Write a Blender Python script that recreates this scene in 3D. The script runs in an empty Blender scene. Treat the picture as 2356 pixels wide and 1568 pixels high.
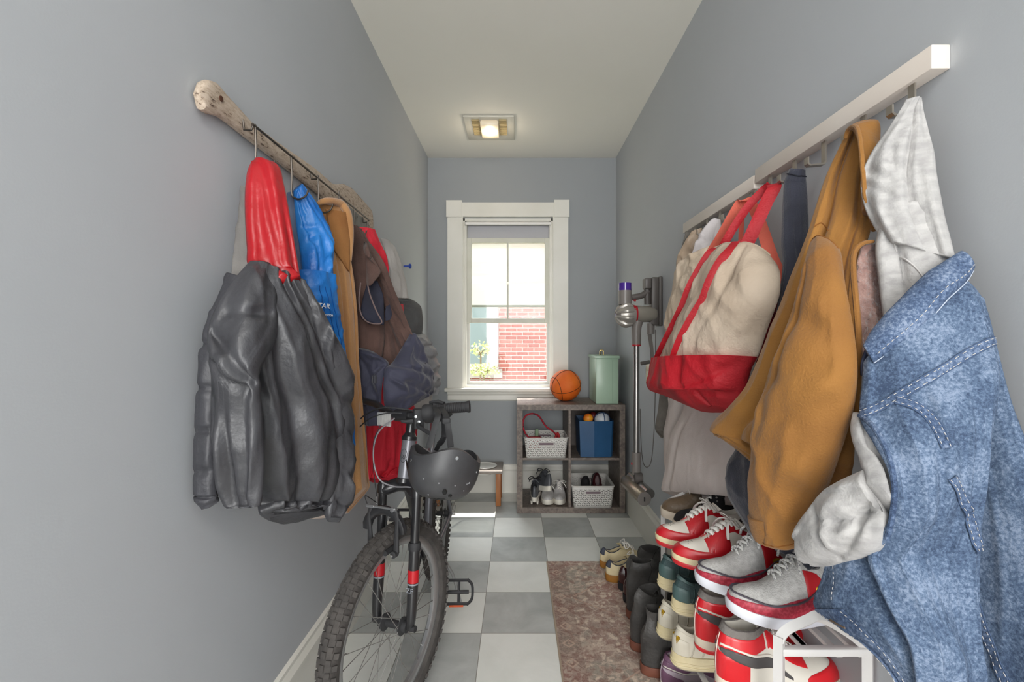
import bpy, bmesh, math, random
from mathutils import Vector, Matrix, noise
random.seed(7)
C = bpy.context.scene.collection
F = 1085.0; CX = 1189.0; CY = 779.0; CH = 1.178          # camera: focal in px, vanishing point, height
# ------------------------------------------------------------ camera, world, lights, exposure
cam = bpy.data.cameras.new('camera'); co = bpy.data.objects.new('camera', cam); C.objects.link(co)
cam.sensor_width = 36.0; cam.lens = 36.0*F/2356.0
cam.shift_x = -(CX-1178)/2356.0; cam.shift_y = -(784-CY)/2356.0
co.location = (0, 0, CH); co.rotation_euler = (math.pi/2, 0, 0); cam.clip_start = .02
bpy.context.scene.camera = co
vs = bpy.context.scene.view_settings
vs.view_transform = 'Standard'; vs.look = 'None'; vs.gamma = 1; vs.use_curve_mapping = False; vs.exposure = 0.58
w = bpy.data.worlds.new('world'); bpy.context.scene.world = w; w.use_nodes = True
bg = w.node_tree.nodes['Background']; bg.inputs[0].default_value = (.93, .965, 1, 1); bg.inputs[1].default_value = 2.3
def lamp(name, kind, loc, rot, energy, size=1, size_y=None, col=(1, 1, 1)):
    l = bpy.data.lights.new(name, kind); o = bpy.data.objects.new(name, l); C.objects.link(o)
    l.energy = energy; l.color = col; o.location = loc; o.rotation_euler = rot
    if kind == 'AREA':
        l.size = size
        if size_y: l.shape = 'RECTANGLE'; l.size_y = size_y
    if kind == 'SUN': l.angle = .01
    return o
sun = lamp('sun', 'SUN', (0, 8, 9), (0, 0, 0), 5.0, col=(1, .96, .9))
sun.rotation_euler = Vector((-.20, -.44, -1)).to_track_quat('-Z', 'Y').to_euler()
# daylight of the open room behind the camera, then added fill lamps for the near and window ends
lamp('room_light_behind', 'AREA', (0.04, -2.7, 1.25), (math.radians(101), 0, 0), 58, 1.4, 2.3, (1, .985, .96))
lamp('added_near_fill', 'AREA', (0.04, -.75, 2.5), (math.radians(12), 0, 0), 20, 1.1, 1.3, (1, .985, .96))  # added overhead fill, no such fixture known, brightens near walls and floor

lamp('added_window_fill', 'AREA', (-.07, 5.0, 3.7), Vector((0, -.75, -1)).to_track_quat('-Z', 'Y').to_euler(), 150, 1.6, 1.6, (.95, .98, 1))  # added area lamp outside, kept above the view, substitutes for skylight
# ------------------------------------------------------------ materials
def lin(c):
    if isinstance(c, str): c = [int(c[i:i+2], 16)/255 for i in (0, 2, 4)]
    return tuple((x/12.92 if x <= .04045 else ((x+.055)/1.055)**2.4) for x in c) + (1,)
_M = {}
def M(name, col, col2=None, scale=8, rough=.6, metal=0, bump=0, bscale=60, sheen=0, contrast=(.35, .65), stretch=(1, 1, 1),
      detail=4, trans=0, alpha=1, coat=0, emit=0, spec=.5, wrk=None):
    if name in _M: return _M[name]
    m = bpy.data.materials.new(name); m.use_nodes = True; nt = m.node_tree; N = nt.nodes; L = nt.links
    p = N['Principled BSDF']
    p.inputs['Base Color'].default_value = lin(col); p.inputs['Roughness'].default_value = rough
    p.inputs['Metallic'].default_value = metal; p.inputs['Specular IOR Level'].default_value = spec
    if sheen: p.inputs['Sheen Weight'].default_value = sheen; p.inputs['Sheen Roughness'].default_value = .5
    if coat: p.inputs['Coat Weight'].default_value = coat; p.inputs['Coat Roughness'].default_value = .15
    if trans: p.inputs['Transmission Weight'].default_value = trans
    if alpha < 1: p.inputs['Alpha'].default_value = alpha
    if emit: p.inputs['Emission Color'].default_value = lin(col); p.inputs['Emission Strength'].default_value = emit
    tc = N.new('ShaderNodeTexCoord'); mp = N.new('ShaderNodeMapping'); mp.inputs['Scale'].default_value = stretch
    L.new(tc.outputs['Object'], mp.inputs['Vector'])
    if col2 is not None:
        t = N.new('ShaderNodeTexNoise'); t.inputs['Scale'].default_value = scale; t.inputs['Detail'].default_value = detail
        r = N.new('ShaderNodeValToRGB'); r.color_ramp.elements[0].position = contrast[0]; r.color_ramp.elements[1].position = contrast[1]
        r.color_ramp.elements[0].color = lin(col); r.color_ramp.elements[1].color = lin(col2)
        L.new(mp.outputs[0], t.inputs['Vector']); L.new(t.outputs['Fac'], r.inputs['Fac']); L.new(r.outputs[0], p.inputs['Base Color'])
    if bump:
        t2 = N.new('ShaderNodeTexNoise'); t2.inputs['Scale'].default_value = bscale; t2.inputs['Detail'].default_value = 5
        b = N.new('ShaderNodeBump'); b.inputs['Strength'].default_value = bump; b.inputs['Distance'].default_value = .01
        L.new(tc.outputs['Object'], t2.inputs['Vector']); L.new(t2.outputs['Fac'], b.inputs['Height']); L.new(b.outputs[0], p.inputs['Normal'])
        if wrk:      # crisp fold creases: (scale, strength, vertical stretch)
            m3 = N.new('ShaderNodeMapping'); m3.inputs['Scale'].default_value = (1, 1, wrk[2]); m3.inputs['Rotation'].default_value = (.15, .2, 0); t3 = N.new('ShaderNodeTexNoise'); t3.noise_type = 'RIDGED_MULTIFRACTAL'
            t3.inputs['Scale'].default_value = wrk[0]; t3.inputs['Detail'].default_value = 2.2; t3.inputs['Roughness'].default_value = .45; t3.inputs['Distortion'].default_value = .5
            b3 = N.new('ShaderNodeBump'); b3.inputs['Strength'].default_value = wrk[1]; b3.inputs['Distance'].default_value = .035
            L.new(tc.outputs['Object'], m3.inputs[0]); L.new(m3.outputs[0], t3.inputs['Vector']); L.new(t3.outputs['Fac'], b3.inputs['Height']); L.new(b3.outputs[0], b.inputs['Normal'])
    _M[name] = m
    return m
# ------------------------------------------------------------ tree helpers
ROOT = {}
def thing(name, label, cat, loc=(0, 0, 0), group=None):
    o = bpy.data.objects.new(name, None); C.objects.link(o); o.location = loc; o.empty_display_size = .05
    o['label'] = label; o['category'] = cat
    if group: o['group'] = group
    ROOT[o.name] = Vector(loc)
    return o
def tag(o, label, cat, group=None):
    o['label'] = label; o['category'] = cat
    if group: o['group'] = group
    return o
def obj(name, bm, m, parent=None, smooth=True, label=None, local=False, origin=None, sharp=38):
    """bm is in world coordinates unless local; linked as one mesh object"""
    me = bpy.data.meshes.new(name)
    bmesh.ops.recalc_face_normals(bm, faces=bm.faces)
    off = Vector((0, 0, 0))
    if parent is not None and not local:
        off = ROOT[parent.name]
    elif parent is None and origin is not None: off = Vector(origin)
    if off.length: bmesh.ops.translate(bm, verts=bm.verts, vec=-off)
    bm.to_mesh(me); bm.free()
    for pp in me.polygons: pp.use_smooth = smooth
    if smooth and sharp: me.set_sharp_from_angle(angle=math.radians(sharp))
    o = bpy.data.objects.new(name, me); C.objects.link(o)
    if m is not None:
        for mm in (m if isinstance(m, (list, tuple)) else [m]): me.materials.append(mm)
    if parent is not None: o.parent = parent; ROOT[o.name] = Vector((0, 0, 0)) + ROOT[parent.name]
    elif origin is not None: o.location = origin
    if label: o['label'] = label
    return o
def struct(name, bm, m, smooth=False):
    o = obj(name, bm, m, None, smooth); o['kind'] = 'structure'; return o
def nb(): return bmesh.new()
def box(bm, lo, hi, bev=0, rot=None, about=None):
    lo = Vector(lo); hi = Vector(hi); c = (lo+hi)/2; s = hi-lo
    r = bmesh.ops.create_cube(bm, size=1, matrix=Matrix.Translation(c) @ Matrix.Diagonal((s.x, s.y, s.z, 1)))
    vs_ = r['verts']
    if bev:
        es = list({e for v in vs_ for e in v.link_edges})
        rr = bmesh.ops.bevel(bm, geom=es, offset=min(bev, min(s)*.45), segments=2, affect='EDGES', profile=.5)
        vs_ = list({v for f in rr['faces'] for v in f.verts} | {v for v in vs_ if v.is_valid})
    if rot is not None:
        bmesh.ops.rotate(bm, verts=vs_, cent=about if about is not None else c, matrix=rot)
    return vs_
def cr(pts, n):
    """Catmull-Rom through pts (vectors or tuples of any length), n samples"""
    k = len(pts); out = []
    if k == 2: return [Vector(pts[0]).lerp(Vector(pts[1]), i/(n-1)) for i in range(n)] if len(pts[0]) <= 4 else [[a+(b-a)*i/(n-1) for a, b in zip(*pts)] for i in range(n)]
    for i in range(n):
        t = i/(n-1)*(k-1); j = min(int(t), k-2); f = t-j
        p0, p1, p2, p3 = pts[max(j-1, 0)], pts[j], pts[j+1], pts[min(j+2, k-1)]
        v = [.5*((2*b)+(-a+c)*f+(2*a-5*b+4*c-d)*f*f+(-a+3*b-3*c+d)*f**3) for a, b, c, d in zip(p0, p1, p2, p3)]
        out.append(v)
    return out
def tube(bm, pts, r, n=8, closed=False, caps=True, flat=None, smooth=0, up=None):
    """sweep; r float or list; flat=(a,b) gives an elliptical / strap section; smooth = samples"""
    if smooth: 
        k = len(pts)
        if isinstance(r, (list, tuple)):
            q = cr([tuple(p)+(rr,) for p, rr in zip(pts, r)], smooth); pts = [Vector(x[:3]) for x in q]; r = [x[3] for x in q]
        else: pts = [Vector(x) for x in cr([tuple(p) for p in pts], smooth)]
    pts = [Vector(p) for p in pts]; k = len(pts); rings = []
    a = None
    for i, p in enumerate(pts):
        if closed: t = pts[(i+1) % k]-pts[i-1]
        else: t = pts[min(i+1, k-1)]-pts[max(i-1, 0)]
        if t.length < 1e-9: t = Vector((0, 0, 1))
        t.normalize()
        if up is not None: a = Vector(up)-t*t.dot(Vector(up))
        elif a is None: a = t.orthogonal()
        else: a = a-t*t.dot(a)
        if a.length < 1e-6: a = t.orthogonal()
        a.normalize(); b = t.cross(a)
        rr = r[i] if isinstance(r, (list, tuple)) else r
        ra, rb = (rr*flat[0], rr*flat[1]) if flat else (rr, rr)
        rings.append([bm.verts.new(p+a*ra*math.cos(2*math.pi*j/n)+b*rb*math.sin(2*math.pi*j/n)) for j in range(n)])
    m = k if closed else k-1
    for i in range(m):
        A, B = rings[i], rings[(i+1) % k]
        for j in range(n): bm.faces.new((A[j], A[(j+1) % n], B[(j+1) % n], B[j]))
    if not closed and caps:
        bm.faces.new(rings[0][::-1]); bm.faces.new(rings[-1])
    return rings
def lathe(bm, prof, mat=None, n=32):
    """prof [(r,z)...] about local z, mat places it"""
    rings = []; mat = mat or Matrix.Identity(4)
    for r, z in prof:
        if r < 1e-5: rings.append([bm.verts.new(mat @ Vector((0, 0, z)))])
        else: rings.append([bm.verts.new(mat @ Vector((r*math.cos(2*math.pi*j/n), r*math.sin(2*math.pi*j/n), z))) for j in range(n)])
    for A, B in zip(rings, rings[1:]):
        if len(A) == 1 and len(B) == 1: continue
        for j in range(n):
            if len(A) == 1: bm.faces.new((A[0], B[j], B[(j+1) % n]))
            elif len(B) == 1: bm.faces.new((A[j], B[0], A[(j+1) % n]))
            else: bm.faces.new((A[j], A[(j+1) % n], B[(j+1) % n], B[j]))
    if len(rings[0]) > 1: bm.faces.new(rings[0][::-1])
    if len(rings[-1]) > 1: bm.faces.new(rings[-1])
def axis(p, d):
    d = Vector(d).normalized(); return Matrix.Translation(p) @ d.to_track_quat('Z', 'Y').to_matrix().to_4x4()
def cyl(bm, a, b, r, n=16, r2=None):
    a = Vector(a); b = Vector(b); lathe(bm, [(r, 0), (r if r2 is None else r2, (b-a).length)], axis(a, b-a), n)
def prism(bm, poly, fn, d0, d1):
    """extrude 2D poly (list of (u,v)); fn(u,v,d)->point"""
    A = [bm.verts.new(fn(u, v, d0)) for u, v in poly]; B = [bm.verts.new(fn(u, v, d1)) for u, v in poly]
    k = len(poly); bm.faces.new(A[::-1]); bm.faces.new(B)
    for i in range(k): bm.faces.new((A[i], A[(i+1) % k], B[(i+1) % k], B[i]))
def sheet(bm, grid, th, nrm=None):
    """grid[i][j] points -> closed thick sheet"""
    I = len(grid); J = len(grid[0]); G = [[Vector(p) for p in r] for r in grid]; A = []; B = []
    for i in range(I):
        ra = []; rb = []
        for j in range(J):
            t1 = G[min(i+1, I-1)][j]-G[max(i-1, 0)][j]; t2 = G[i][min(j+1, J-1)]-G[i][max(j-1, 0)]
            nn = t1.cross(t2); nn = nn.normalized() if nn.length > 1e-12 else Vector((0, 0, 0))
            ra.append(bm.verts.new(G[i][j])); rb.append(bm.verts.new(G[i][j]+nn*th))
        A.append(ra); B.append(rb)
    for i in range(I-1):
        for j in range(J-1):
            bm.faces.new((A[i][j], A[i][j+1], A[i+1][j+1], A[i+1][j])); bm.faces.new((B[i][j], B[i+1][j], B[i+1][j+1], B[i][j+1]))
    for i in range(I-1):
        bm.faces.new((A[i][0], A[i+1][0], B[i+1][0], B[i][0])); bm.faces.new((A[i][-1], B[i][-1], B[i+1][-1], A[i+1][-1]))
    for j in range(J-1):
        bm.faces.new((A[0][j], B[0][j], B[0][j+1], A[0][j+1])); bm.faces.new((A[-1][j], A[-1][j+1], B[-1][j+1], B[-1][j]))
XL = -.683; XR = .763; YB = 3.63; ZC = 2.57              # wall planes
def PX(px, py, X):
    """the point of the plane at distance X from the hall's axis seen at a photo position"""
    Y = F*X/(px-CX); return Vector((X, Y, CH-(py-CY)/F*Y))
def PY(px, py, Y): return Vector(((px-CX)/F*Y, Y, CH-(py-CY)/F*Y))
def LW(px, py, d): return PX(px, py, XL+d)               # d metres off the left wall
def RW(px, py, d): return PX(px, py, XR-d)
FONT = None
def text(name, s, size, mat4, m, parent, ext=.0006, bend=None):
    cu = bpy.data.curves.new(name, 'FONT'); cu.body = s; cu.size = size; cu.extrude = ext; cu.align_x = 'CENTER'; cu.align_y = 'CENTER'
    t = bpy.data.objects.new(name, cu); C.objects.link(t)
    dg = bpy.context.evaluated_depsgraph_get(); me = bpy.data.meshes.new_from_object(t.evaluated_get(dg))
    bpy.data.objects.remove(t); me.transform(mat4)
    if bend: 
        for v in me.vertices: v.co = bend(v.co)
    if parent is not None: me.transform(Matrix.Translation(-ROOT[parent.name]))
    me.materials.clear(); me.materials.append(m)
    o = bpy.data.objects.new(name, me); C.objects.link(o); o.parent = parent
    return o
# ============================================================ ROOM
def wallmat(name, c1, c2):
    m = M(name, c1, c2, scale=1.6, rough=.75, bump=.025, bscale=240, contrast=(.2, .8)); return m
m_wall = wallmat('wall_paint', 'b1b5b9', 'b8bbbf'); m_wallb = wallmat('wall_paint_shaded', '979b9e', '9da1a3')  # window wall is the same paint, its dimness put into a darker colour
m_ceil = wallmat('ceiling_paint', 'ebe8de', 'efece4'); m_trim = M('trim_paint', 'dedcd2', 'e6e4dc', scale=3, rough=.4)
def floormat():
    m = bpy.data.materials.new('vinyl_tile'); m.use_nodes = True; N = m.node_tree.nodes; L = m.node_tree.links; p = N['Principled BSDF']
    tc = N.new('ShaderNodeTexCoord'); mp = N.new('ShaderNodeMapping'); mp.vector_type = 'POINT'
    mp.inputs['Location'].default_value = (-.163/.3048+1, -2.803/.3048, .1); mp.inputs['Scale'].default_value = (1/.3048,)*2+(.01,)
    ck = N.new('ShaderNodeTexChecker'); ck.inputs['Scale'].default_value = 1
    L.new(tc.outputs['Object'], mp.inputs[0]); L.new(mp.outputs[0], ck.inputs[0])
    def marb(a, b, sc):
        t = N.new('ShaderNodeTexNoise'); t.inputs['Scale'].default_value = sc; t.inputs['Detail'].default_value = 7; t.inputs['Roughness'].default_value = .6
        t.inputs['Distortion'].default_value = .6
        r = N.new('ShaderNodeValToRGB'); r.color_ramp.elements[0].position = .3; r.color_ramp.elements[1].position = .7
        r.color_ramp.elements[0].color = lin(a); r.color_ramp.elements[1].color = lin(b)
        L.new(tc.outputs['Object'], t.inputs['Vector']); L.new(t.outputs['Fac'], r.inputs[0]); return r
    d = marb('a1a5a3', 'bfc2c0', 6); l = marb('dfe1dc', 'ebece8', 5)
    mx = N.new('ShaderNodeMix'); mx.data_type = 'RGBA'
    L.new(ck.outputs['Fac'], mx.inputs['Factor']); L.new(l.outputs[0], mx.inputs[6]); L.new(d.outputs[0], mx.inputs[7])
    # thin dark joints
    def joint(out):
        fr = N.new('ShaderNodeMath'); fr.operation = 'FRACT'; L.new(out, fr.inputs[0])
        s = N.new('ShaderNodeMath'); s.operation = 'SUBTRACT'; s.inputs[1].default_value = .5; L.new(fr.outputs[0], s.inputs[0])
        ab = N.new('ShaderNodeMath'); ab.operation = 'ABSOLUTE'; L.new(s.outputs[0], ab.inputs[0])
        g = N.new('ShaderNodeMath'); g.operation = 'GREATER_THAN'; g.inputs[1].default_value = .4955; L.new(ab.outputs[0], g.inputs[0]); return g
    sp = N.new('ShaderNodeSeparateXYZ'); L.new(mp.outputs[0], sp.inputs[0])
    a = joint(sp.outputs[0]); b = joint(sp.outputs[1]); mxj = N.new('ShaderNodeMath'); mxj.operation = 'MAXIMUM'
    L.new(a.outputs[0], mxj.inputs[0]); L.new(b.outputs[0], mxj.inputs[1])
    m2 = N.new('ShaderNodeMix'); m2.data_type = 'RGBA'; L.new(mxj.outputs[0], m2.inputs['Factor']); L.new(mx.outputs[2], m2.inputs[6]); m2.inputs[7].default_value = lin('7f7d74')
    L.new(m2.outputs[2], p.inputs['Base Color']); p.inputs['Roughness'].default_value = .38
    t = N.new('ShaderNodeTexNoise'); t.inputs['Scale'].default_value = 25; bp = N.new('ShaderNodeBump'); bp.inputs['Strength'].default_value = .08; bp.inputs['Distance'].default_value = .01
    L.new(tc.outputs['Object'], t.inputs['Vector']); L.new(t.outputs['Fac'], bp.inputs['Height']); L.new(bp.outputs[0], p.inputs['Normal'])
    return m
Y0 = -2.9; T = .12
b = nb(); box(b, (XL-T, Y0, -.08), (XR+T, YB+T, 0)); struct('floor', b, floormat())
b = nb(); box(b, (XL-T, Y0, ZC), (XR+T, YB+T, ZC+.1)); struct('ceiling', b, m_ceil)
b = nb(); box(b, (XL-T, Y0, 0), (XL, YB+T, ZC)); wl = struct('wall_left', b, m_wall)
b = nb(); box(b, (XR, Y0, 0), (XR+T, YB+T, ZC)); struct('wall_right', b, m_wall)
# window opening
WX0, WX1, WZ0, WZ1 = -.412, .277, .80, 2.105
b = nb()
box(b, (XL, YB, 0), (WX0, YB+T, ZC)); box(b, (WX1, YB, 0), (XR, YB+T, ZC)); box(b, (WX0, YB, 0), (WX1, YB+T, WZ0)); box(b, (WX0, YB, WZ1), (WX1, YB+T, ZC))
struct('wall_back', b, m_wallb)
# baseboards: tall board with a moulded cap
def base_profile(): return [(0, 0), (.016, 0), (.016, .165), (.022, .17), (.022, .182), (.012, .2), (.012, .212), (0, .216)]
b = nb(); prism(b, base_profile(), lambda u, v, d: Vector((XL+u, d, v)), Y0, YB); struct('baseboard_left', b, m_trim)
b = nb(); prism(b, base_profile(), lambda u, v, d: Vector((XR-u, d, v)), Y0, YB); struct('baseboard_right', b, m_trim)
b = nb(); prism(b, base_profile(), lambda u, v, d: Vector((d, YB-u, v)), XL+.016, XR-.016); struct('baseboard_back', b, m_trim)
# ---- window
def par(name, bm, m, parent, **k):
    o = obj(name, bm, m, parent, k.get('smooth', False)); return o
win = bpy.data.objects.new('window_1', None); C.objects.link(win); win.location = (-.067, YB, WZ0); win['kind'] = 'structure'; ROOT['window_1'] = Vector(win.location)
b = nb()
box(b, (-.532, YB-.02, .80), (WX0, YB, 2.112), .002); box(b, (WX1, YB-.02, .80), (.395, YB, 2.112), .002)
box(b, (WX0-.01, YB-.022, 2.112), (WX1+.01, YB, 2.222), .002); box(b, (-.54, YB-.03, 2.108), (-.42, YB, 2.237), .002); box(b, (.285, YB-.03, 2.108), (.403, YB, 2.24), .002)
par('casing', b, m_trim, win)
b = nb(); box(b, (-.55, YB-.055, .776), (.42, YB+.05, .802), .004)
prism(b, [(0, .776), (.034, .776), (.028, .755), (.016, .745), (.016, .712), (0, .70)], lambda u, v, d: Vector((d, YB-u, v)), -.53, .40); par('sill', b, m_trim, win)
b = nb()   # jamb liners with stepped stops
for s, x in ((1, WX0), (-1, WX1)):
    box(b, (min(x, x+s*.012), YB, WZ0), (max(x, x+s*.012), YB+T, WZ1)); box(b, (min(x, x+s*.024), YB+.018, WZ0), (max(x, x+s*.024), YB+.032, WZ1)); box(b, (min(x, x+s*.018), YB+.052, WZ0), (max(x, x+s*.018), YB+.06, WZ1))
box(b, (WX0, YB, WZ1-.02), (WX1, YB+T, WZ1)); box(b, (WX0, YB+.018, WZ1-.03), (WX1, YB+.03, WZ1)); box(b, (WX0, YB+.02, WZ0), (WX1, YB+T, WZ0+.02))
par('jamb', b, m_trim, win)
m_glass = bpy.data.materials.new('pane_glass'); m_glass.use_nodes = True
N = m_glass.node_tree.nodes; L = m_glass.node_tree.links; N.remove(N['Principled BSDF'])
tr = N.new('ShaderNodeBsdfTransparent'); gl = N.new('ShaderNodeBsdfGlossy'); gl.inputs['Roughness'].default_value = .02; mxs = N.new('ShaderNodeMixShader'); mxs.inputs[0].default_value = .012
L.new(tr.outputs[0], mxs.inputs[1]); L.new(gl.outputs[0], mxs.inputs[2]); L.new(mxs.outputs[0], N['Material Output'].inputs[0])
# raised lower sash with its muntin (nearer) and the outer sash behind
Ys = YB+.036; m_sash = M('sash_paint', 'cfcebf', 'd6d5c8', rough=.45)
x0, x1 = -.389, .256; z0, z1 = 1.302, 1.962
b = nb()
box(b, (x0, Ys, z0), (x0+.038, Ys+.032, z1), .002); box(b, (x1-.038, Ys, z0), (x1, Ys+.032, z1), .002)
box(b, (x0+.038, Ys, z1-.038), (x1-.038, Ys+.032, z1), .002); box(b, (x0+.038, Ys, z0), (x1-.038, Ys+.032, z0+.036), .002)
par('sash_frame', b, m_sash, win)
b = nb(); xm = (1168-1189)/F*(YB+.04); box(b, (xm-.0075, Ys+.004, z0+.036), (xm+.0075, Ys+.028, z1-.038), .002); par('muntin', b, m_sash, win)
b = nb(); cyl(b, (xm, Ys-.004, 1.61), (xm, Ys+.01, 1.61), .011, 16); cyl(b, (xm, Ys-.012, 1.61), (xm, Ys, 1.61), .005, 12); par('sash_lock', b, M('lock_metal', 'b9b6a8', rough=.35, metal=.5), win)
b = nb(); box(b, (x0+.036, Ys+.014, z0+.03), (x1-.036, Ys+.018, z1-.034)); par('upper_pane', b, m_glass, win)
b = nb(); Yo = YB+.075   # outer sash stiles seen below
box(b, (WX0+.018, Yo, WZ0+.02), (WX0+.042, Yo+.03, WZ1-.02)); box(b, (WX1-.042, Yo, WZ0+.02), (WX1-.018, Yo+.03, WZ1-.02)); box(b, (WX0+.042, Yo, WZ0+.02), (WX1-.042, Yo+.03, WZ0+.045)); box(b, (WX0+.042, Yo, 1.965), (WX1-.042, Yo+.03, WZ1-.02))
par('outer_frame', b, M('outer_sash', 'c9c8c4', rough=.5), win)
b = nb(); box(b, (WX0+.04, Yo+.012, WZ0+.04), (WX1-.04, Yo+.016, 1.97)); par('lower_pane', b, m_glass, win)
# translucent roller shade drawn half way behind the sash: a thing of its own
sh = thing('roller_shade', 'sheer white roller shade pulled halfway down behind the window sash', 'window shade', (-.067, YB+.058, 2.05))
m_sh = bpy.data.materials.new('sheer_cloth'); m_sh.use_nodes = True; N = m_sh.node_tree.nodes; L = m_sh.node_tree.links; N.remove(N['Principled BSDF'])
tr = N.new('ShaderNodeBsdfTransparent'); tr.inputs[0].default_value = (.97, .97, .93, 1); tl = N.new('ShaderNodeBsdfTranslucent'); tl.inputs[0].default_value = (.62, .62, .56, 1); df = N.new('ShaderNodeBsdfDiffuse'); df.inputs[0].default_value = (.6, .6, .55, 1)
m1 = N.new('ShaderNodeMixShader'); m1.inputs[0].default_value = .45; m2 = N.new('ShaderNodeMixShader'); m2.inputs[0].default_value = .62
L.new(tl.outputs[0], m1.inputs[1]); L.new(df.outputs[0], m1.inputs[2]); L.new(tr.outputs[0], m2.inputs[1]); L.new(m1.outputs[0], m2.inputs[2]); L.new(m2.outputs[0], N['Material Output'].inputs[0])
b = nb(); box(b, (WX0+.03, YB+.070, 1.44), (WX1-.03, YB+.0712, 1.955)); obj('shade_cloth', b, m_sh, sh, False)
b = nb(); cyl(b, (WX0+.016, YB+.005, 2.066), (WX1-.016, YB+.005, 2.066), .013, 20); obj('roller_tube', b, M('roller_white', 'eceae6', rough=.35), sh)
b = nb(); box(b, (WX0+.03, YB+.066, 1.425), (WX1-.03, YB+.0745, 1.443), .002); obj('bottom_bar', b, M('shade_bar', 'a9b0a0', rough=.5), sh, label='grey green bottom bar')
b = nb(); box(b, (WX0+.03, YB+.050, 1.93), (WX1-.03, YB+.053, 2.06)); obj('headrail_cloth', b, M('shade_grey', 'b9b9bd', rough=.7), sh)
for x in (WX0+.013, WX1-.016):
    b = nb(); box(b, (x, YB-.002, 2.055), (x+.003, YB+.02, 2.078)); obj('bracket', b, M('bracket_metal', '6d6a60', rough=.4, metal=.6), sh)
# ---- ceiling fan light
v = thing('ceiling_fan_light', 'square white ceiling exhaust fan with lit lamp between two grilles', 'ceiling fan light', (0, 2.9, ZC))
def cz(px, py): Yv = (ZC-CH)*F/(CY-py); return Vector(((px-CX)/F*Yv, Yv, ZC))
a0 = cz(1067, 264); a1 = cz(1184, 319); X0v, X1v = a0.x-.0, a0.x+.355; Y1v = cz(1070, 264).y; Y0v = cz(1078, 319).y
Xa, Xb = cz(1078, 319).x, cz(1184, 319).x
Yn, Yf = min(Y0v, Y1v), max(Y0v, Y1v); xa, xb = Xa, Xb
xm_ = (xa+xb)/2; lw = .062; ix0, ix1 = xa+.05, xb-.05; iy0, iy1 = Yn+.03, Yf-.09
b = nb(); box(b, (xa, Yn, ZC-.012), (xb, Yf, ZC), .01)
obj('cover_frame', b, M('fan_plastic', 'd9d5c9', rough=.45), v)
for s in (-1, 1):
    g0, g1 = (ix0, xm_-lw) if s < 0 else (xm_+lw, ix1)
    b = nb(); k = 13
    for i in range(k):
        y = iy0+(iy1-iy0)*i/k; box(b, (g0, y, ZC-.02), (g1, y+(iy1-iy0)/k*.5, ZC-.011))
    gr_ = obj('grille', b, M('grille_tan', 'b9a77c', rough=.6), v, False, label='tan slatted grille')
    b = nb(); box(b, (g0, iy0, ZC-.0135), (g1, iy1, ZC-.0118)); obj('grille_backing', b, M('grille_dark', '5d4d33', rough=.8), gr_, False)
b = nb(); box(b, (xm_-lw*.95, iy0+.01, ZC-.045), (xm_+lw*.95, iy1-.01, ZC-.01), .012)
m_lens = bpy.data.materials.new('lamp_lens'); m_lens.use_nodes = True; N = m_lens.node_tree.nodes; L = m_lens.node_tree.links; p = N['Principled BSDF']
tc = N.new('ShaderNodeTexCoord'); p.inputs['Base Color'].default_value = lin('e8ddc6'); p.inputs['Roughness'].default_value = .35
p.inputs['Emission Color'].default_value = (1, .72, .42, 1); p.inputs['Emission Strength'].default_value = .10
obj('lamp_lens', b, m_lens, v)
lamp('fan_lamp', 'POINT', (xm_, (iy0+iy1)/2, ZC-.09), (0, 0, 0), .8, col=(1, .85, .66)).data.shadow_soft_size = .04
b = nb(); box(b, (xm_-.028, (iy0+iy1)/2-.02, ZC-.048), (xm_+.028, (iy0+iy1)/2+.02, ZC-.0445), .0015); obj('bulb_glow', b, M('bulb_glow', 'ffd9a0', emit=.8), v)
# ---- wall outlet at the far right
ou = thing('wall_outlet', 'cream double wall outlet behind the vacuum wand', 'outlet', (XR, 2.72, .98))
b = nb(); box(b, (XR-.006, 2.69, .92), (XR, 2.77, 1.05), .003); obj('cover_plate', b, M('outlet_cream', 'd9cfb8', rough=.4), ou)
for z in (.963, 1.007):
    b = nb(); box(b, (XR-.008, 2.71, z-.014), (XR-.005, 2.75, z+.014), .003); s_ = obj('socket', b, M('socket_cream', 'cbbf9f', rough=.4), ou)
# ---- outside: brick house across the yard
def brickmat():
    m = bpy.data.materials.new('red_brick'); m.use_nodes = True; N = m.node_tree.nodes; L = m.node_tree.links; p = N['Principled BSDF']
    tc = N.new('ShaderNodeTexCoord'); mp = N.new('ShaderNodeMapping'); mp.inputs['Rotation'].default_value = (math.pi/2, 0, 0)
    bt = N.new('ShaderNodeTexBrick'); bt.inputs['Scale'].default_value = 1; bt.inputs['Brick Width'].default_value = .21; bt.inputs['Row Height'].default_value = .073; bt.inputs['Mortar Size'].default_value = .007
    bt.inputs['Color1'].default_value = lin('8f4a40'); bt.inputs['Color2'].default_value = lin('a5655a'); bt.inputs['Mortar'].default_value = lin('b3a79d'); bt.inputs['Bias'].default_value = 0
    L.new(tc.outputs['Object'], mp.inputs[0]); L.new(mp.outputs[0], bt.inputs[0]); L.new(bt.outputs[0], p.inputs['Base Color']); p.inputs['Roughness'].default_value = .9
    return m
HY = 8.7
hs = thing('neighbour_house', 'red brick neighbouring house wall seen through the window', 'house', (0, HY, -.3))
b = nb(); box(b, (-3, HY, -.4), (3, HY+.3, 5.4)); obj('brick_wall', b, brickmat(), hs, False)
m_w = M('house_white', 'b9b6b0', rough=.6)
xr = (1147-1189)/F*HY; zs = CH-(848-CY)/F*HY; zt = CH-(640-CY)/F*HY
wf = nb(); box(wf, (xr-1.1, HY-.05, zs), (xr, HY, zt+.02)); wfo = obj('house_window', wf, m_w, hs, False)
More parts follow.
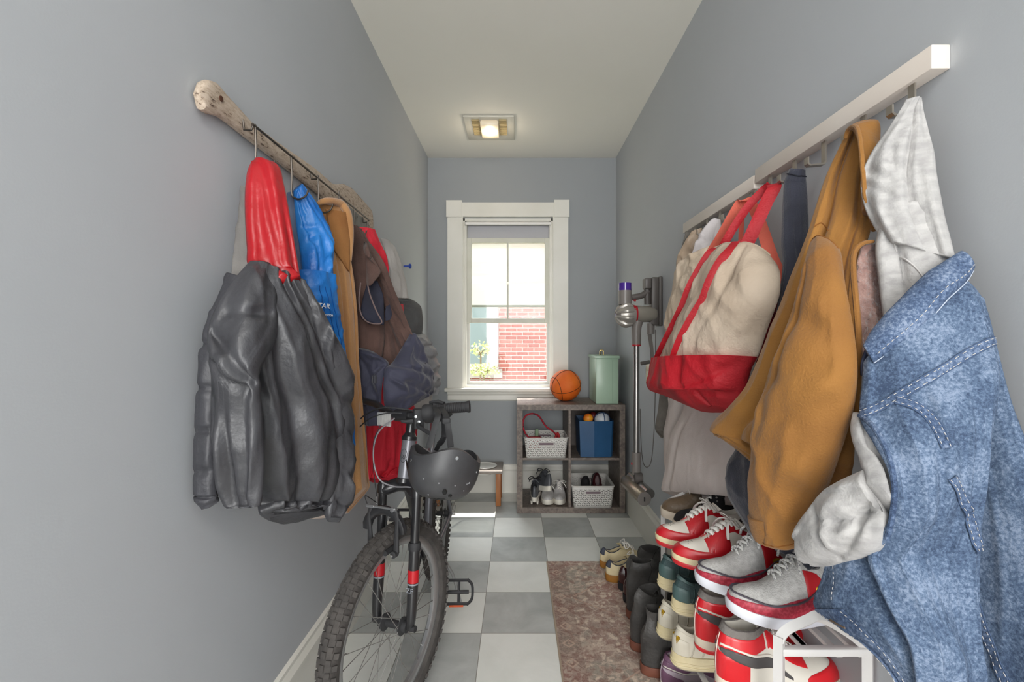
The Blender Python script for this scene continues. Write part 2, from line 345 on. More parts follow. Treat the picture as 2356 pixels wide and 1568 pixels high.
b = nb(); box(b, (xr-1.0, HY-.06, zs+.1), (xr-.22, HY-.045, zt-.1)); obj('house_pane', b, M('house_glass', '74827f', rough=.25), wfo, False)
b = nb(); box(b, (xr-.62, HY-.065, zs+.1), (xr-.57, HY-.055, zt-.1)); obj('house_muntin', b, m_w, wfo, False)
b = nb(); box(b, (xr-1.2, HY-.1, zs-.16), (xr+.07, HY, zs)); obj('stone_sill', b, M('stone', 'a8a196', '968d82', scale=12, rough=.9), hs, False)
b = nb(); box(b, (xr-1.2, HY-.04, zt+.3), (xr+.1, HY, zt+.62)); obj('stone_lintel', b, M('stone', 'cfc8bd'), hs, False)
b = nb(); box(b, (-6, YB+.4, -.5), (6, 14, -.4)); gd = struct('ground', b, M('lawn', '8f9a78', 'a7a58e', scale=9, rough=.95)); 
def shrub(cx, cy, cz_, w_, h_, n, label, seed, z0=-.4):
    random.seed(seed); t = thing('shrub', label, 'shrub', (cx, cy, z0)); b = nb(); st = nb()
    tube(st, [(cx, cy, z0), (cx+.02, cy, cz_-h_*.3)], .012, 6)
    for i in range(n):
        th = random.uniform(0, 6.28); rr = random.random()**.5; p = Vector((cx+w_*rr*math.cos(th), cy+.2*rr*math.sin(th), cz_+h_*random.uniform(-1, 1)*(1-rr*.6)))
        if i % 9 == 0: tube(st, [(cx+.02, cy, cz_-h_*.3), p], .004, 4)
        d = Vector((random.uniform(-1, 1), random.uniform(-1, 1), random.uniform(-.4, 1))).normalized(); s = Vector((random.uniform(-1, 1), random.uniform(-1, 1), 0)).cross(d).normalized()
        l = random.uniform(.03, .055); q = [p, p+d*l*.5+s*l*.3, p+d*l, p+d*l*.5-s*l*.3]; f = [b.verts.new(x) for x in q]; b.faces.new(f)
    obj('foliage', b, M('leaf_green', '9fb06c', 'c3cf93', scale=9, rough=.6), t, False); obj('stem', st, M('stem_brown', '7a6a50', rough=.8), t)
shrub(-.44, 6.0, .78, .22, .1, 240, 'green shrub at the lower left of the window view', 3)
shrub(-.50, 6.3, 1.03, .16, .13, 110, 'thin leafy branch in front of the neighbouring house window', 4)

b = nb(); box(b, (.62, HY-.02, zs+.0), (1.6, HY+.01, zs+.16)); obj('stone_block', b, M('stone', 'cfc8bd'), hs, False)
# ============================================================ CLOTH BUILDER
def ridge(x): return 1-abs(math.sin(x))
def nz(x, y, z=0): return noise.noise(Vector((x, y, z)))
class Cloth:
    """a garment panel lofted between two silhouette lines; rungs are (lpx,lpy,ld, rpx,rpy,rd[,bulge]) with d = metres off its wall"""
    def __init__(s, side, rungs, bulge=.3, back=.12, folds=3, amp=.012, wr=.003, ws=14, seed=0, creases=(), pinch=0, hemfold=0, meander=.5, nu=None, nv=None, point=None, exp=.8, edge=.0, crk=.0, vs=.75, shp=2):
        W = LW if side == 'L' else RW
        if point: W = point
        s.nodes = [tuple(W(r[0], r[1], r[2]))+tuple(W(r[3], r[4], r[5]))+(r[6] if len(r) > 6 else bulge,) for r in rungs]
        s.crk = crk; s.vs = vs; s.shp = shp; s.bk, s.folds, s.amp, s.wr, s.ws, s.seed, s.creases, s.pinch, s.hemfold, s.mean, s.exp, s.edge = back, folds, amp, wr, ws, seed, creases, pinch, hemfold, meander, exp, edge
        hgt = sum((Vector(a[:3])-Vector(b[:3])).length for a, b in zip(s.nodes, s.nodes[1:]))
        s.nv = nv or max(14, min(150, int(hgt/.0058))); wmax = max((Vector(a[:3])-Vector(a[3:6])).length for a in s.nodes)
        s.nu = nu or max(14, min(96, int(wmax/.0052)))
        s.K = 400; s.tab = cr(s.nodes, s.K+1)
        s.wref = wmax
    def row(s, v):
        v = max(0, min(1, v)); x = v*s.K; i = min(int(x), s.K-1); f = x-i
        a, b = s.tab[i], s.tab[i+1]; return [p+(q-p)*f for p, q in zip(a, b)]
    def frame(s, v):
        r = s.row(v); L = Vector(r[:3]); R = Vector(r[3:6]); A = R-L
        r0 = s.row(v-.03); r1 = s.row(v+.03)
        Tn = (Vector(r1[:3])+Vector(r1[3:6])-Vector(r0[:3])-Vector(r0[3:6]))
        Nn = A.cross(Tn)
        if Nn.length < 1e-9: Nn = Vector((0, -1, 0))
        Nn.normalize(); mid = (L+R)/2
        if Nn.dot(Vector((0, 0, CH))-mid) < 0: Nn = -Nn
        return L, R, A, Nn, r[6]
    def front(s, u, v, off=0, fr=None):
        L, R, A, Nn, bl = fr or s.frame(v); wd = A.length
        uu = .5-.5*math.cos(math.pi*max(0, min(1, u))); uu = uu*.55+u*.45
        env = math.sin(math.pi*max(.0, min(1, u)))
        P = L+A*uu
        h = bl*wd*env**s.exp
        if s.folds:
            ph = nz(v*2.2, s.seed*3.1, u*.8)*s.mean*3.2
            f = ridge(math.pi*(s.folds*u)+ph+s.seed)
            f2 = ridge(math.pi*(s.folds*2.3*u)-ph*1.4+s.seed*2)
            g = .25+.75*min(1, v*1.3)
            k = .55+.9*nz(u*3, v*3, s.seed+9)
            w0 = .5+.5*math.sin(2*math.pi*s.folds*u*.9+ph*1.3+s.seed*1.7)
            h += s.amp*((f**2.2-.35)*.75*k+.30*(f2**2.6-.3)*(1+nz(u*5, v*4, s.seed))-.75*w0*w0)*g*min(1, env*2.2)
        if s.wr:
            a = nz(P.x*s.ws, P.y*s.ws+s.seed, P.z*s.ws*s.vs); c = nz(P.x*s.ws*2.3+7, P.y*s.ws*2.3, P.z*s.ws*1.7+s.seed)
            q = noise.noise(Vector((P.x*s.ws*5, P.y*s.ws*5, P.z*s.ws*2.6+s.seed*2)))
            h += s.wr*(max(0, 1-abs(a)*2.6)**s.shp*1.6+(1-abs(c)*2.4)*.45+(1-abs(q)*2.6)*s.crk)*min(1, env*3+.15)
        for (u0, v0, u1, v1, wd_, dp) in s.creases:
            dx, dy = u1-u0, (v1-v0); t = ((u-u0)*dx+(v-v0)*dy)/(dx*dx+dy*dy+1e-9); t = max(0, min(1, t))
            dd = ((u-u0-dx*t)**2+(v-v0-dy*t)**2)/(wd_*wd_)
            if dd < 7: h -= dp*math.exp(-dd)*(.35+.65*math.sin(math.pi*(t*.8+.1)))
        if s.pinch and v > 1-s.pinch:
            q = (v-1+s.pinch)/s.pinch; h -= .004*math.sin(u*s.nu*1.15)*q+.1*wd*env*q*q*bl
        if s.hemfold and v > .9: h -= s.hemfold*math.exp(-((v-.93)/.008)**2)
        return P+Nn*(h+off)
    def mesh(s, name, mat, parent, label=None, smooth=True, v0=0, v1=1):
        bm = nb(); rings = []; nf = s.nu; nbk = max(6, s.nu//3)
        for j in range(s.nv+1):
            v = v0+(v1-v0)*j/s.nv; fr = s.frame(v); L, R, A, Nn, bl = fr; wd = A.length
            ring = [bm.verts.new(s.front(i/nf, v, 0, fr)) for i in range(nf+1)]
            for i in range(1, nbk):
                u = 1-i/nbk; uu = .5-.5*math.cos(math.pi*u); uu = uu*.55+u*.45
                hb = -s.bk*wd*math.sin(math.pi*u)+.004*nz(u*6, v*5, s.seed)
                ring.append(bm.verts.new(L+A*uu+Nn*min(hb, -.004)))
            rings.append(ring)
        n = len(rings[0])
        for a, b2 in zip(rings, rings[1:]):
            for i in range(n): bm.faces.new((a[i], a[(i+1) % n], b2[(i+1) % n], b2[i]))
        for rg in (rings[0][::-1], rings[-1]):
            c = sum((q.co for q in rg), Vector((0, 0, 0)))/n; cv = bm.verts.new(c)
            for i in range(n): bm.faces.new((rg[i], rg[(i+1) % n], cv))
        return obj(name, bm, mat, parent, smooth, label, sharp=0)
    def seam(s, bm, uv, r=.0012, off=.0006, n=24, flat=None, up=None):
        pts = cr([tuple(x) for x in uv], n) if len(uv) > 2 else [(uv[0][0]+(uv[1][0]-uv[0][0])*i/(n-1), uv[0][1]+(uv[1][1]-uv[0][1])*i/(n-1)) for i in range(n)]
        tube(bm, [s.front(p[0], p[1], off) for p in pts], r, 5, flat=flat)
    def stitches(s, bm, uv, step=.006, r=.0007, off=.0009):
        step = .0038; r = .0006
        pts = cr([tuple(x) for x in uv], 160) if len(uv) > 2 else [(uv[0][0]+(uv[1][0]-uv[0][0])*i/159, uv[0][1]+(uv[1][1]-uv[0][1])*i/159) for i in range(160)]
        P = [s.front(p[0], p[1], off) for p in pts]; acc = 0; on = True; cur = [P[0]]
        for a, b2 in zip(P, P[1:]):
            d = (b2-a).length; acc += d; cur.append(b2)
            if acc > step:
                if on and len(cur) > 1: tube(bm, [cur[0], cur[-1]], r, 4)
                cur = [b2]; acc = 0; on = not on
    def patch(s, bm, uvs, th=.002, n=14, m=14, off=.001):
        """uvs: 4 corner (u,v): tl,tr,br,bl -> raised patch"""
        g = []
        for i in range(n+1):
            a = i/n; row = []
            for j in range(m+1):
                c = j/m; u = (uvs[0][0]*(1-c)+uvs[1][0]*c)*(1-a)+(uvs[3][0]*(1-c)+uvs[2][0]*c)*a
                vv = (uvs[0][1]*(1-c)+uvs[1][1]*c)*(1-a)+(uvs[3][1]*(1-c)+uvs[2][1]*c)*a
                row.append(s.front(u, vv, off))
            g.append(row)
        nn = (g[1][0]-g[0][0]).cross(g[0][1]-g[0][0]); c0 = g[n//2][m//2]
        sg = 1 if nn.dot(Vector((0, 0, CH))-c0) > 0 else -1
        sheet(bm, g, -th*sg if False else th*(1 if sheet_sign(g) else -1))
def felled(c, uv, w, m_band, m_line, m_st, par, n=90):
    """raised flat-felled seam: band, dark edge lines and two rows of stitching"""
    q = cr([tuple(x) for x in uv], n) if len(uv) > 2 else cr([tuple(uv[0]), tuple(((a+b)/2 for a, b in zip(*uv))), tuple(uv[1])], n)
    P = [c.front(a[0], a[1], .002) for a in q]
    for _ in range(3): P = [P[0]]+[(P[i-1]+P[i]*2+P[i+1])/4 for i in range(1, n-1)]+[P[-1]]
    N_ = [c.frame(a[1])[3] for a in q]; S_ = []
    for i in range(n):
        t = (P[min(i+1, n-1)]-P[max(i-1, 0)]).normalized(); e = .02; u, v = q[i]
        nn = (c.front(u+e, v)-c.front(u-e, v)).cross(c.front(u, v+.01)-c.front(u, v-.01)).normalized(); nn = nn if nn.dot(N_[i]) > 0 else -nn; N_[i] = nn; S_.append(t.cross(nn).normalized())
    for _ in range(4):
        S_ = [S_[0]]+[(S_[i-1]+S_[i]+S_[i+1]).normalized() for i in range(1, n-1)]+[S_[-1]]; N_ = [N_[0]]+[(N_[i-1]+N_[i]+N_[i+1]).normalized() for i in range(1, n-1)]+[N_[-1]]
    g = [[P[i]+S_[i]*w*k-N_[i]*.0006*abs(k) for k in (-1, -.5, 0, .5, 1)] for i in range(n)]
    b = nb(); sheet(b, g, .0012 if sheet_sign(g) else -.0012); band = obj('felled_seam', b, m_band, par)
    for k in (-1, 1):
        b = nb(); tube(b, [P[i]+S_[i]*w*k+N_[i]*.0002 for i in range(n)], .0009, 5); obj('seam_edge', b, m_line, band)
        b = nb(); L = [P[i]+S_[i]*w*.68*k+N_[i]*.0018 for i in range(n)]; acc = 0; cur = [L[0]]; on = True
        for a, z in zip(L, L[1:]):
            acc += (z-a).length; cur.append(z)
            if acc > .0034:
                if on: tube(b, cur, .00055, 4)
                cur = [z]; acc = 0; on = not on
        so = obj('stitching', b, m_st, band)
def sheet_sign(g):
    I = len(g)//2; J = len(g[0])//2; t1 = g[min(I+1, len(g)-1)][J]-g[I-1][J]; t2 = g[I][min(J+1, len(g[0])-1)]-g[I][J-1]
    return t1.cross(t2).dot(Vector((0, 0, CH))-g[I][J]) > 0
# ---- fabrics
nyl = dict(rough=.40, bump=.15, bscale=90, spec=.5, wrk=(11, 1, .45))
f_black = M('black_nylon', '37373a', '414145', scale=5, **nyl); f_blackq = M('black_quilted', '37373b', '3f3f44', scale=6, rough=.5, bump=.3, bscale=50)
f_red = M('red_nylon', '9c0b15', 'ac1c25', scale=4, rough=.34, bump=.25, bscale=35)
f_blue = M('blue_nylon', '0f5fb0', '2b86d6', scale=5, rough=.36, bump=.35, bscale=45)
f_camel = M('camel_wool', 'a37447', 'b08354', scale=9, rough=.95, bump=.25, bscale=320, sheen=.4)
f_brown = M('brown_fleece', '4b3731', '5c453e', scale=14, rough=.95, bump=.3, bscale=260, sheen=.1)
f_navy = M('navy_softshell', '292a3c', '333447', scale=9, rough=.7, bump=.15, wrk=(11, .9, .8), bscale=300, sheen=.2)
f_navyd = M('navy_lining', '1d1e2c', '242637', scale=9, rough=.85, bump=.2, bscale=120)
f_grey = M('grey_fabric', '6f6c69', '7c7975', scale=8, rough=.85, bump=.15, bscale=250)
f_paleg = M('pale_grey_fabric', 'aaa6a3', 'b9b5b1', scale=8, rough=.7, bump=.2, bscale=90)
f_dgrey = M('charcoal_fabric', '5b5c5c', '676868', scale=8, rough=.75, bump=.2, bscale=120)
f_mgrey = M('mid_grey_nylon', '8e8f92', 'a2a3a5', scale=8, rough=.5, bump=.3, bscale=50)
f_must = M('tan_duck_canvas', '784c1b', '976829', scale=3.2, rough=.82, bump=.25, wrk=(8, .5, .7), bscale=240, contrast=(.3, .75), sheen=.15)
f_sherpa = M('sherpa_lining', '8a6a63', 'a5857c', scale=55, rough=1, bump=1, bscale=95, sheen=.5)
f_heath = M('heather_jersey', '9c9a99', 'b2b0ae', scale=16, rough=.95, bump=.2, bscale=280, stretch=(1, 5, 5), detail=8, sheen=.2)
f_coral = M('coral_cotton', 'd9604f', 'e2705c', scale=8, rough=.85, bump=.2, bscale=260)
f_redc = M('red_canvas', '9d0c1a', 'b31624', scale=6, rough=.62, bump=.25, wrk=(9, .8, .6), bscale=160)
f_canvas = M('natural_canvas', 'b5a390', 'c9b8a5', scale=7, rough=.9, bump=.25, wrk=(9, .6, .8), bscale=110)
f_canvas2 = M('faded_canvas', 'c3b09a', 'd5c4af', scale=7, rough=.9, bump=.35, bscale=70)
f_dnavy = M('dark_navy_fleece', '2e303b', '383a47', scale=10, rough=.95, bump=.25, bscale=260, sheen=.3)
f_beige = M('beige_cotton', 'cdc2bc', 'd8cec9', scale=6, rough=.88, bump=.15, bscale=200)
f_pale = M('pale_lavender_cotton', 'c5bfc0', 'd2cccd', scale=6, rough=.88, bump=.15, bscale=200)
f_tanj = M('khaki_satin', '9c8773', 'b9a48e', scale=7, rough=.5, bump=.25, bscale=50)
f_olive = M('faded_black_denim', '57534d', '6b665f', scale=14, rough=.85, bump=.2, bscale=260)
def denim(name, a, b_, c):
    m = bpy.data.materials.new(name); m.use_nodes = True; N = m.node_tree.nodes; L = m.node_tree.links; p = N['Principled BSDF']
    tc = N.new('ShaderNodeTexCoord')
    t = N.new('ShaderNodeTexNoise'); t.inputs['Scale'].default_value = 11; t.inputs['Detail'].default_value = 4; t.inputs['Roughness'].default_value = .6
    t2 = N.new('ShaderNodeTexNoise'); t2.inputs['Scale'].default_value = 210; t2.inputs['Detail'].default_value = 5; t2.inputs['Roughness'].default_value = .75
    ad = N.new('ShaderNodeMath'); ad.operation = 'MULTIPLY_ADD'; ad.inputs[1].default_value = .42
    L.new(tc.outputs['Object'], t.inputs['Vector']); L.new(tc.outputs['Object'], t2.inputs['Vector']); L.new(t.outputs[0], ad.inputs[0])
    mu = N.new('ShaderNodeMath'); mu.operation = 'MULTIPLY'; mu.inputs[1].default_value = .60; L.new(t2.outputs[0], mu.inputs[0]); L.new(mu.outputs[0], ad.inputs[2])
    r = N.new('ShaderNodeValToRGB'); e = r.color_ramp.elements; e[0].position = .40; e[0].color = lin(a); e[1].position = .61; e[1].color = lin(c); x = e.new(.51); x.color = lin(b_)
    L.new(ad.outputs[0], r.inputs[0]); L.new(r.outputs[0], p.inputs['Base Color']); p.inputs['Roughness'].default_value = .9
    bp = N.new('ShaderNodeBump'); bp.inputs['Strength'].default_value = .3; bp.inputs['Distance'].default_value = .01; L.new(t2.outputs[0], bp.inputs['Height']); L.new(bp.outputs[0], p.inputs['Normal'])
    return m
f_denim = denim('stonewashed_denim', '2f3f59', '52657f', '7f8ea5'); f_denimd = denim('denim_band', '2b3c58', '4e617f', '8492a8')
m_thread = M('pale_thread', 'b9b6b4', rough=.8); m_seamd = M('seam_shadow', '3d4f6c', rough=.9)
m_steel = M('dark_steel', '5a544e', rough=.35, metal=.8); m_chrome = M('chrome', 'cfcfcf', rough=.18, metal=1)
m_white = M('white_print', 'f2f2f2', rough=.6)
# ============================================================ LEFT WALL
def wood_mat():
    m = bpy.data.materials.new('flaking_painted_wood'); m.use_nodes = True; N = m.node_tree.nodes; L = m.node_tree.links; p = N['Principled BSDF']
    tc = N.new('ShaderNodeTexCoord'); mp = N.new('ShaderNodeMapping'); mp.inputs['Scale'].default_value = (1, .28, 1); L.new(tc.outputs['Object'], mp.inputs[0])
    t = N.new('ShaderNodeTexNoise'); t.inputs['Scale'].default_value = 120; t.inputs['Detail'].default_value = 6; t.inputs['Roughness'].default_value = .7
    r = N.new('ShaderNodeValToRGB'); e = r.color_ramp.elements; e[0].position = .36; e[0].color = lin('57453a'); e[1].position = .42; e[1].color = lin('ac9a87'); x = e.new(.6); x.color = lin('c4b4a3')
    L.new(mp.outputs[0], t.inputs['Vector']); L.new(t.outputs[0], r.inputs[0]); L.new(r.outputs[0], p.inputs['Base Color']); p.inputs['Roughness'].default_value = .75
    bp = N.new('ShaderNodeBump'); bp.inputs['Strength'].default_value = .5; bp.inputs['Distance'].default_value = .004; L.new(t.outputs[0], bp.inputs['Height']); L.new(bp.outputs[0], p.inputs['Normal']); return m
pad = thing('paddle_coat_rack', 'weathered wooden canoe paddle coat rack with steel rod and hooks on the left wall', 'coat rack', (XL, 1.5, 1.7))
# outline along the wall: (Y, z centre, half height, thickness)
ol = []
def ZL(px, py, d=.03): return LW(px, py, d)
top = [(466, 215), (470, 190), (487, 182), (506, 190), (524, 213), (545, 236), (583, 280), (645, 327), (727, 385), (768, 420), (777, 424), (798, 423), (815, 432), (838, 458), (858, 482), (861, 492)]
bot = [(466, 215), (470, 248), (489, 262), (516, 268), (545, 290), (580, 318), (640, 365), (715, 425), (745, 450), (758, 472), (765, 500), (785, 520), (808, 532), (830, 540), (852, 545), (860, 540)]
tp = [ZL(*p, .028) for p in top]; bt = [ZL(*p, .028) for p in bot]
def samp(poly, y):
    for a, c in zip(poly, poly[1:]):
        if a.y <= y <= c.y and c.y > a.y: return a.z+(c.z-a.z)*(y-a.y)/(c.y-a.y)
    return poly[0].z if y < poly[0].y else poly[-1].z
ya, yb = tp[0].y, max(tp[-1].y, bt[-1].y); b = nb(); rings = []
for i in range(90):
    y = ya+(yb-ya)*i/89; zt, zb = samp(tp, y), samp(bt, y); zm, hh = (zt+zb)/2, max((zt-zb)/2, .004)
    hh += .0008*nz(y*60, 1); th = .011 if hh > .05 else .013
    if i in (0, 89): hh *= .85; th *= .6
    ring = []
    for j in range(20):
        a = 2*math.pi*j/20; ring.append(bm_v := b.verts.new((XL+.016+th*math.copysign(abs(math.cos(a))**.6, math.cos(a)), y, zm+hh*math.copysign(abs(math.sin(a))**.75, math.sin(a)))))
    rings.append(ring)
for A_, B_ in zip(rings, rings[1:]):
    for j in range(20): b.faces.new((A_[j], A_[(j+1) % 20], B_[(j+1) % 20], B_[j]))
b.faces.new(rings[0]); b.faces.new(rings[-1][::-1])
obj('paddle', b, wood_mat(), pad)
b = nb(); pr = LW(509, 227, .03); cyl(b, pr-Vector((.004, 0, 0)), pr+Vector((.0012, 0, 0)), .0062, 16); obj('screw_plug', b, M('screw_rust', '4a2a17', rough=.8), pad)
# steel plates on the blade
b = nb(); pl0, pl1 = LW(786, 457, .033), LW(850, 505, .033)
poly = [(pl0.y, pl0.z-.035), (pl0.y+.03, pl0.z), (pl1.y, pl0.z-.01), (pl1.y, pl0.z-.095), (pl0.y+.06, pl0.z-.095)]
prism(b, poly, lambda u, v, d: Vector((XL+d, u, v)), .025, .0295); pt = obj('blade_plate', b, M('old_plate', '7d7c77', '8d8c86', scale=30, rough=.6, metal=.3), pad, False)
for i in range(6):
    b = nb(); c_ = Vector((XL+.0295, pl0.y+.05+.065*i, pl0.z-.02-.055*(i % 2))); lathe(b, [(.004, 0), (.003, .0015), (0, .002)], axis(c_, (1, 0, 0)), 10); obj('rivet', b, M('rivet', '55504a', rough=.5, metal=.5), pt)
# rod, stand-offs, hooks
r0, r1 = LW(583, 287, .055), LW(850, 507, .055); rz = 1.690; RX = XL+.055
b = nb(); cyl(b, (RX, r0.y-.004, r0.z), (RX, r1.y+.005, r1.z), .0032, 10); obj('rod', b, m_steel, pad)
for px, py in ((583, 287), (733, 403), (848, 505)):
    p = LW(px, py, .055); b = nb(); tube(b, [(XL+.03, p.y, p.z+.012), (XL+.033, p.y, p.z-.012), (XL+.05, p.y, p.z-.012), (RX, p.y, p.z)], .0028, 8); obj('stand_off', b, m_steel, pad)
hooks = []
for px, py, ex, ey in ((587, 290, 576, 378), (670, 366, 659, 428), (731, 408, 722, 455), (779, 442, 773, 480), (815, 480, 809, 525), (845, 510, 842, 530)):
    p = LW(px, py, .055); L_ = .095; b = nb()
    tube(b, [(RX, p.y, p.z+.004), (RX+.002, p.y, p.z-L_*.5), (RX+.0, p.y+.003, p.z-L_), (RX+.008, p.y+.003, p.z-L_-.012), (RX+.025, p.y, p.z-L_-.016), (RX+.042, p.y, p.z-L_-.005), (RX+.048, p.y, p.z-L_+.012)], .0027, 8, smooth=22)
    obj('hook', b, m_steel, pad); hooks.append(p)
# ---------------- black jacket with red hood
jk = thing('hooded_jacket', 'black nylon jacket with bright red hood hanging nearest on the paddle rack', 'jacket', tuple(hooks[0]-Vector((0, 0, .1))))
c = Cloth('L', [(578, 376, .05, 600, 364, .07), (567, 405, .05, 640, 380, .11), (563, 450, .06, 655, 430, .13), (564, 510, .07, 668, 500, .15), (568, 570, .08, 680, 570, .165), (574, 612, .09, 690, 632, .18), (640, 640, .16, 692, 658, .18)], bulge=.30, back=.25, folds=2.1, amp=.012, wr=.002, ws=12, seed=2, crk=.12, vs=.4, shp=3, meander=.3,
          creases=((.5, .15, .62, .8, .06, .012), (.8, .45, .86, .95, .04, .01), (.35, .3, .3, .75, .08, .008)))
c.mesh('hood', f_red, jk, 'red hood')
# torso
c = Cloth('L', [(575, 600, .10, 688, 655, .175), (560, 640, .10, 700, 670, .18), (545, 720, .10, 735, 740, .19), (545, 800, .10, 765, 840, .20), (545, 900, .09, 790, 910, .20), (545, 1000, .09, 796, 1000, .20), (560, 1090, .09, 795, 1090, .20), (590, 1150, .09, 775, 1150, .19), (598, 1178, .10, 760, 1178, .19), (620, 1192, .11, 735, 1180, .18)],
          bulge=.26, back=.2, folds=3.2, amp=.019, wr=.003, ws=13, seed=1, crk=.12, vs=.4, shp=3, pinch=.06, meander=.55,
          creases=((.52, .0, .62, .6, .035, .018), (.66, .1, .8, .9, .04, .016), (.3, .35, .42, .95, .05, .018), (.75, .45, .95, .52, .03, .012), (.72, .35, .98, .44, .03, .012), (.5, .5, .55, .95, .05, .014)))
c.mesh('body', f_black, jk, v1=.95)
c.folds, c.amp, c.mean = 15, .004, .1; c.mesh('hem_band', f_black, jk, v0=.945)
# sleeve to the camera side (near the wall)
c = Cloth('L', [(572, 603, .10, 632, 620, .13), (540, 640, .09, 640, 660, .15), (505, 690, .08, 640, 720, .16), (480, 750, .07, 635, 780, .17), (478, 800, .07, 600, 850, .17), (490, 860, .07, 600, 890, .17), (490, 940, .06, 605, 960, .17), (492, 1030, .06, 608, 1040, .17), (505, 1110, .06, 606, 1110, .165), (520, 1148, .07, 603, 1150, .16), (528, 1166, .08, 598, 1164, .155)],
          bulge=.32, back=.2, folds=2.2, amp=.013, wr=.003, ws=13, seed=7, crk=.12, vs=.4, shp=3, pinch=.05, meander=.6,
          creases=((.1, .33, .9, .47, .025, .022), (.05, .42, .85, .52, .02, .016), (.2, .26, .8, .22, .02, .01), (.45, .55, .5, .95, .06, .02), (.75, .5, .7, .9, .05, .014)))
c.mesh('sleeve', f_black, jk, v1=.955)
c.folds, c.amp, c.mean = 9, .004, .1; c.mesh('cuff', f_black, jk, v0=.95)
# sleeve on the corridor side
c = Cloth('L', [(685, 640, .175, 700, 655, .18), (700, 700, .185, 735, 735, .2), (730, 800, .2, 782, 850, .215), (745, 880, .2, 798, 900, .22), (748, 960, .2, 800, 980, .22), (750, 1050, .2, 800, 1070, .22), (752, 1110, .2, 797, 1130, .215), (754, 1150, .2, 788, 1165, .21), (752, 1182, .2, 776, 1182, .205), (757, 1200, .2, 774, 1198, .205)],
          bulge=.4, back=.3, folds=1.4, amp=.010, wr=.004, ws=17, crk=.15, vs=.5, shp=3, seed=11, meander=.7, creases=((.1, .35, .95, .4, .03, .012), (.1, .45, .9, .5, .03, .012), (.2, .58, .9, .62, .03, .01), (.2, .75, .8, .8, .03, .01)))
c.mesh('sleeve', f_black, jk, v1=.93)
c.folds, c.amp = 3, .002; c.mesh('cuff', f_black, jk, v0=.925)
# ---------------- quilted jacket against the wall behind it
qj = thing('quilted_jacket', 'dark quilted jacket with grey lining squeezed flat against the wall behind the black jacket', 'jacket', tuple(hooks[0]-Vector((.03, 0, .15))))
c = Cloth('L', [(560, 430, .02, 575, 430, .06), (548, 500, .015, 578, 500, .06), (538, 580, .015, 580, 580, .06), (530, 650, .015, 580, 650, .06)], bulge=.15, back=.05, folds=1, amp=.006, wr=.002, seed=3); c.mesh('lining', f_grey, qj, 'grey lining')
c = Cloth('L', [(530, 640, .02, 560, 640, .07), (500, 690, .02, 545, 700, .07), (470, 760, .02, 520, 770, .07), (458, 850, .015, 505, 860, .065), (448, 950, .015, 500, 950, .06), (445, 1040, .015, 498, 1040, .06), (444, 1130, .015, 500, 1130, .06), (447, 1150, .015, 500, 1148, .06)], bulge=.32, back=.1, folds=.8, amp=.006, wr=.003, ws=14, seed=8,
          creases=tuple((0, v, 1, v-.01, .012, .012) for v in (.34, .49, .64, .78, .9)))
c.mesh('sleeve', f_blackq, qj)
c = Cloth('L', [(445, 1142, .015, 500, 1140, .06), (450, 1153, .015, 504, 1145, .06), (462, 1166, .02, 504, 1152, .06)], bulge=.34, back=.1, folds=3, amp=.002, wr=.001); c.mesh('cuff', f_blackq, qj)
# ---------------- blue jacket
bj = thing('blue_jacket', 'bright blue rain jacket with white lettering beside the camel coat', 'jacket', tuple(hooks[1]-Vector((0, 0, .1))))
c = Cloth('L', [(676, 440, .06, 694, 422, .07), (678, 480, .06, 716, 450, .09), (685, 540, .07, 745, 505, .11), (695, 600, .09, 766, 560, .13), (700, 650, .10, 762, 630, .135), (705, 700, .11, 766, 690, .14)], bulge=.3, back=.3, folds=2.6, amp=.014, wr=.003, ws=17, seed=5, crk=.1, meander=.8,
          creases=((.2, .1, .4, .9, .06, .012), (.6, .2, .75, .8, .05, .012), (.1, .35, .5, .42, .02, .008), (.1, .5, .5, .45, .02, .008), (.5, .7, .95, .6, .03, .01)))
c.mesh('hood', f_blue, bj)
c = Cloth('L', [(686, 620, .10, 762, 640, .135), (700, 690, .11, 768, 700, .14), (730, 780, .12, 782, 780, .145), (758, 860, .13, 797, 850, .15), (778, 940, .14, 803, 940, .15), (785, 1010, .15, 808, 1000, .155), (792, 1055, .15, 808, 1050, .155)], bulge=.32, back=.3, folds=1.6, amp=.012, wr=.003, ws=18, seed=9, crk=.3, meander=.4)
body_b = c.mesh('body', f_blue, bj)
for i in range(3):
    b = nb(); c.seam(b, [(.25+i*.12, .1), (.3+i*.12, .3), (.4+i*.1, .6)], .0012, .0004, 30); obj('seam', b, M('blue_dark', '0b4a92', rough=.5), bj)
def onc(c, u, v, off=.001):
    P = c.front(u, v, off); du = (c.front(u+.04, v, off)-c.front(u-.04, v, off)).normalized(); dv = (c.front(u, v-.03, off)-c.front(u, v+.03, off)).normalized()
    n = du.cross(dv).normalized(); dv = n.cross(du).normalized(); m = Matrix((du, dv, n)).transposed().to_4x4(); m.translation = P; return m
text('lettering', 'TAR', .020, onc(c, .27, .19, .0035), m_white, bj); text('lettering', 'OUTDOOR', .0075, onc(c, .30, .228, .0035), m_white, bj)
# slate strip behind the blue hood
c = Cloth('L', [(662, 445, .03, 680, 440, .06), (660, 500, .03, 684, 500, .06), (665, 560, .03, 690, 560, .07), (675, 620, .04, 700, 620, .08)], bulge=.15, folds=1, amp=.004, seed=3)
c.mesh('collar_lining', M('slate_nylon', '55617a', '626f88', rough=.5), bj, 'slate grey collar lining')
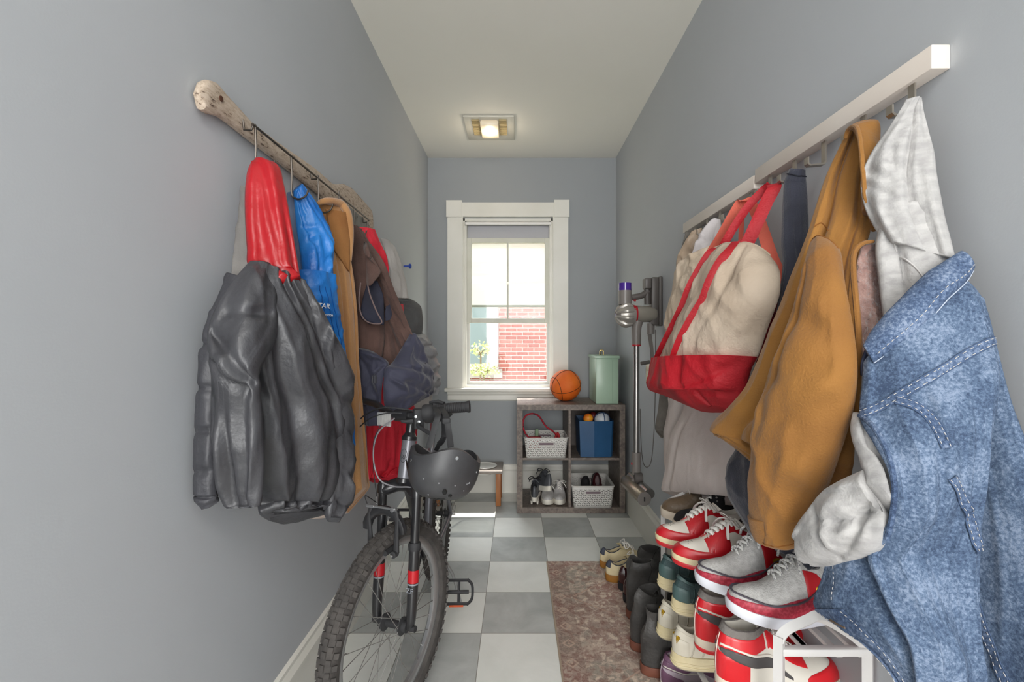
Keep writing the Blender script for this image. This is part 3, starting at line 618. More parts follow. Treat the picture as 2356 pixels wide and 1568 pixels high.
# ---------------- camel coat
cc = thing('camel_coat', 'long camel brown wool coat hanging behind the blue jacket', 'coat', tuple(hooks[2]-Vector((0, 0, .1))))
c = Cloth('L', [(734, 470, .05, 790, 480, .10), (738, 505, .05, 806, 520, .12), (745, 560, .06, 806, 580, .13), (752, 640, .08, 815, 650, .14), (758, 720, .09, 822, 730, .15), (765, 820, .10, 826, 830, .16), (765, 900, .10, 832, 900, .165), (760, 1000, .10, 840, 1010, .17), (740, 1100, .09, 845, 1090, .175), (720, 1150, .08, 845, 1125, .175), (702, 1188, .08, 800, 1180, .15)],
          bulge=.22, back=.2, folds=2.2, amp=.016, wr=.0015, ws=8, seed=13, meander=.25, exp=.7, creases=((.42, .15, .55, .95, .04, .016), (.75, .2, .8, .7, .05, .01)))
c.mesh('body', f_camel, cc)
b = nb(); tube(b, [LW(733, 468, .06)]+[LW(x, y, d) for x, y, d in ((745, 463, .075), (765, 463, .09), (786, 470, .105), (799, 490, .125), (805, 520, .13), (806, 560, .13), (804, 600, .13))], [.007, .010, .012, .013, .013, .012, .010, .007], 12, smooth=40); obj('hood_rim', b, f_camel, cc)
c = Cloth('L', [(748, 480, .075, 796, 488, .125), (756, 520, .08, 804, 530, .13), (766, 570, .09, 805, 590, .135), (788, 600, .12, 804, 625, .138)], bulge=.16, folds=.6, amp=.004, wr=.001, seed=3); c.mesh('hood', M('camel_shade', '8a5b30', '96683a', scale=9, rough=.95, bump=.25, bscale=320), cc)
# ---------------- brown and navy vest (fleece lining outwards)
vt = thing('fleece_vest', 'brown fleece and navy softshell vest bundled on its hook beside the camel coat', 'vest', tuple(hooks[4]-Vector((0, 0, .12))))
c = Cloth('L', [(808, 518, .06, 824, 520, .09), (806, 560, .07, 845, 560, .13), (810, 620, .09, 868, 620, .17), (818, 690, .11, 880, 690, .19), (822, 760, .12, 886, 770, .2), (825, 830, .13, 880, 820, .2)], bulge=.22, folds=2, amp=.014, wr=.0015, seed=17, meander=.4); c.mesh('front_panel', f_brown, vt)
c = Cloth('L', [(824, 524, .08, 838, 540, .1), (835, 580, .1, 880, 600, .2), (850, 640, .14, 905, 660, .24), (862, 700, .16, 930, 720, .27), (872, 760, .17, 950, 770, .3), (866, 800, .17, 965, 810, .31), (862, 840, .17, 970, 830, .31)], bulge=.22, folds=2.4, amp=.018, wr=.0015, seed=19, meander=.5, creases=((.3, .3, .5, .9, .06, .02), (.6, .5, .9, .7, .04, .014))); c.mesh('back_panel', f_brown, vt)
b = nb(); g = [LW(847, 590, .2), LW(876, 620, .215), LW(848, 657, .2)]
c = Cloth('L', [(838, 556, .155, 846, 590, .18), (842, 600, .165, 876, 622, .215), (844, 640, .17, 860, 648, .205), (846, 654, .172, 850, 657, .19)], bulge=.12, folds=0, wr=.001, seed=2); c.mesh('collar', f_brown, vt)
c = Cloth('L', [(845, 650, .165, 868, 645, .2), (836, 680, .15, 882, 680, .215), (830, 710, .145, 884, 720, .22), (830, 730, .145, 884, 745, .22), (845, 742, .16, 878, 746, .215)], bulge=.08, folds=1, amp=.006, wr=.002, seed=21); c.mesh('armhole_lining', f_navyd, vt, 'dark navy lining in the armhole')
b = nb(); tube(b, [LW(x, y, d) for x, y, d in ((830, 650, .15), (826, 690, .15), (832, 725, .16), (850, 742, .19), (878, 742, .235), (866, 715, .215), (852, 680, .195), (846, 655, .18))], .0024, 8, smooth=50); obj('armhole_binding', b, M('brown_binding', '6b5a58', rough=.8), vt)
c = Cloth('L', [(888, 705, .24, 897, 700, .25), (886, 720, .24, 902, 722, .26), (887, 738, .24, 898, 735, .255)], bulge=.1, folds=0, wr=0); c.mesh('armhole_lining', f_navyd, vt)
c = Cloth('L', [(824, 800, .14, 868, 815, .21), (824, 835, .14, 895, 835, .24), (828, 870, .14, 882, 870, .23), (832, 920, .145, 878, 920, .22), (836, 975, .15, 885, 978, .23)], bulge=.22, folds=1.4, amp=.012, wr=.005, seed=23, meander=.6, creases=((.1, .1, .6, .6, .06, .012), (.7, .35, .4, .6, .05, .01))); c.mesh('lower_panel', f_navy, vt, 'navy softshell panel')
c = Cloth('L', [(945, 765, .29, 966, 800, .315), (905, 830, .25, 978, 830, .33), (885, 850, .235, 984, 870, .335), (882, 900, .23, 980, 905, .33), (884, 930, .23, 950, 930, .3), (893, 960, .235, 912, 950, .26)], bulge=.3, folds=1.5, amp=.014, wr=.005, ws=12, seed=25, meander=.7, creases=((.1, .3, .8, .4, .04, .016), (.1, .45, .8, .6, .04, .016), (.3, .15, .9, .25, .04, .012))); cz_ = c; c.mesh('lower_back', f_navy, vt, 'navy softshell panel')
b = nb(); tube(b, [LW(x, y, d) for x, y, d in ((978, 835, .345), (985, 868, .35), (981, 902, .345), (950, 930, .315), (912, 956, .27), (896, 962, .25))], .0028, 8, smooth=40); obj('zip', b, M('zip_tape', '3b3640', rough=.6), vt)
b = nb(); p = LW(895, 950, .255); box(b, p-Vector((.004, .003, .006)), p+Vector((.004, .003, .006)), .001); box(b, p-Vector((.003, .002, .02)), p+Vector((.001, .002, -.008)), .001); obj('zip_pull', b, m_chrome, vt)
b = nb(); p = LW(863, 867, .245)
for k_ in range(3): lathe(b, [(.007, 0), (.006, .003), (0, .004)], axis(p+Vector((0, 0, -.007*k_)), (.5, -.8, 0)), 12)
obj('toggle', b, M('toggle_black', '23242c', rough=.5), vt)
# ---------------- red jacket
rj = thing('red_jacket', 'red jacket hanging behind the brown and navy vest', 'jacket', tuple(hooks[5]-Vector((0, 0, .1))))
c = Cloth('L', [(827, 522, .07, 862, 528, .11), (835, 560, .08, 878, 565, .13), (850, 590, .1, 892, 600, .15), (875, 620, .12, 896, 640, .155)], bulge=.15, folds=1.5, amp=.01, wr=.003, seed=27); c.mesh('collar', M('red_fleece', 'c8182c', 'd42a3c', scale=5, rough=.75, bump=.2, bscale=200), rj)
c = Cloth('L', [(830, 700, .05, 925, 700, .16), (835, 850, .05, 935, 850, .18), (842, 930, .05, 952, 935, .2), (843, 990, .05, 958, 975, .205), (845, 1040, .05, 955, 1040, .2), (846, 1085, .05, 950, 1075, .19), (846, 1104, .05, 925, 1100, .17)], bulge=.2, folds=3, amp=.024, wr=.002, seed=29, meander=.3, creases=((.36, .75, .38, 1, .05, .03),)); c.mesh('body', M('red_fleece', 'c8182c'), rj)
# ---------------- grey and white jacket on its own hook at the far end
hk = thing('wall_hook', 'blue topped coat hook on the left wall near the window', 'hook', tuple(LW(930, 612, .0)))
b = nb(); p = LW(929, 612, 0); cyl(b, p, p+Vector((.035, 0, 0)), .006, 10); lathe(b, [(.0, 0), (.014, .002), (.016, .01), (.010, .016), (0, .018)], axis(p+Vector((.03, 0, 0)), (1, 0, 0)), 14); obj('hook_knob', b, M('hook_blue', '2e4aa3', rough=.4), hk)
gj = thing('grey_jacket', 'grey and charcoal winter jacket hanging last before the window', 'jacket', tuple(LW(925, 640, .03)))
c = Cloth('L', [(874, 548, .03, 893, 552, .05), (885, 575, .04, 910, 575, .07), (895, 610, .06, 925, 620, .1), (900, 650, .08, 935, 660, .13), (905, 686, .09, 940, 688, .15)], bulge=.2, folds=1.5, amp=.008, wr=.002, seed=31); c.mesh('shoulder', f_paleg, gj)
c = Cloth('L', [(905, 684, .09, 942, 686, .15), (910, 710, .09, 965, 702, .17), (915, 740, .09, 971, 740, .18), (920, 775, .09, 971, 768, .18)], bulge=.2, folds=1.2, amp=.006, wr=.002, seed=33); c.mesh('chest_panel', f_dgrey, gj, 'charcoal chest panel')
c = Cloth('L', [(935, 770, .13, 972, 766, .185), (945, 800, .14, 986, 792, .195), (955, 840, .15, 995, 830, .2), (965, 880, .16, 999, 880, .205), (975, 905, .17, 998, 905, .2)], bulge=.3, folds=1, amp=.006, wr=.008, ws=18, seed=35, creases=tuple((0, v, 1, v+.03, .03, .012) for v in (.2, .4, .6, .8))); c.mesh('sleeve', f_mgrey, gj)
c = Cloth('L', [(915, 770, .09, 972, 768, .17), (925, 850, .09, 975, 850, .17), (935, 900, .09, 990, 890, .175), (945, 940, .1, 990, 930, .17), (948, 960, .1, 985, 945, .165)], bulge=.2, folds=1.5, amp=.01, wr=.003, seed=37); c.mesh('body', f_paleg, gj)
# ============================================================ RIGHT WALL
m_rail = M('rail_white', 'd8cec4', 'dfd6cd', scale=4, rough=.45); m_nick = M('brushed_nickel', 'a19a90', rough=.35, metal=.7)
def rail(label, y0, y1, z0, z1, hooksY, group, dx=0):
    t = thing('hook_rail', label, 'coat rack', (XR, (y0+y1)/2, (z0+z1)/2), group)
    b = nb(); box(b, (XR-.034-dx, y0, z0), (XR-.0, y1, z1), .0025); obj('rail_bar', b, m_rail, t)
    for y in hooksY:
        b = nb(); x = XR-.022
        g = [(x, z0+.004), (x, z0-.052), (x-.004, z0-.058), (x-.040, z0-.061), (x-.045, z0-.056), (x-.045, z0-.040)]
        prism(b, g+[(x-.0415, z0-.040), (x-.0415, z0-.054), (x-.037, z0-.0575), (x-.006, z0-.0545), (x-.0035, z0-.050), (x-.0035, z0+.004)], lambda u, v, d: Vector((u, d, v)), y-.0075, y+.0075)
        obj('hook', b, m_nick, t, False)
    return t
rail('long white coat rail nearest the camera on the right wall, carrying the grey hoodie', .829, 1.445, 1.653, 1.696, (.882, 1.005, 1.135, 1.255, 1.375), 'white coat rails')
rail('white coat rail farther back on the right wall, carrying khaki and white garments', 1.452, 2.07, 1.640, 1.682, (1.49, 1.60, 1.715, 1.83, 1.95), 'white coat rails')
# ---------------- faded black denim jacket at the far end
dj = thing('black_denim_jacket', 'narrow faded black denim jacket hanging farthest along the right wall, next to the vacuum', 'jacket', tuple(RW(1575, 545, .03)))
c = Cloth('R', [(1578, 532, .09, 1600, 530, .04), (1560, 600, .11, 1600, 600, .04), (1545, 680, .13, 1600, 680, .04), (1530, 770, .14, 1590, 770, .04), (1522, 860, .145, 1580, 860, .04), (1514, 940, .15, 1570, 940, .04), (1507, 985, .15, 1560, 985, .04), (1520, 1005, .14, 1550, 1003, .05)], bulge=.2, folds=2, amp=.01, wr=.003, seed=41)
c.mesh('body', f_olive, dj); b = nb(); c.seam(b, [(0.02, .28), (.5, .33), (.98, .36)], .0015); obj('seam', b, M('olive_seam', '8b857b', rough=.9), dj)
# ---------------- khaki satin cap-like jacket
kj = thing('khaki_jacket', 'khaki satin jacket bunched on its hook between the black denim jacket and the white shirt', 'jacket', tuple(RW(1600, 530, .03)))
c = Cloth('R', [(1590, 533, .08, 1616, 524, .04), (1568, 570, .11, 1612, 560, .05), (1556, 600, .13, 1606, 600, .06), (1558, 630, .14, 1596, 640, .07), (1572, 642, .13, 1590, 645, .08)], bulge=.3, folds=1.4, amp=.012, wr=.005, ws=20, seed=43, creases=((.2, .4, .5, .9, .06, .012),)); c.mesh('hood', f_tanj, kj)
c = Cloth('R', [(1562, 630, .12, 1600, 640, .07), (1548, 760, .12, 1600, 760, .06), (1540, 900, .11, 1600, 900, .05), (1530, 1000, .10, 1610, 1000, .04), (1535, 1090, .09, 1600, 1090, .04), (1558, 1150, .07, 1590, 1150, .04), (1562, 1168, .07, 1584, 1170, .04)], bulge=.2, folds=2, amp=.012, wr=.002, seed=44); c.mesh('body', f_beige, kj)
# ---------------- white shirt + long pale coat
ws = thing('white_shirt', 'off white cotton shirt hanging behind the straps of the coral trimmed tote', 'shirt', tuple(RW(1640, 510, .03)))
c = Cloth('R', [(1640, 504, .07, 1658, 506, .05), (1612, 540, .10, 1662, 540, .06), (1600, 575, .12, 1664, 580, .07), (1588, 600, .13, 1660, 620, .07), (1588, 625, .13, 1650, 650, .07)], bulge=.28, folds=1.6, amp=.012, wr=.004, seed=45, creases=((.1, .35, .7, .4, .04, .01),)); c.mesh('collar', f_pale, ws)
c = Cloth('R', [(1590, 615, .13, 1700, 620, .05), (1575, 800, .11, 1740, 800, .035), (1575, 930, .11, 1740, 920, .03), (1545, 1000, .12, 1745, 1000, .03), (1533, 1080, .12, 1745, 1080, .03), (1527, 1125, .12, 1740, 1140, .03), (1545, 1138, .12, 1732, 1155, .03), (1590, 1144, .11, 1725, 1162, .03)], bulge=.10, back=.03, folds=2.0, amp=.010, wr=.0015, seed=46, meander=.25, creases=((.3, .4, .22, 1, .04, .016),)); c.mesh('body', f_beige, ws)
# ---------------- coral trimmed tote (behind)
ct = thing('coral_tote_bag', 'faded canvas tote bag with coral straps hanging behind the red bottomed tote', 'bag', tuple(RW(1710, 465, .05)))
c = Cloth('R', [(1565, 650, .14, 1690, 560, .07), (1558, 690, .16, 1700, 640, .08), (1545, 760, .18, 1700, 760, .09), (1540, 820, .19, 1690, 860, .09), (1545, 850, .19, 1680, 900, .1)], bulge=.25, back=.15, folds=1.3, amp=.012, wr=.006, ws=15, seed=47); c.mesh('canvas_body', f_canvas2, ct)
c = Cloth('R', [(1542, 815, .19, 1560, 820, .185), (1532, 845, .19, 1560, 850, .185), (1524, 860, .19, 1560, 868, .18), (1527, 885, .18, 1560, 900, .17)], bulge=.2, folds=0, wr=.002); c.mesh('coral_base', f_coral, ct, 'coral base')
def strap(bm, pts, wd, th=.0016, n=60, up=None):
    """flat strap of given half width; pts (x,y,d) photo + wall distance, widths vertical-ish"""
    P = [Vector(p) for p in cr([tuple(RW(*p[:3])) for p in pts], n)]
    tube(bm, P, 1, 8, flat=(wd, th), up=up or (.9, -.43, .1))
b = nb(); strap(b, [(1562, 655, .15), (1610, 615, .14), (1650, 560, .12), (1685, 500, .10), (1706, 466, .085), (1716, 460, .08)], .017); strap(b, [(1714, 458, .07), (1735, 480, .06), (1755, 530, .06), (1775, 590, .075), (1790, 625, .09), (1797, 650, .1)], .016); obj('strap', b, f_coral, ct, label='coral strap')
b = nb(); strap(b, [(1712, 460, .075), (1706, 520, .07), (1703, 580, .075), (1700, 610, .08)], .007, n=30); obj('strap', b, f_coral, ct, label='coral strap')
b = nb(); tube(b, [RW(1562, 655, .15), RW(1572, 646, .145), RW(1590, 640, .14), RW(1615, 628, .13)], .0035, 8, smooth=16); tube(b, [RW(1563, 654, .151), RW(1560, 668, .16), RW(1555, 690, .168)], .003, 8, smooth=12); obj('rim_binding', b, f_coral, ct)
# ---------------- red tote
rt = thing('red_tote_bag', 'natural canvas tote bag with bright red straps and red base hanging in front', 'bag', tuple(RW(1778, 428, .05)))
c = Cloth('R', [(1650, 592, .15, 1775, 592, .10), (1640, 606, .165, 1790, 612, .11), (1612, 660, .19, 1796, 640, .125), (1590, 720, .2, 1790, 690, .135), (1560, 790, .215, 1760, 770, .15), (1536, 838, .225, 1735, 834, .165, .20)], bulge=.24, back=.14, folds=1.6, amp=.008, wr=.003, ws=14, seed=51, meander=.6, exp=.65,
          creases=((.15, .3, .6, .6, .04, .005), (.6, .3, .9, .7, .04, .006), (.66, .1, .64, 1, .03, .008)))
tot = c; c.mesh('canvas_body', f_canvas, rt)
b = nb(); c.seam(b, [(.02, .04), (.3, .02), (.6, .02), (.98, .05)], .0028, .001, 40); obj('hem', b, f_canvas, rt)
for u0, u1 in ((.16, .17), (.56, .52)):
    b = nb(); P = [Vector(q) for q in cr([tuple(c.front(u0+(u1-u0)*i/7, .03+.94*i/7, .004)) for i in range(8)], 50)]; tube(b, P, 1, 8, flat=(.0125, .0012), up=(.9, -.43, .05)); obj('strap', b, f_redc, rt, label='red strap')
c = Cloth('R', [(1537, 830, .229, 1742, 820, .166), (1530, 858, .235, 1728, 845, .17), (1526, 885, .235, 1716, 885, .175), (1540, 912, .23, 1705, 905, .18), (1575, 930, .225, 1690, 925, .19), (1610, 945, .22, 1672, 940, .2)], bulge=.25, back=.14, folds=.8, amp=.006, wr=.003, ws=13, seed=53, exp=.65, creases=((.62, 0, .68, 1, .035, .016), (.62, .5, .95, .15, .04, .01))); c.mesh('red_base', f_redc, rt, 'red base')
# side gusset, red, on the near side
c2 = Cloth('R', [(1785, 640, .12, 1798, 650, .09), (1765, 700, .135, 1790, 700, .09), (1742, 770, .15, 1770, 780, .09), (1725, 830, .16, 1755, 830, .09)], bulge=.1, folds=.5, amp=.004, wr=.003, seed=54); c2.mesh('gusset', f_redc, rt, 'dark red inner gusset')
a0 = tot.front(.16, .03, .002); a1 = tot.front(.56, .03, .002)
def strap3(bm, P, wd, up): tube(bm, [Vector(p) for p in cr([tuple(p) for p in P], 50)], 1, 8, flat=(wd, .0014), up=up)
b = nb(); strap3(b, [a1, RW(1712, 570, .145), RW(1738, 520, .125), RW(1765, 462, .095), RW(1782, 430, .075), RW(1776, 424, .065)], .0165, (.9, -.43, .1)); obj('strap', b, f_redc, rt, label='red strap')
b = nb(); strap3(b, [a0, RW(1655, 578, .16), RW(1690, 520, .13), RW(1725, 470, .10), RW(1757, 437, .07), RW(1772, 423, .06)], .0115, (.9, -.43, .1)); obj('strap', b, f_redc, rt, label='red strap')
# ---------------- navy sweatshirt
nv_ = thing('navy_sweatpants', 'dark navy fleece sweatpants hanging by the cuff behind the tan work jacket', 'trousers', tuple(RW(1848, 400, .03)))
c = Cloth('R', [(1815, 390, .08, 1853, 393, .045), (1806, 412, .085, 1855, 415, .045), (1803, 425, .085, 1856, 428, .045), (1800, 480, .09, 1860, 480, .045), (1797, 560, .10, 1862, 560, .045), (1798, 640, .1, 1870, 640, .045), (1760, 850, .1, 1880, 850, .045), (1720, 1000, .1, 1880, 1000, .045), (1690, 1060, .12, 1880, 1080, .045), (1680, 1090, .14, 1890, 1140, .045), (1683, 1140, .15, 1900, 1200, .045), (1710, 1200, .15, 1900, 1240, .05), (1740, 1240, .15, 1895, 1280, .06), (1830, 1285, .11, 1890, 1300, .06), (1860, 1308, .1, 1885, 1308, .07)], bulge=.3, back=.1, folds=1.8, amp=.014, wr=.003, seed=57, meander=.6)
c.mesh('leg', f_dnavy, nv_); b = nb(); c.seam(b, [(0, .035), (.5, .05), (1, .045)], .0018, .0005); obj('cuff_seam', b, M('navy_seam', '22242e', rough=.9), nv_)
# ---------------- tan work jacket
wj = thing('work_jacket', 'tan duck canvas work jacket with sherpa lining on the right rail', 'jacket', tuple(RW(2000, 290, .05)))
c = Cloth('R', [(1952, 300, .09, 2020, 288, .05), (1930, 340, .10, 2022, 320, .05), (1898, 410, .12, 2008, 410, .06), (1872, 490, .15, 2005, 520, .09), (1850, 560, .17, 1980, 600, .12), (1815, 650, .19, 1975, 680, .14), (1775, 760, .21, 1975, 770, .16), (1720, 890, .24, 1970, 940, .17), (1645, 975, .27, 1966, 1050, .18), (1655, 1000, .27, 1962, 1080, .18), (1735, 1065, .25, 1955, 1110, .18), (1800, 1130, .22, 1930, 1150, .18)], bulge=.16, back=.1, folds=2.2, amp=.014, wr=.003, ws=9, seed=61, meander=.35, exp=.7,
          creases=((.3, .05, .42, .9, .04, .018), (.7, .08, .72, .5, .05, .014)))
c.mesh('body', f_must, wj); bodyw = c
b = nb(); c.seam(b, [(.0, .805), (.2, .83), (.33, .90)], .004, -.001, 30); obj('hem', b, f_must, wj)
# collar folded over the hook
c = Cloth('R', [(1952, 296, .09, 2024, 284, .05), (1968, 310, .10, 2026, 300, .055), (1982, 360, .115, 2022, 360, .07), (1988, 420, .12, 2014, 430, .075), (1992, 480, .12, 2008, 500, .08)], bulge=.25, back=.2, folds=.6, amp=.005, wr=.002, seed=62); c.mesh('collar', f_must, wj)
b = nb(); tube(b, [RW(x, y, d) for x, y, d in ((1945, 318, .10), (1952, 298, .1), (1966, 290, .105), (1976, 305, .115), (1982, 350, .125), (1986, 400, .13), (1990, 450, .13), (2000, 490, .12), (2009, 520, .10), (2010, 530, .1))], .004, 8, smooth=50); obj('collar_edge', b, f_must, wj)
# sherpa and placket
c = Cloth('R', [(1985, 565, .13, 2012, 560, .09), (1972, 600, .14, 2018, 610, .095), (1970, 680, .15, 2024, 690, .1), (1975, 760, .16, 2024, 760, .1), (1982, 860, .16, 2010, 860, .1)], bulge=.2, folds=.8, amp=.005, wr=.004, ws=60, seed=63); c.mesh('lining', f_sherpa, wj, 'dusty pink sherpa lining')
b = nb(); tube(b, [RW(x, y, d) for x, y, d in ((2010, 555, .12), (1985, 560, .14), (1966, 580, .155), (1963, 620, .165), (1970, 700, .175), (1976, 790, .185), (1974, 880, .19), (1970, 960, .19))], [.003, .004, .0045, .005, .005, .005, .005, .004], 8, smooth=50); obj('placket_edge', b, f_must, wj)
# sleeve
c = Cloth('R', [(1872, 560, .19, 1915, 556, .185), (1858, 590, .215, 1935, 580, .19), (1846, 650, .235, 1945, 650, .2), (1820, 740, .25, 1962, 740, .205), (1790, 830, .26, 1972, 830, .21), (1765, 920, .265, 1968, 920, .21), (1745, 1010, .27, 1945, 1010, .21), (1733, 1100, .275, 1910, 1110, .215), (1728, 1170, .28, 1875, 1180, .22), (1729, 1215, .28, 1850, 1235, .22), (1735, 1228, .278, 1841, 1250, .22)],
          bulge=.36, back=.25, folds=1.2, amp=.012, wr=.0045, ws=10, seed=67, meander=.5, exp=.6,
          creases=((.1, .28, .75, .33, .03, .008), (.15, .45, .8, .42, .03, .010), (.3, .55, .9, .5, .03, .008), (.15, .64, .7, .62, .025, .007), (.25, .2, .3, .5, .05, .010)))
c.mesh('sleeve', f_must, wj); slw = c
m_st = M('tan_stitch', '7d4d1a', rough=.9)
b = nb(); c.seam(b, [(.02, .06), (.3, .015), (.7, .02), (.98, .09)], .0013, .0004, 40); obj('sleeve_seam', b, m_st, wj)
b = nb(); c.seam(b, [(0.01, .9), (.5, .925), (.99, .9)], .0013, .0004, 40); obj('cuff_seam', b, m_st, wj)
c = Cloth('R', [(1728, 1178, .281, 1872, 1185, .22), (1729, 1205, .282, 1856, 1220, .22), (1734, 1229, .28, 1841, 1251, .22)], bulge=.375, back=.25, folds=0, wr=.002, seed=68, exp=.6); c.mesh('cuff', f_must, wj)
b = nb(); bodyw.seam(b, [(.2, .32), (.3, .3), (.42, .32)], .0013, .0006, 30); obj('shoulder_seam', b, m_st, wj)
# ---------------- grey hoodie
hd = thing('grey_hoodie', 'heather grey hooded sweatshirt hanging on the nearest hook with a denim jacket over it', 'hoodie', tuple(RW(2120, 230, .04)))
c = Cloth('R', [(2086, 228, .08, 2114, 226, .05), (2065, 262, .09, 2122, 255, .05), (2040, 300, .105, 2136, 300, .05), (2008, 345, .12, 2150, 350, .05), (1986, 390, .13, 2156, 400, .05), (1980, 430, .135, 2165, 450, .05), (1990, 480, .13, 2175, 500, .05), (2015, 530, .12, 2188, 550, .05), (2040, 560, .11, 2200, 600, .05)], bulge=.26, back=.12, folds=1.6, amp=.018, wr=.003, ws=9, seed=71, meander=.35,
          creases=((.55, .02, .62, .95, .035, .022), (.1, .5, .45, .6, .04, .012), (.3, .35, .5, .55, .04, .010), (.05, .58, .42, .68, .03, .010)))
c.mesh('hood', f_heath, hd)
c = Cloth('R', [(2035, 480, .11, 2140, 460, .06), (2014, 560, .125, 2188, 560, .045), (2020, 640, .13, 2204, 620, .045), (2030, 720, .13, 2215, 660, .045), (2040, 800, .13, 2240, 740, .045)], bulge=.2, back=.1, folds=1.8, amp=.014, wr=.002, seed=73, meander=.3, creases=((.35, 0, .36, 1, .04, .016),)); c.mesh('body', f_heath, hd)
b = nb(); c.seam(b, [(.28, .02), (.32, .3), (.5, .5), (.62, .75)], .0016, .0006, 40); obj('seam', b, M('heather_dark', 'b5b2b0', rough=.95), hd)
# sleeve of the hoodie poking out of the armhole, then its bunched cuff
c = Cloth('R', [(1962, 948, .215, 1995, 975, .2), (1956, 985, .225, 2030, 1020, .195), (1966, 1030, .23, 2045, 1070, .195), (1990, 1070, .235, 2052, 1130, .2), (1995, 1110, .24, 2048, 1185, .205)], bulge=.4, back=.3, folds=1, amp=.008, wr=.002, seed=75, creases=((.4, .1, .5, .9, .06, .012),)); c.mesh('sleeve', f_heath, hd)
c = Cloth('R', [(1985, 1080, .235, 2048, 1180, .205), (1945, 1098, .24, 2046, 1215, .21), (1918, 1112, .245, 2030, 1262, .215), (1900, 1125, .25, 1985, 1283, .22), (1878, 1150, .255, 1950, 1290, .225), (1856, 1178, .26, 1920, 1298, .23), (1841, 1205, .26, 1888, 1298, .235), (1848, 1232, .255, 1870, 1285, .238)], bulge=.42, back=.3, folds=1.6, amp=.012, wr=.005, ws=13, seed=77, meander=.8, exp=.55,
          creases=((.75, 0, .35, .5, .05, .02), (.55, .05, .8, .45, .04, .016), (.1, .55, .92, .5, .03, .009), (.3, .1, .1, .4, .05, .01)))
c.mesh('cuff', f_heath, hd)
# ---------------- denim jacket
de = thing('denim_jacket', 'oversized stonewashed blue denim jacket hanging nearest the camera over the grey hoodie', 'jacket', tuple(RW(2150, 620, .06)))
c = Cloth('R', [(1985, 835, .20, 2222, 640, .06), (1983, 880, .21, 2262, 690, .05), (1978, 960, .22, 2290, 790, .045), (2010, 1020, .22, 2300, 890, .065), (2045, 1090, .22, 2278, 1010, .085), (2052, 1190, .22, 2262, 1130, .09), (1996, 1270, .225, 2256, 1250, .095), (2020, 1345, .225, 2254, 1350, .095), (2058, 1420, .225, 2254, 1450, .095), (2096, 1490, .22, 2256, 1540, .095), (2112, 1600, .215, 2260, 1640, .095)],
          bulge=.15, back=.08, folds=2.2, amp=.016, wr=.0025, ws=8, seed=81, meander=.3, exp=.7, nu=110, nv=150,
          creases=((.45, .3, .55, 1, .06, .012),))
c.mesh('body', f_denim, de); dn = c
def dseam(uv, wdt=.0022, st=True, nm='seam'):
    b = nb(); dn.seam(b, uv, wdt*.7, .0022, 90, flat=(1, .5)); o = obj(nm, b, m_seamd, de)
    if st:
        b = nb(); P = [(u, v-.006) for u, v in uv]; dn.stitches(b, P, .007, .0008, .003); dn.stitches(b, [(u, v+.012) for u, v in uv], .007, .0008, .003); obj('stitching', b, m_thread, de)
for uv in ([(.01, .19), (.22, .205), (.45, .205), (.7, .19), (.97, .195)], [(.30, .22), (.44, .30), (.50, .38)], [(.52, .44), (.72, .52), (.93, .61)]): felled(dn, uv, .0062, f_denimd, m_seamd, m_thread, de)
c = Cloth('R', [(2218, 660, .07, 2262, 690, .04), (2210, 760, .07, 2292, 790, .035), (2215, 900, .07, 2330, 930, .03), (2222, 1050, .07, 2400, 1110, .025), (2226, 1200, .07, 2450, 1260, .02), (2226, 1350, .07, 2490, 1420, .02), (2228, 1480, .07, 2540, 1560, .02), (2230, 1640, .07, 2600, 1760, .02)], bulge=.16, back=.06, folds=1.3, amp=.012, wr=.002, ws=8, seed=88, meander=.3, exp=.7); c.mesh('sleeve', f_denim, de)
felled(c, [(.12, .74), (.32, .87), (.5, .99)], .0062, f_denimd, m_seamd, m_thread, de)
# armhole edge band
b = nb(); tube(b, [RW(x, y, d) for x, y, d in ((1978, 955, .225), (2012, 985, .235), (2045, 1050, .24), (2058, 1120, .24), (2052, 1190, .24), (2040, 1240, .24))], .0038, 8, smooth=50); obj('armhole_edge', b, f_denimd, de)
# collar
c = Cloth('R', [(2203, 582, .06, 2240, 622, .055), (2160, 610, .09, 2222, 650, .075), (2110, 650, .12, 2180, 690, .11), (2060, 700, .155, 2130, 745, .14), (2010, 755, .185, 2075, 790, .17), (1985, 795, .205, 2010, 835, .20)], bulge=.3, back=.3, folds=0, wr=.003, ws=12, seed=83, exp=.6); c.mesh('collar', f_denimd, de); col_ = c
b = nb(); c.stitches(b, [(.82, .02), (.8, .5), (.8, .95)], .006, .0008, .001); obj('stitching', b, m_thread, de)
b = nb(); c.seam(b, [(1, 0), (1, .5), (1, 1)], .001, 0, 50); obj('collar_edge', b, M('pale_edge', 'a5adbb', rough=.9), de)
c = Cloth('R', [(1995, 790, .19, 2030, 775, .17), (1984, 830, .2, 2005, 830, .18), (1982, 862, .2, 1996, 868, .19)], bulge=.1, folds=0, wr=0); c.mesh('collar_inside', M('navy_tape', '33394f', rough=.9), de)
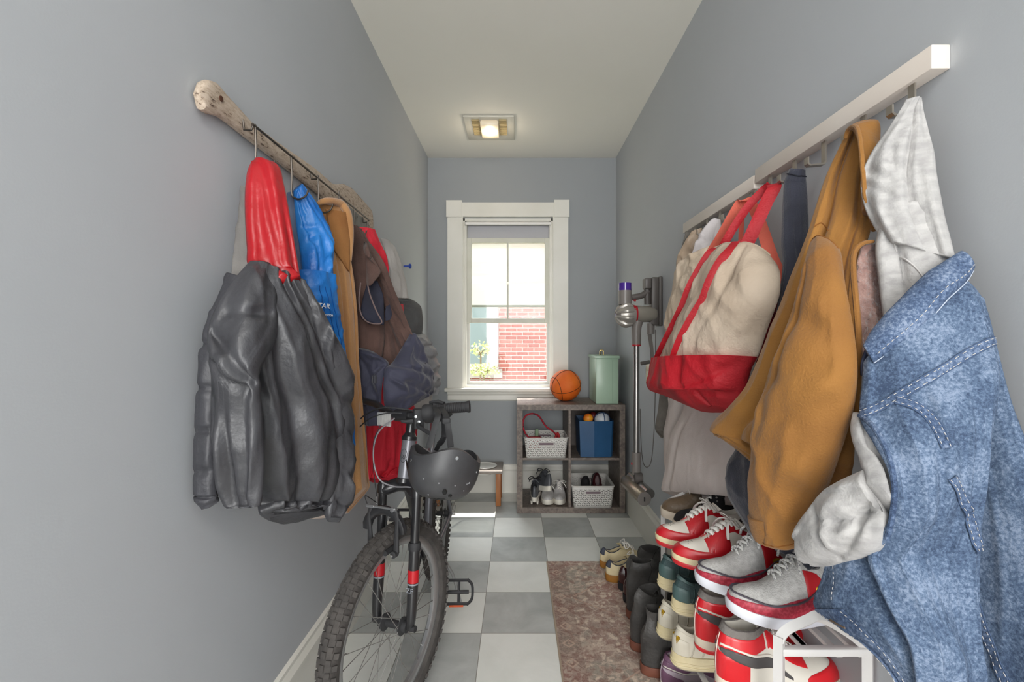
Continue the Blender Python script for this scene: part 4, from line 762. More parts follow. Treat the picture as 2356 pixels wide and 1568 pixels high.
# front panel with button placket behind the body, lower left
c = Cloth('R', [(1900, 1292, .235, 2005, 1262, .205), (1890, 1332, .235, 2030, 1330, .205), (1872, 1392, .24, 2060, 1400, .205), (1930, 1440, .235, 2095, 1465, .205), (1992, 1486, .23, 2120, 1540, .20), (2055, 1560, .22, 2135, 1620, .195), (2080, 1640, .215, 2150, 1700, .19)], bulge=.12, back=.1, folds=1.2, amp=.008, wr=.002, seed=85); c.mesh('front_panel', f_denim, de); fp = c
b = nb(); g = [[fp.front(u*.52, v, .0016) for u in [k/8 for k in range(9)]] for v in [.36+.64*k/40 for k in range(41)]]; sheet(b, g, .0016 if sheet_sign(g) else -.0016); obj('waistband', b, f_denimd, de)
b = nb(); fp.stitches(b, [(.04, .4), (.05, .7), (.05, .98)], .006, .0009, .0045); fp.stitches(b, [(.48, .38), (.49, .7), (.5, .98)], .006, .0009, .0045); fp.stitches(b, [(.3, .02), (.45, .3)], .006, .0009, .002); obj('stitching', b, m_thread, de)
for (u, v) in ((.12, .45),):
    b = nb(); p = fp.front(u, v, .003); q = fp.front(u+.14, v+.05, .003); tube(b, [p, p.lerp(q, .5), q], .0028, 8, flat=(1, .5)); obj('buttonhole', b, M('buttonhole', '6b5a4a', rough=.9), de)
# ============================================================ BICYCLE
m_blk = M('bike_black', '232325', rough=.3, coat=.3); m_matte = M('matte_black', '2b2b2d', rough=.7); m_rub = M('tyre_rubber', '3e3b39', '4c4845', scale=30, rough=.9, bump=.2, bscale=150)
m_alu = M('brushed_alu', 'b3b4b6', rough=.35, metal=.85); m_sil = M('silver_paint', '75767c', rough=.35, metal=.35); m_redd = M('red_decal', 'b31520', rough=.35); m_grydec = M('grey_decal', '8b8f97', rough=.4); m_spoke = M('spoke_steel', '8f8d8a', rough=.35, metal=.6)
FH = Vector((-.377, 1.444, .306)); RH = Vector((-.392, 2.36, .306)); WR = .306
bk = thing('bicycle', 'black and silver mountain bicycle facing the camera, parked along the left wall', 'bicycle', (FH.x, 1.9, 0))
fwd = Vector((-.352, -.936, 0)).normalized()                # steered towards the wall
rax = Vector((-fwd.y, fwd.x, 0))*1.0                         # points to the corridor side (+X)
if rax.x < 0: rax = -rax
ffr = (FH-RH); ffr.z = 0; ffr.normalize(); rfr = Vector((-ffr.y, ffr.x, 0)); rfr = rfr if rfr.x > 0 else -rfr
def wheel(hub, f, ax, nm, label):
    up = Vector((0, 0, 1))
    def P(ang, r, o=0): return hub+f*(r*math.cos(ang))+up*(r*math.sin(ang))+ax*o
    t = thing  # parts of the bicycle: wheel > tyre, rim, hub, spokes
    b = nb(); n = 96
    prof = [(WR-.050, -.012), (WR-.044, -.022), (WR-.026, -.027), (WR-.010, -.021), (WR-.004, -.010), (WR-.003, 0), (WR-.004, .010), (WR-.010, .021), (WR-.026, .027), (WR-.044, .022), (WR-.050, .012)]
    R = [[b.verts.new(P(2*math.pi*i/n, r, o)) for r, o in prof] for i in range(n)]
    for i in range(n):
        A, B_ = R[i], R[(i+1) % n]
        for j in range(len(prof)): b.faces.new((A[j], A[(j+1) % len(prof)], B_[(j+1) % len(prof)], B_[j]))
    # knobs
    for i in range(66):
        a = 2*math.pi*i/66
        for o, r0, l in ((0, WR-.005, .010), (-.014, WR-.008, .008), (.014, WR-.008, .008), (-.0245, WR-.018, .008), (.0245, WR-.018, .008)):
            aa = a+(.045 if abs(o) > .01 and abs(o) < .02 else 0); c = P(aa, r0, o); rd = (P(aa, 1)-P(aa, 0)).normalized(); tg = rd.cross(ax)
            if abs(o) > .02: nrm = (ax*math.copysign(.75, o)+rd*.6).normalized()
            elif abs(o) > .01: nrm = (ax*math.copysign(.45, o)+rd).normalized()
            else: nrm = rd
            sd = nrm.cross(tg).normalized(); w_ = .0065
            v = [b.verts.new(c+tg*x*l*.8+sd*y*w_+nrm*z) for z in (-.002, .0055) for x, y in ((-1, -1), (1, -1), (1, 1), (-1, 1))]
            for q in ((0, 1, 2, 3), (4, 5, 6, 7), (0, 1, 5, 4), (1, 2, 6, 5), (2, 3, 7, 6), (3, 0, 4, 7)): b.faces.new([v[k] for k in q])
    w0 = obj(nm, b, m_rub, bk, label=label)
    b = nb(); prof = [(WR-.052, -.0125), (WR-.070, -.0105), (WR-.076, -.005), (WR-.076, .005), (WR-.070, .0105), (WR-.052, .0125), (WR-.046, .011), (WR-.050, 0), (WR-.046, -.011)]
    R = [[b.verts.new(P(2*math.pi*i/n, r, o)) for r, o in prof] for i in range(n)]
    for i in range(n):
        A, B_ = R[i], R[(i+1) % n]
        for j in range(len(prof)): b.faces.new((A[j], A[(j+1) % len(prof)], B_[(j+1) % len(prof)], B_[j]))
    obj('rim', b, m_alu, w0, label='silver rim')
    b = nb(); lathe(b, [(.006, -.062), (.006, -.05), (.016, -.05), (.017, -.036), (.026, -.034), (.026, -.029), (.012, -.024), (.012, .024), (.026, .029), (.026, .034), (.017, .036), (.016, .05), (.006, .05), (.006, .062)], axis(hub, ax), 20); obj('hub', b, m_matte, w0)
    for i in range(32):
        s_ = 1 if i % 2 else -1; a = 2*math.pi*i/32; cross = .85*(1 if (i//2) % 2 else -1)
        b = nb(); tube(b, [P(a+cross, .024, s_*.032), P(a, WR-.074, s_*.002)], .0011, 5); lathe(b, [(.0022, 0), (.0018, .012)], axis(P(a, WR-.088, s_*.003), P(a, 1)-P(a, 0)), 6); obj('spoke', b, m_spoke, w0)
    return w0
FW = wheel(FH, fwd, rax, 'front_wheel', 'knobby front wheel'); RWh = wheel(RH, ffr, rfr, 'rear_wheel', 'knobby rear wheel')
# fork
steer = Vector((0, 0, 1))-fwd*.30; steer.normalize()         # steering axis leans back
crown = FH+Vector((0, 0, .405))-fwd*.055
crown = Vector((crown.x, crown.y, .703))
for s in (-1, 1):
    o = rax*s*.062; top = crown+o+fwd*.022+Vector((0, 0, .012)); b = nb()
    tube(b, [FH+o*.86, FH+o+Vector((0, 0, .03)), FH+o+(top-FH-o)*.35, FH+o+(top-FH-o)*.60], [.011, .015, .0165, .0165], 16, smooth=20)
    lg = obj('fork_leg', b, m_blk, bk)
    b = nb(); tube(b, [FH+o+(top-FH-o)*.56, FH+o+(top-FH-o)*.60, FH+o+(top-FH-o)*.615], [.0185, .0195, .017], 16); obj('fork_seal', b, m_matte, lg)
    b = nb(); tube(b, [FH+o+(top-FH-o)*.60, top+Vector((0, 0, .004))], .0135, 14); lathe(b, [(.018, -.022), (.0185, 0), (.014, .012), (0, .014)], axis(top, top-FH-o), 16); obj('stanchion', b, m_blk, lg)
    d = (top-FH-o); b = nb(); tube(b, [FH+o+d*.33, FH+o+d*.42], .01705, 20); obj('red_stripe', b, m_redd, lg, label='red decal band')
    b = nb(); tube(b, [FH+o+d*.315, FH+o+d*.325], .0170, 20); obj('grey_stripe', b, m_grydec, lg)
d = (crown+rax*.062+fwd*.022-FH-rax*.062); p = FH+rax*.062+d*.29+fwd*.0172; n_ = fwd; u_ = rax
mt_ = Matrix((u_, Vector((0, 0, 1)), n_)).transposed().to_4x4(); mt_.translation = p
text('fork_lettering', 'ZF', .022, mt_, m_grydec, bk, bend=None)
b = nb(); tube(b, [crown-rax*.070+fwd*.02, crown-rax*.055+fwd*.02+Vector((0, 0, .0)), crown-rax*.02+Vector((0, 0, .012)), crown+rax*.02+Vector((0, 0, .012)), crown+rax*.055+fwd*.02, crown+rax*.07+fwd*.02], [.016, .020, .022, .022, .020, .016], 14, smooth=24); obj('fork_crown', b, m_blk, bk)
# brake arch + v-brakes
b = nb(); pts = []
for i in range(13):
    a = math.pi*i/12; pts.append(FH+Vector((0, 0, .302))+fwd*.045+rax*(.062*math.cos(a))+Vector((0, 0, .062*math.sin(a))))
tube(b, pts, [.010]+[.012]*11+[.010], 10, flat=(1, 1.3)); obj('brake_arch', b, m_blk, bk)
for s in (-1, 1):
    o = rax*s; b = nb(); q = FH+Vector((0, 0, .266))+fwd*.052
    tube(b, [q+o*.045+Vector((0, 0, -.02)), q+o*.047+Vector((0, 0, .03)), q+o*.05+Vector((0, 0, .075)), q+o*.042+Vector((0, 0, .11))], [.009, .007, .0065, .006], 8, smooth=14, flat=(1, 1.2)); lathe(b, [(.010, 0), (.010, .016), (0, .017)], axis(q+o*.045+Vector((0, 0, -.02)), fwd), 12)
    ba = obj('brake_arm', b, m_matte, bk)
    b = nb(); bx = q+o*.028+Vector((0, 0, -.012)); tube(b, [bx-Vector((0, 0, .0))-fwd.cross(Vector((0, 0, 1)))*0+fwd*-.03, bx+fwd*.03], .008, 8); obj('brake_pad', b, m_matte, ba)
    b = nb(); lathe(b, [(.005, 0), (.005, .006), (0, .0065)], axis(q+o*.045+Vector((0, 0, -.02))+fwd*.016, fwd), 6); obj('bolt', b, m_chrome, ba)
b = nb(); q = FH+Vector((0, 0, .374))+fwd*.055; tube(b, [q-rax*.05, q+rax*.045], .0035, 8); tube(b, [q-rax*.055, q-rax*.03], .0055, 8); tube(b, [q+rax*.03, q+rax*.05], .0055, 8); obj('brake_noodle', b, m_alu, bk)
b = nb(); lathe(b, [(.007, 0), (.007, .008), (0, .009)], axis(q+rax*.038, fwd), 8); obj('anchor_bolt', b, m_chrome, bk)
# head tube
h0 = crown+Vector((0, 0, .028)); h1 = h0+Vector((0, 0, .125))-fwd*.03; hd_ = (h1-h0).normalized()
b = nb(); tube(b, [h0, h1], .0215, 24); obj('head_tube', b, m_sil, bk, label='silver grey head tube')
for p, s in ((h0, -1), (h1, 1)):
    b = nb(); lathe(b, [(.0225, -.006), (.0245, -.004), (.0245, .006), (.019, .012), (.015, .02)] if s > 0 else [(.018, -.016), (.0245, -.008), (.0245, .004), (.0225, .006)], axis(p, hd_), 24); obj('headset_cup', b, m_blk, bk)
cb = h0.lerp(h1, .62)
mt2 = Matrix((rax, hd_, fwd)).transposed().to_4x4(); mt2.translation = cb+fwd*.0218
def hbend(ctr, ax_, r=.0222):
    def f(p):
        q = p-ctr; z = q.dot(ax_); x = q.dot(rax); a = max(-1.3, min(1.3, x/r)); return ctr+ax_*z+rax*(r*math.sin(a))+fwd*(r*math.cos(a))
    return f
b = nb(); ring = []
for i in range(28):
    a = 2*math.pi*i/28; ring.append(hbend(cb, hd_, .0219)(cb+rax*.0115*math.cos(a)+hd_*.0205*math.sin(a)))
tube(b, ring, .0008, 5, closed=True); obj('badge_ring', b, m_matte, bk)
text('badge_lettering', 'RI', .020, mt2, m_matte, bk, bend=hbend(cb, hd_, .0222))
# steerer spacer, stem, bar
st0 = h1+hd_*.02; st1 = h1+hd_*.062
b = nb(); tube(b, [st0-hd_*.01, st1], .0155, 18); obj('spacer', b, m_blk, bk)
clampc = st1+fwd*.050+Vector((0, 0, .020)); b = nb(); tube(b, [st1-hd_*.006, st1+fwd*.02+Vector((0, 0, .012)), clampc], [.018, .0165, .017], 14, smooth=12); lathe(b, [(.020, -.024), (.020, .024)], axis(clampc, rax), 20)
obj('stem', b, m_blk, bk)
def barp(s, l): # s side, l distance from stem; rises and sweeps back
    k = min(1, max(0, (l-.035)/.09)); return clampc+rax*s*l-fwd*(.02*k+max(0, l-.1)*.30)+Vector((0, 0, .026*k+max(0, l-.1)*.05))
BE = .205; BEn = .20; LS = [0, .03, .06, .09, .12, .16, .2]
b = nb(); tube(b, [barp(-1, l) for l in LS[:0:-1] if l <= BEn]+[barp(1, l) for l in LS], .0112, 14); obj('handlebar', b, m_blk, bk)
g0 = barp(1, .112); g1 = barp(1, .214); b = nb(); dd = (g1-g0).normalized(); lathe(b, [(.0165, 0)]+[(.0165+.0006*math.sin(i*1.9), i*.0018) for i in range(1, 52)]+[(.0185, .096), (.0185, .102), (.012, .103), (.011, .100), (0, .100)], axis(g0, dd), 20); obj('grip', b, m_matte, bk)
g0 = barp(1, .066); b = nb(); lathe(b, [(.012, 0), (.026, .004), (.0275, .012), (.0265, .03), (.018, .04), (.0185, .058), (.013, .06)], axis(g0, dd), 22); obj('twist_shifter', b, m_matte, bk)
b = nb(); q = barp(1, .056); box(b, q+Vector((-.018, -.018, -.045)), q+Vector((.014, .014, .018)), .006, Matrix.Rotation(.4, 3, 'Z')); tube(b, [q+Vector((-.01, 0, -.02)), q+Vector((-.04, -.006, -.022)), q+Vector((-.055, -.006, -.02))], [.008, .0065, .004], 8); obj('lever_clamp', b, m_matte, bk)
for k_ in range(2):
    b = nb(); lathe(b, [(.0045, 0), (.0045, .004), (0, .0045)], axis(q+Vector((-.006+.010*k_, -.02, -.004-.016*k_)), (0, -1, 0)), 10); obj('screw', b, m_chrome, bk)
b = nb(); tube(b, [q+Vector((0, 0, -.025)), q+rax*.02+fwd*.035+Vector((0, 0, -.03)), q+rax*.06+fwd*.05+Vector((0, 0, -.042)), q+rax*.085+fwd*.05+Vector((0, 0, -.052))], [.007, .006, .0055, .006], 8, smooth=18); obj('brake_lever', b, m_matte, bk)
b = nb(); q2 = barp(1, .115)+Vector((0, 0, .016)); tube(b, [q2-rax*.03, q2+Vector((0, 0, .004)), q2+rax*.02], [.005, .007, .005], 8, flat=(1, 1.6)); obj('shift_lever', b, m_matte, bk)
# reflector + bracket on the bar
rp = clampc-rax*.055+fwd*.022+Vector((0, 0, -.012)); Rz = Matrix.Rotation(math.atan2(rax.y, rax.x), 3, 'Z')
b = nb(); box(b, rp-Vector((.026, .004, .022)), rp+Vector((.026, .004, .022)), .005, Rz)
for i in range(9): 
    x = -.021+.0052*i; cyl(b, rp+Rz@Vector((x, -.004, -.019)), rp+Rz@Vector((x, -.004, .019)), .0026, 6)
obj('front_reflector', b, M('reflector_clear', 'd6d6d4', rough=.12, metal=.6), bk, label='clear front reflector')
b = nb(); tube(b, [rp+Vector((0, .004, .02)), clampc-rax*.04], .006, 8); obj('reflector_bracket', b, m_matte, bk)
# cables
def cable(pts, r=.0022, nm='cable', m=None): b = nb(); tube(b, pts, r, 6, smooth=50); obj(nm, b, m or m_matte, bk)
q = clampc
cable([barp(1, .075)+Vector((0, 0, -.02)), q+rax*.04+Vector((0, 0, .004)), q-rax*.03+fwd*.03+Vector((0, 0, .01)), q-rax*.1+fwd*.03+Vector((0, 0, -.01)), q-rax*.17+fwd*.0+Vector((0, 0, -.05))])
cable([barp(1, .08)+Vector((0, 0, .0)), q+rax*.03+Vector((0, 0, .018)), q-rax*.06+fwd*.02+Vector((0, 0, .024)), q-rax*.15+Vector((0, 0, -.01)), q-rax*.2-fwd*.02+Vector((0, 0, -.05))])
cable([q-rax*.01+fwd*.03+Vector((0, 0, -.005)), q-rax*.06+fwd*.045+Vector((0, 0, -.05)), q-rax*.075+fwd*.05+Vector((0, 0, -.12)), q-rax*.055+fwd*.05+Vector((0, 0, -.19)), crown-rax*.01+fwd*.045+Vector((0, 0, .02)), crown+rax*.04+fwd*.03+Vector((0, 0, .018)), crown+rax*.06+Vector((0, 0, .0))], .0024, 'cable', M('cable_grey', '77767a', rough=.4))
cable([rp+Vector((-.012, 0, -.02)), rp+Vector((-.03, -.01, -.07)), rp+Vector((-.03, -.01, -.16)), rp+Vector((-.02, -.01, -.24))], .0016)
b = nb(); tube(b, [rp+Vector((-.02, -.01, -.24)), rp+Vector((-.02, -.01, -.262))], .0032, 8); obj('cable_ferrule', b, m_alu, bk)
cable([rp+Vector((-.02, -.01, -.26)), FH+Vector((0, 0, .40))+fwd*.05-rax*.065, FH+Vector((0, 0, .378))+fwd*.055-rax*.055], .0014)
# frame (in the rear wheel's plane)
BBk = Vector((-.38, 1.98, .278)); sd_ = BBk+Vector((0, .115, .38)); b = nb()
hm = h0.lerp(h1, .5)
def ftube(nm, a, c, r, m, mid=None):
    b = nb(); tube(b, [a, c] if mid is None else [a, mid, c], r, 16, smooth=0 if mid is None else 16); return obj(nm, b, m, bk)
ftube('down_tube', h0+Vector((0, .012, .03)), BBk, [.0195, .0225], m_blk); ftube('top_tube', h1+Vector((0, .012, -.03)), sd_, [.018, .0155], m_sil)
ftube('seat_tube', BBk, sd_+Vector((0, .012, .03)), .0155, m_sil)
b = nb(); tube(b, [sd_, sd_+Vector((0, .05, .15))], .0125, 12); obj('seat_post', b, m_alu, bk)
ftube('seat_stay', sd_+rfr*.03, RH+rfr*.062, .008, m_sil, (sd_+RH)/2+rfr*.05); ftube('seat_stay', sd_-rfr*.03, RH-rfr*.062, .008, m_sil, (sd_+RH)/2-rfr*.05)
ftube('chain_stay', BBk+rfr*.03, RH+rfr*.062, .009, m_sil, (BBk+RH)/2+rfr*.05); ftube('chain_stay', BBk-rfr*.03, RH-rfr*.062, .009, m_sil, (BBk+RH)/2-rfr*.05)
# saddle
S0 = sd_+Vector((0, .05, .155)); b = nb(); rings = []
for i in range(20):
    t = i/19; y = -.13+.26*t; w_ = .018+.055*max(0, t-.35)**1.1*1.9; w_ = min(w_, .072)*(1 if t < .97 else .8); z = .012*math.cos(t*5)+.004
    rings.append([b.verts.new(S0+Vector((w_*math.cos(a), y, z+.02*(math.sin(a) if math.sin(a) > 0 else math.sin(a)*.6)))) for a in [2*math.pi*j/16 for j in range(16)]])
for A, B_ in zip(rings, rings[1:]):
    for j in range(16): b.faces.new((A[j], A[(j+1) % 16], B_[(j+1) % 16], B_[j]))
b.faces.new(rings[0]); b.faces.new(rings[-1]); obj('saddle', b, m_matte, bk)
# cranks, rings, pedals
CAx = rfr
b = nb(); lathe(b, [(.02, -.035), (.02, .035)], axis(BBk, CAx), 18); obj('bottom_bracket', b, m_blk, bk)
ca = Vector((.04, -.66, -.42)).normalized(); ca = (ca-CAx*ca.dot(CAx)).normalized()
p0 = BBk+CAx*.055; p1 = p0+ca*.165+CAx*.018
b = nb(); tube(b, [p0, p0.lerp(p1, .3), p1], [.016, .012, .012], 10, flat=(.7, 1.1)); lathe(b, [(.018, -.012), (.018, .012)], axis(p0, CAx), 16); lathe(b, [(.015, -.008), (.015, .008)], axis(p1, CAx), 12); obj('crank_arm', b, m_blk, bk)
def pedal(c):
    b = nb(); X, Yv, Z = CAx, Vector((0, .25, .97)).normalized(), None; Z = X.cross(Yv)
    cyl(b, c, c+X*.105, .007, 10)
    for s in (-1, 1): tube(b, [c+X*.012+Yv*s*.042-X*.004, c+X*.10+Yv*s*.042], .0058, 6, flat=(1, 1.6))
    tube(b, [c+X*.014-Yv*.045, c+X*.014+Yv*.045], .0055, 6); tube(b, [c+X*.066-Yv*.042, c+X*.066+Yv*.042], .0055, 6)
    tube(b, [c+X*.098-Yv*.045, c+X*.116-Yv*.028, c+X*.120, c+X*.116+Yv*.028, c+X*.098+Yv*.045], .0058, 6, smooth=14); return b
pdo = obj('pedal', pedal(p1+CAx*.012), m_matte, bk)
b = nb(); pp_ = p1+CAx*.012; tube(b, [pp_+CAx*.03+Vector((0, -.014, -.047)), pp_+CAx*.085+Vector((0, -.014, -.047))], .004, 6); obj('pedal_reflector', b, M('amber_reflector', 'c4552a', rough=.3), pdo)
p2 = BBk-CAx*.055; p3 = p2-ca*.165-CAx*.018
b = nb(); tube(b, [p2, p2.lerp(p3, .3), p3], [.016, .012, .012], 10, flat=(.7, 1.1)); obj('crank_arm', b, m_blk, bk); CAx = -CAx; obj('pedal', pedal(p3+CAx*.012), m_matte, bk); CAx = -CAx
for r_, o in ((.085, -.04), (.068, -.032)):
    b = nb(); n = 34; prof = []
    prism(b, [((r_+.004*(1 if i % 2 else -1))*math.cos(math.pi*i/n), (r_+.004*(1 if i % 2 else -1))*math.sin(math.pi*i/n)) for i in range(2*n)], lambda u, v, d: BBk+CAx*(o+d)+ffr*u+Vector((0, 0, v)), -.001, .001); obj('chainring', b, m_matte, bk, False)
for k, r_ in enumerate((.046, .038, .030, .024)):
    b = nb(); lathe(b, [(r_, 0), (r_, .002)], axis(RH-rfr*(.030+.005*k), -rfr), 24); obj('sprocket', b, m_matte, bk)
b = nb()
for s in (1, -1): tube(b, [BBk-CAx*.04+Vector((0, 0, s*.082)), RH-rfr*.035+Vector((0, 0, s*.04))], .0035, 6)
tube(b, [BBk-CAx*.04+ffr*.083*math.cos(a)+Vector((0, 0, .083*math.sin(a))) for a in [math.pi/2-math.pi*i/14 for i in range(15)]], .0035, 6); obj('chain', b, M('chain_steel', '5d5a56', rough=.4, metal=.7), bk)
b = nb(); q = RH-rfr*.05; tube(b, [q, q+Vector((0, -.02, -.06)), q+Vector((0, -.03, -.13))], .008, 8, smooth=10); obj('rear_derailleur', b, m_matte, bk)
# kickstand on the corridor side, rear reflector, rear brakes
b = nb(); k0 = BBk+Vector((.045, .06, -.02)); tube(b, [k0, k0+Vector((.05, .05, -.12)), k0+Vector((.085, .08, -.27))], [.008, .007, .006], 8); obj('kickstand', b, m_alu, bk)
b = nb(); q = sd_+Vector((0, .05, -.04)); box(b, q-Vector((.02, .004, .016)), q+Vector((.02, .004, .016)), .004); obj('rear_reflector', b, m_redd, bk)
for s in (-1, 1):
    b = nb(); q = sd_.lerp(RH, .22)+rfr*s*.045; tube(b, [q+Vector((0, 0, -.06)), q+Vector((0, 0, .05))], .006, 6); obj('rear_brake_arm', b, m_matte, bk)
b = nb(); cyl(b, RH+rfr*.062, RH+rfr*.085, .008, 12); tube(b, [RH+rfr*.075, RH+rfr*.08+Vector((0, .03, .03))], .004, 6); obj('axle_nut', b, m_chrome, bk)
b = nb(); cyl(b, FH+rax*.055, FH+rax*.078, .0095, 12); obj('axle_nut', b, m_matte, bk)
b = nb(); cyl(b, FH-rax*.055, FH-rax*.074, .0095, 12); obj('axle_nut', b, m_matte, bk)
# ============================================================ HELMET hung by its straps from the grip
hc = Vector(PY(1027, 1040, 1.31)); HRx, HRy, HRz = .098, .112, .122
hl = thing('bike_helmet', 'matte black skate helmet hanging upside down from the handlebar by its straps', 'helmet', tuple(hc))
m_hel = M('helmet_shell', '38383a', '434345', scale=14, rough=.45, bump=.05, bscale=120)
b = nb(); nA, nV = 64, 30; rows = []
def rimv(a): # depth of the shell's edge around it: deeper at sides for the ears, lower front/back
    # a=0 towards +X (brow end), pi = neck
    return .030+.022*math.cos(a)**2*0+.030*math.cos(2*a)*-.3+.020*(1 if math.cos(a) > 0 else .6)*abs(math.cos(a))
def hp(a, t, k=1.0):
    """t 0 = rim .. 1 = crown (pointing down)"""
    top = -.004+.004*math.cos(a)+.013*math.cos(3*a+3.6)
    ph = t*math.pi/2; rr = math.cos(ph)**.62; z = top*(1-t)-HRz*math.sin(ph)
    bul = 1+.05*math.sin(ph*2)
    return hc+Vector((HRx*k*rr*bul*math.cos(a), HRy*k*rr*bul*math.sin(a), z+(1-k)*.05))
tilt = Matrix.Rotation(.16, 3, 'Y') @ Matrix.Rotation(-.25, 3, 'X')
def tl(p): return hc+tilt@(p-hc)
for k, rng in ((1.0, range(nV+1)), (.90, range(nV, -1, -1))):
    for i in rng: rows.append([b.verts.new(tl(hp(2*math.pi*j/nA, i/nV*.985, k))) for j in range(nA)])
for A, B_ in zip(rows, rows[1:]):
    if A is rows[nV]: continue
    for j in range(nA): b.faces.new((A[j], A[(j+1) % nA], B_[(j+1) % nA], B_[j]))
b.faces.new(rows[nV]); b.faces.new(rows[nV+1])
for j in range(nA): b.faces.new((rows[0][j], rows[0][(j+1) % nA], rows[-1][(j+1) % nA], rows[-1][j]))
obj('shell', b, m_hel, hl)
m_blackp = M('vent_black', '0d0d0e', rough=.3); 
def spot(a, t, r, m, nm, sx=1, sy=1):
    p = tl(hp(a, t)); n = (tilt@(hp(a, t)-hc-Vector((0, 0, -.01)))).normalized(); b = nb(); mt = axis(p+n*.0006, n) @ Matrix.Diagonal((sx, sy, 1, 1)); lathe(b, [(r, 0), (r*.8, .0012), (0, .0014)], mt, 14); obj(nm, b, m, hl)
spot(-1.25, .62, .011, m_blackp, 'vent', .55, 1.1); spot(-.95, .70, .009, m_blackp, 'vent', .6, 1); spot(-1.9, .93, .012, m_blackp, 'vent', 1.5, .5); spot(-1.2, .88, .010, m_blackp, 'vent', 1.3, .5)
spot(-2.75, .25, .014, m_blackp, 'vent', .7, 1.6)
for a, t, r in ((-.55, .35, .0022), (-.62, .38, .0014), (-1.0, .47, .0016), (-.6, .5, .0015), (-.35, .15, .002), (-1.5, .45, .0017), (-1.95, .35, .0016), (-1.85, .68, .0018)): spot(a, t, r, M('scuff', '8d8d8f', rough=.6), 'scuff', 1, 1.4)
for a in (-1.15, -2.55): spot(a, .10, .0052, m_chrome, 'rivet')
def strapb(pts, wd, m=m_matte):
    b = nb(); tube(b, [Vector(p) for p in cr([tuple(p) for p in pts], 30)], 1, 8, flat=(wd, .0012), up=(1, -.1, 0)); obj('strap', b, m, hl)
gp = barp(1, .118)
sa = tl(hp(-2.5, 0))+Vector((0, 0, .003)); sb = tl(hp(-1.15, 0)); sc_ = tl(hp(-1.9, .0))
strapb([PY(986, 1030, 1.27), PY(999, 985, 1.29), PY(1008, 952, 1.31), gp+Vector((-.01, -.018, .006)), gp+Vector((-.01, 0, .021)), gp+Vector((-.005, .02, .0))], .0085)
strapb([PY(1037, 1028, 1.24), PY(1032, 990, 1.28), PY(1026, 955, 1.31), gp+Vector((.008, -.019, .006)), gp+Vector((.008, 0, .021)), gp+Vector((.008, .02, .0)), PY(1022, 1000, 1.42), PY(1010, 1022, 1.42)], .0085)
strapb([PY(1022, 1003, 1.30), PY(1012, 1018, 1.32), PY(1003, 1036, 1.34)], .006)
b = nb(); p = PY(1027, 968, 1.29); box(b, p-Vector((.011, .004, .008)), p+Vector((.011, .004, .008)), .003); obj('buckle', b, m_matte, hl)
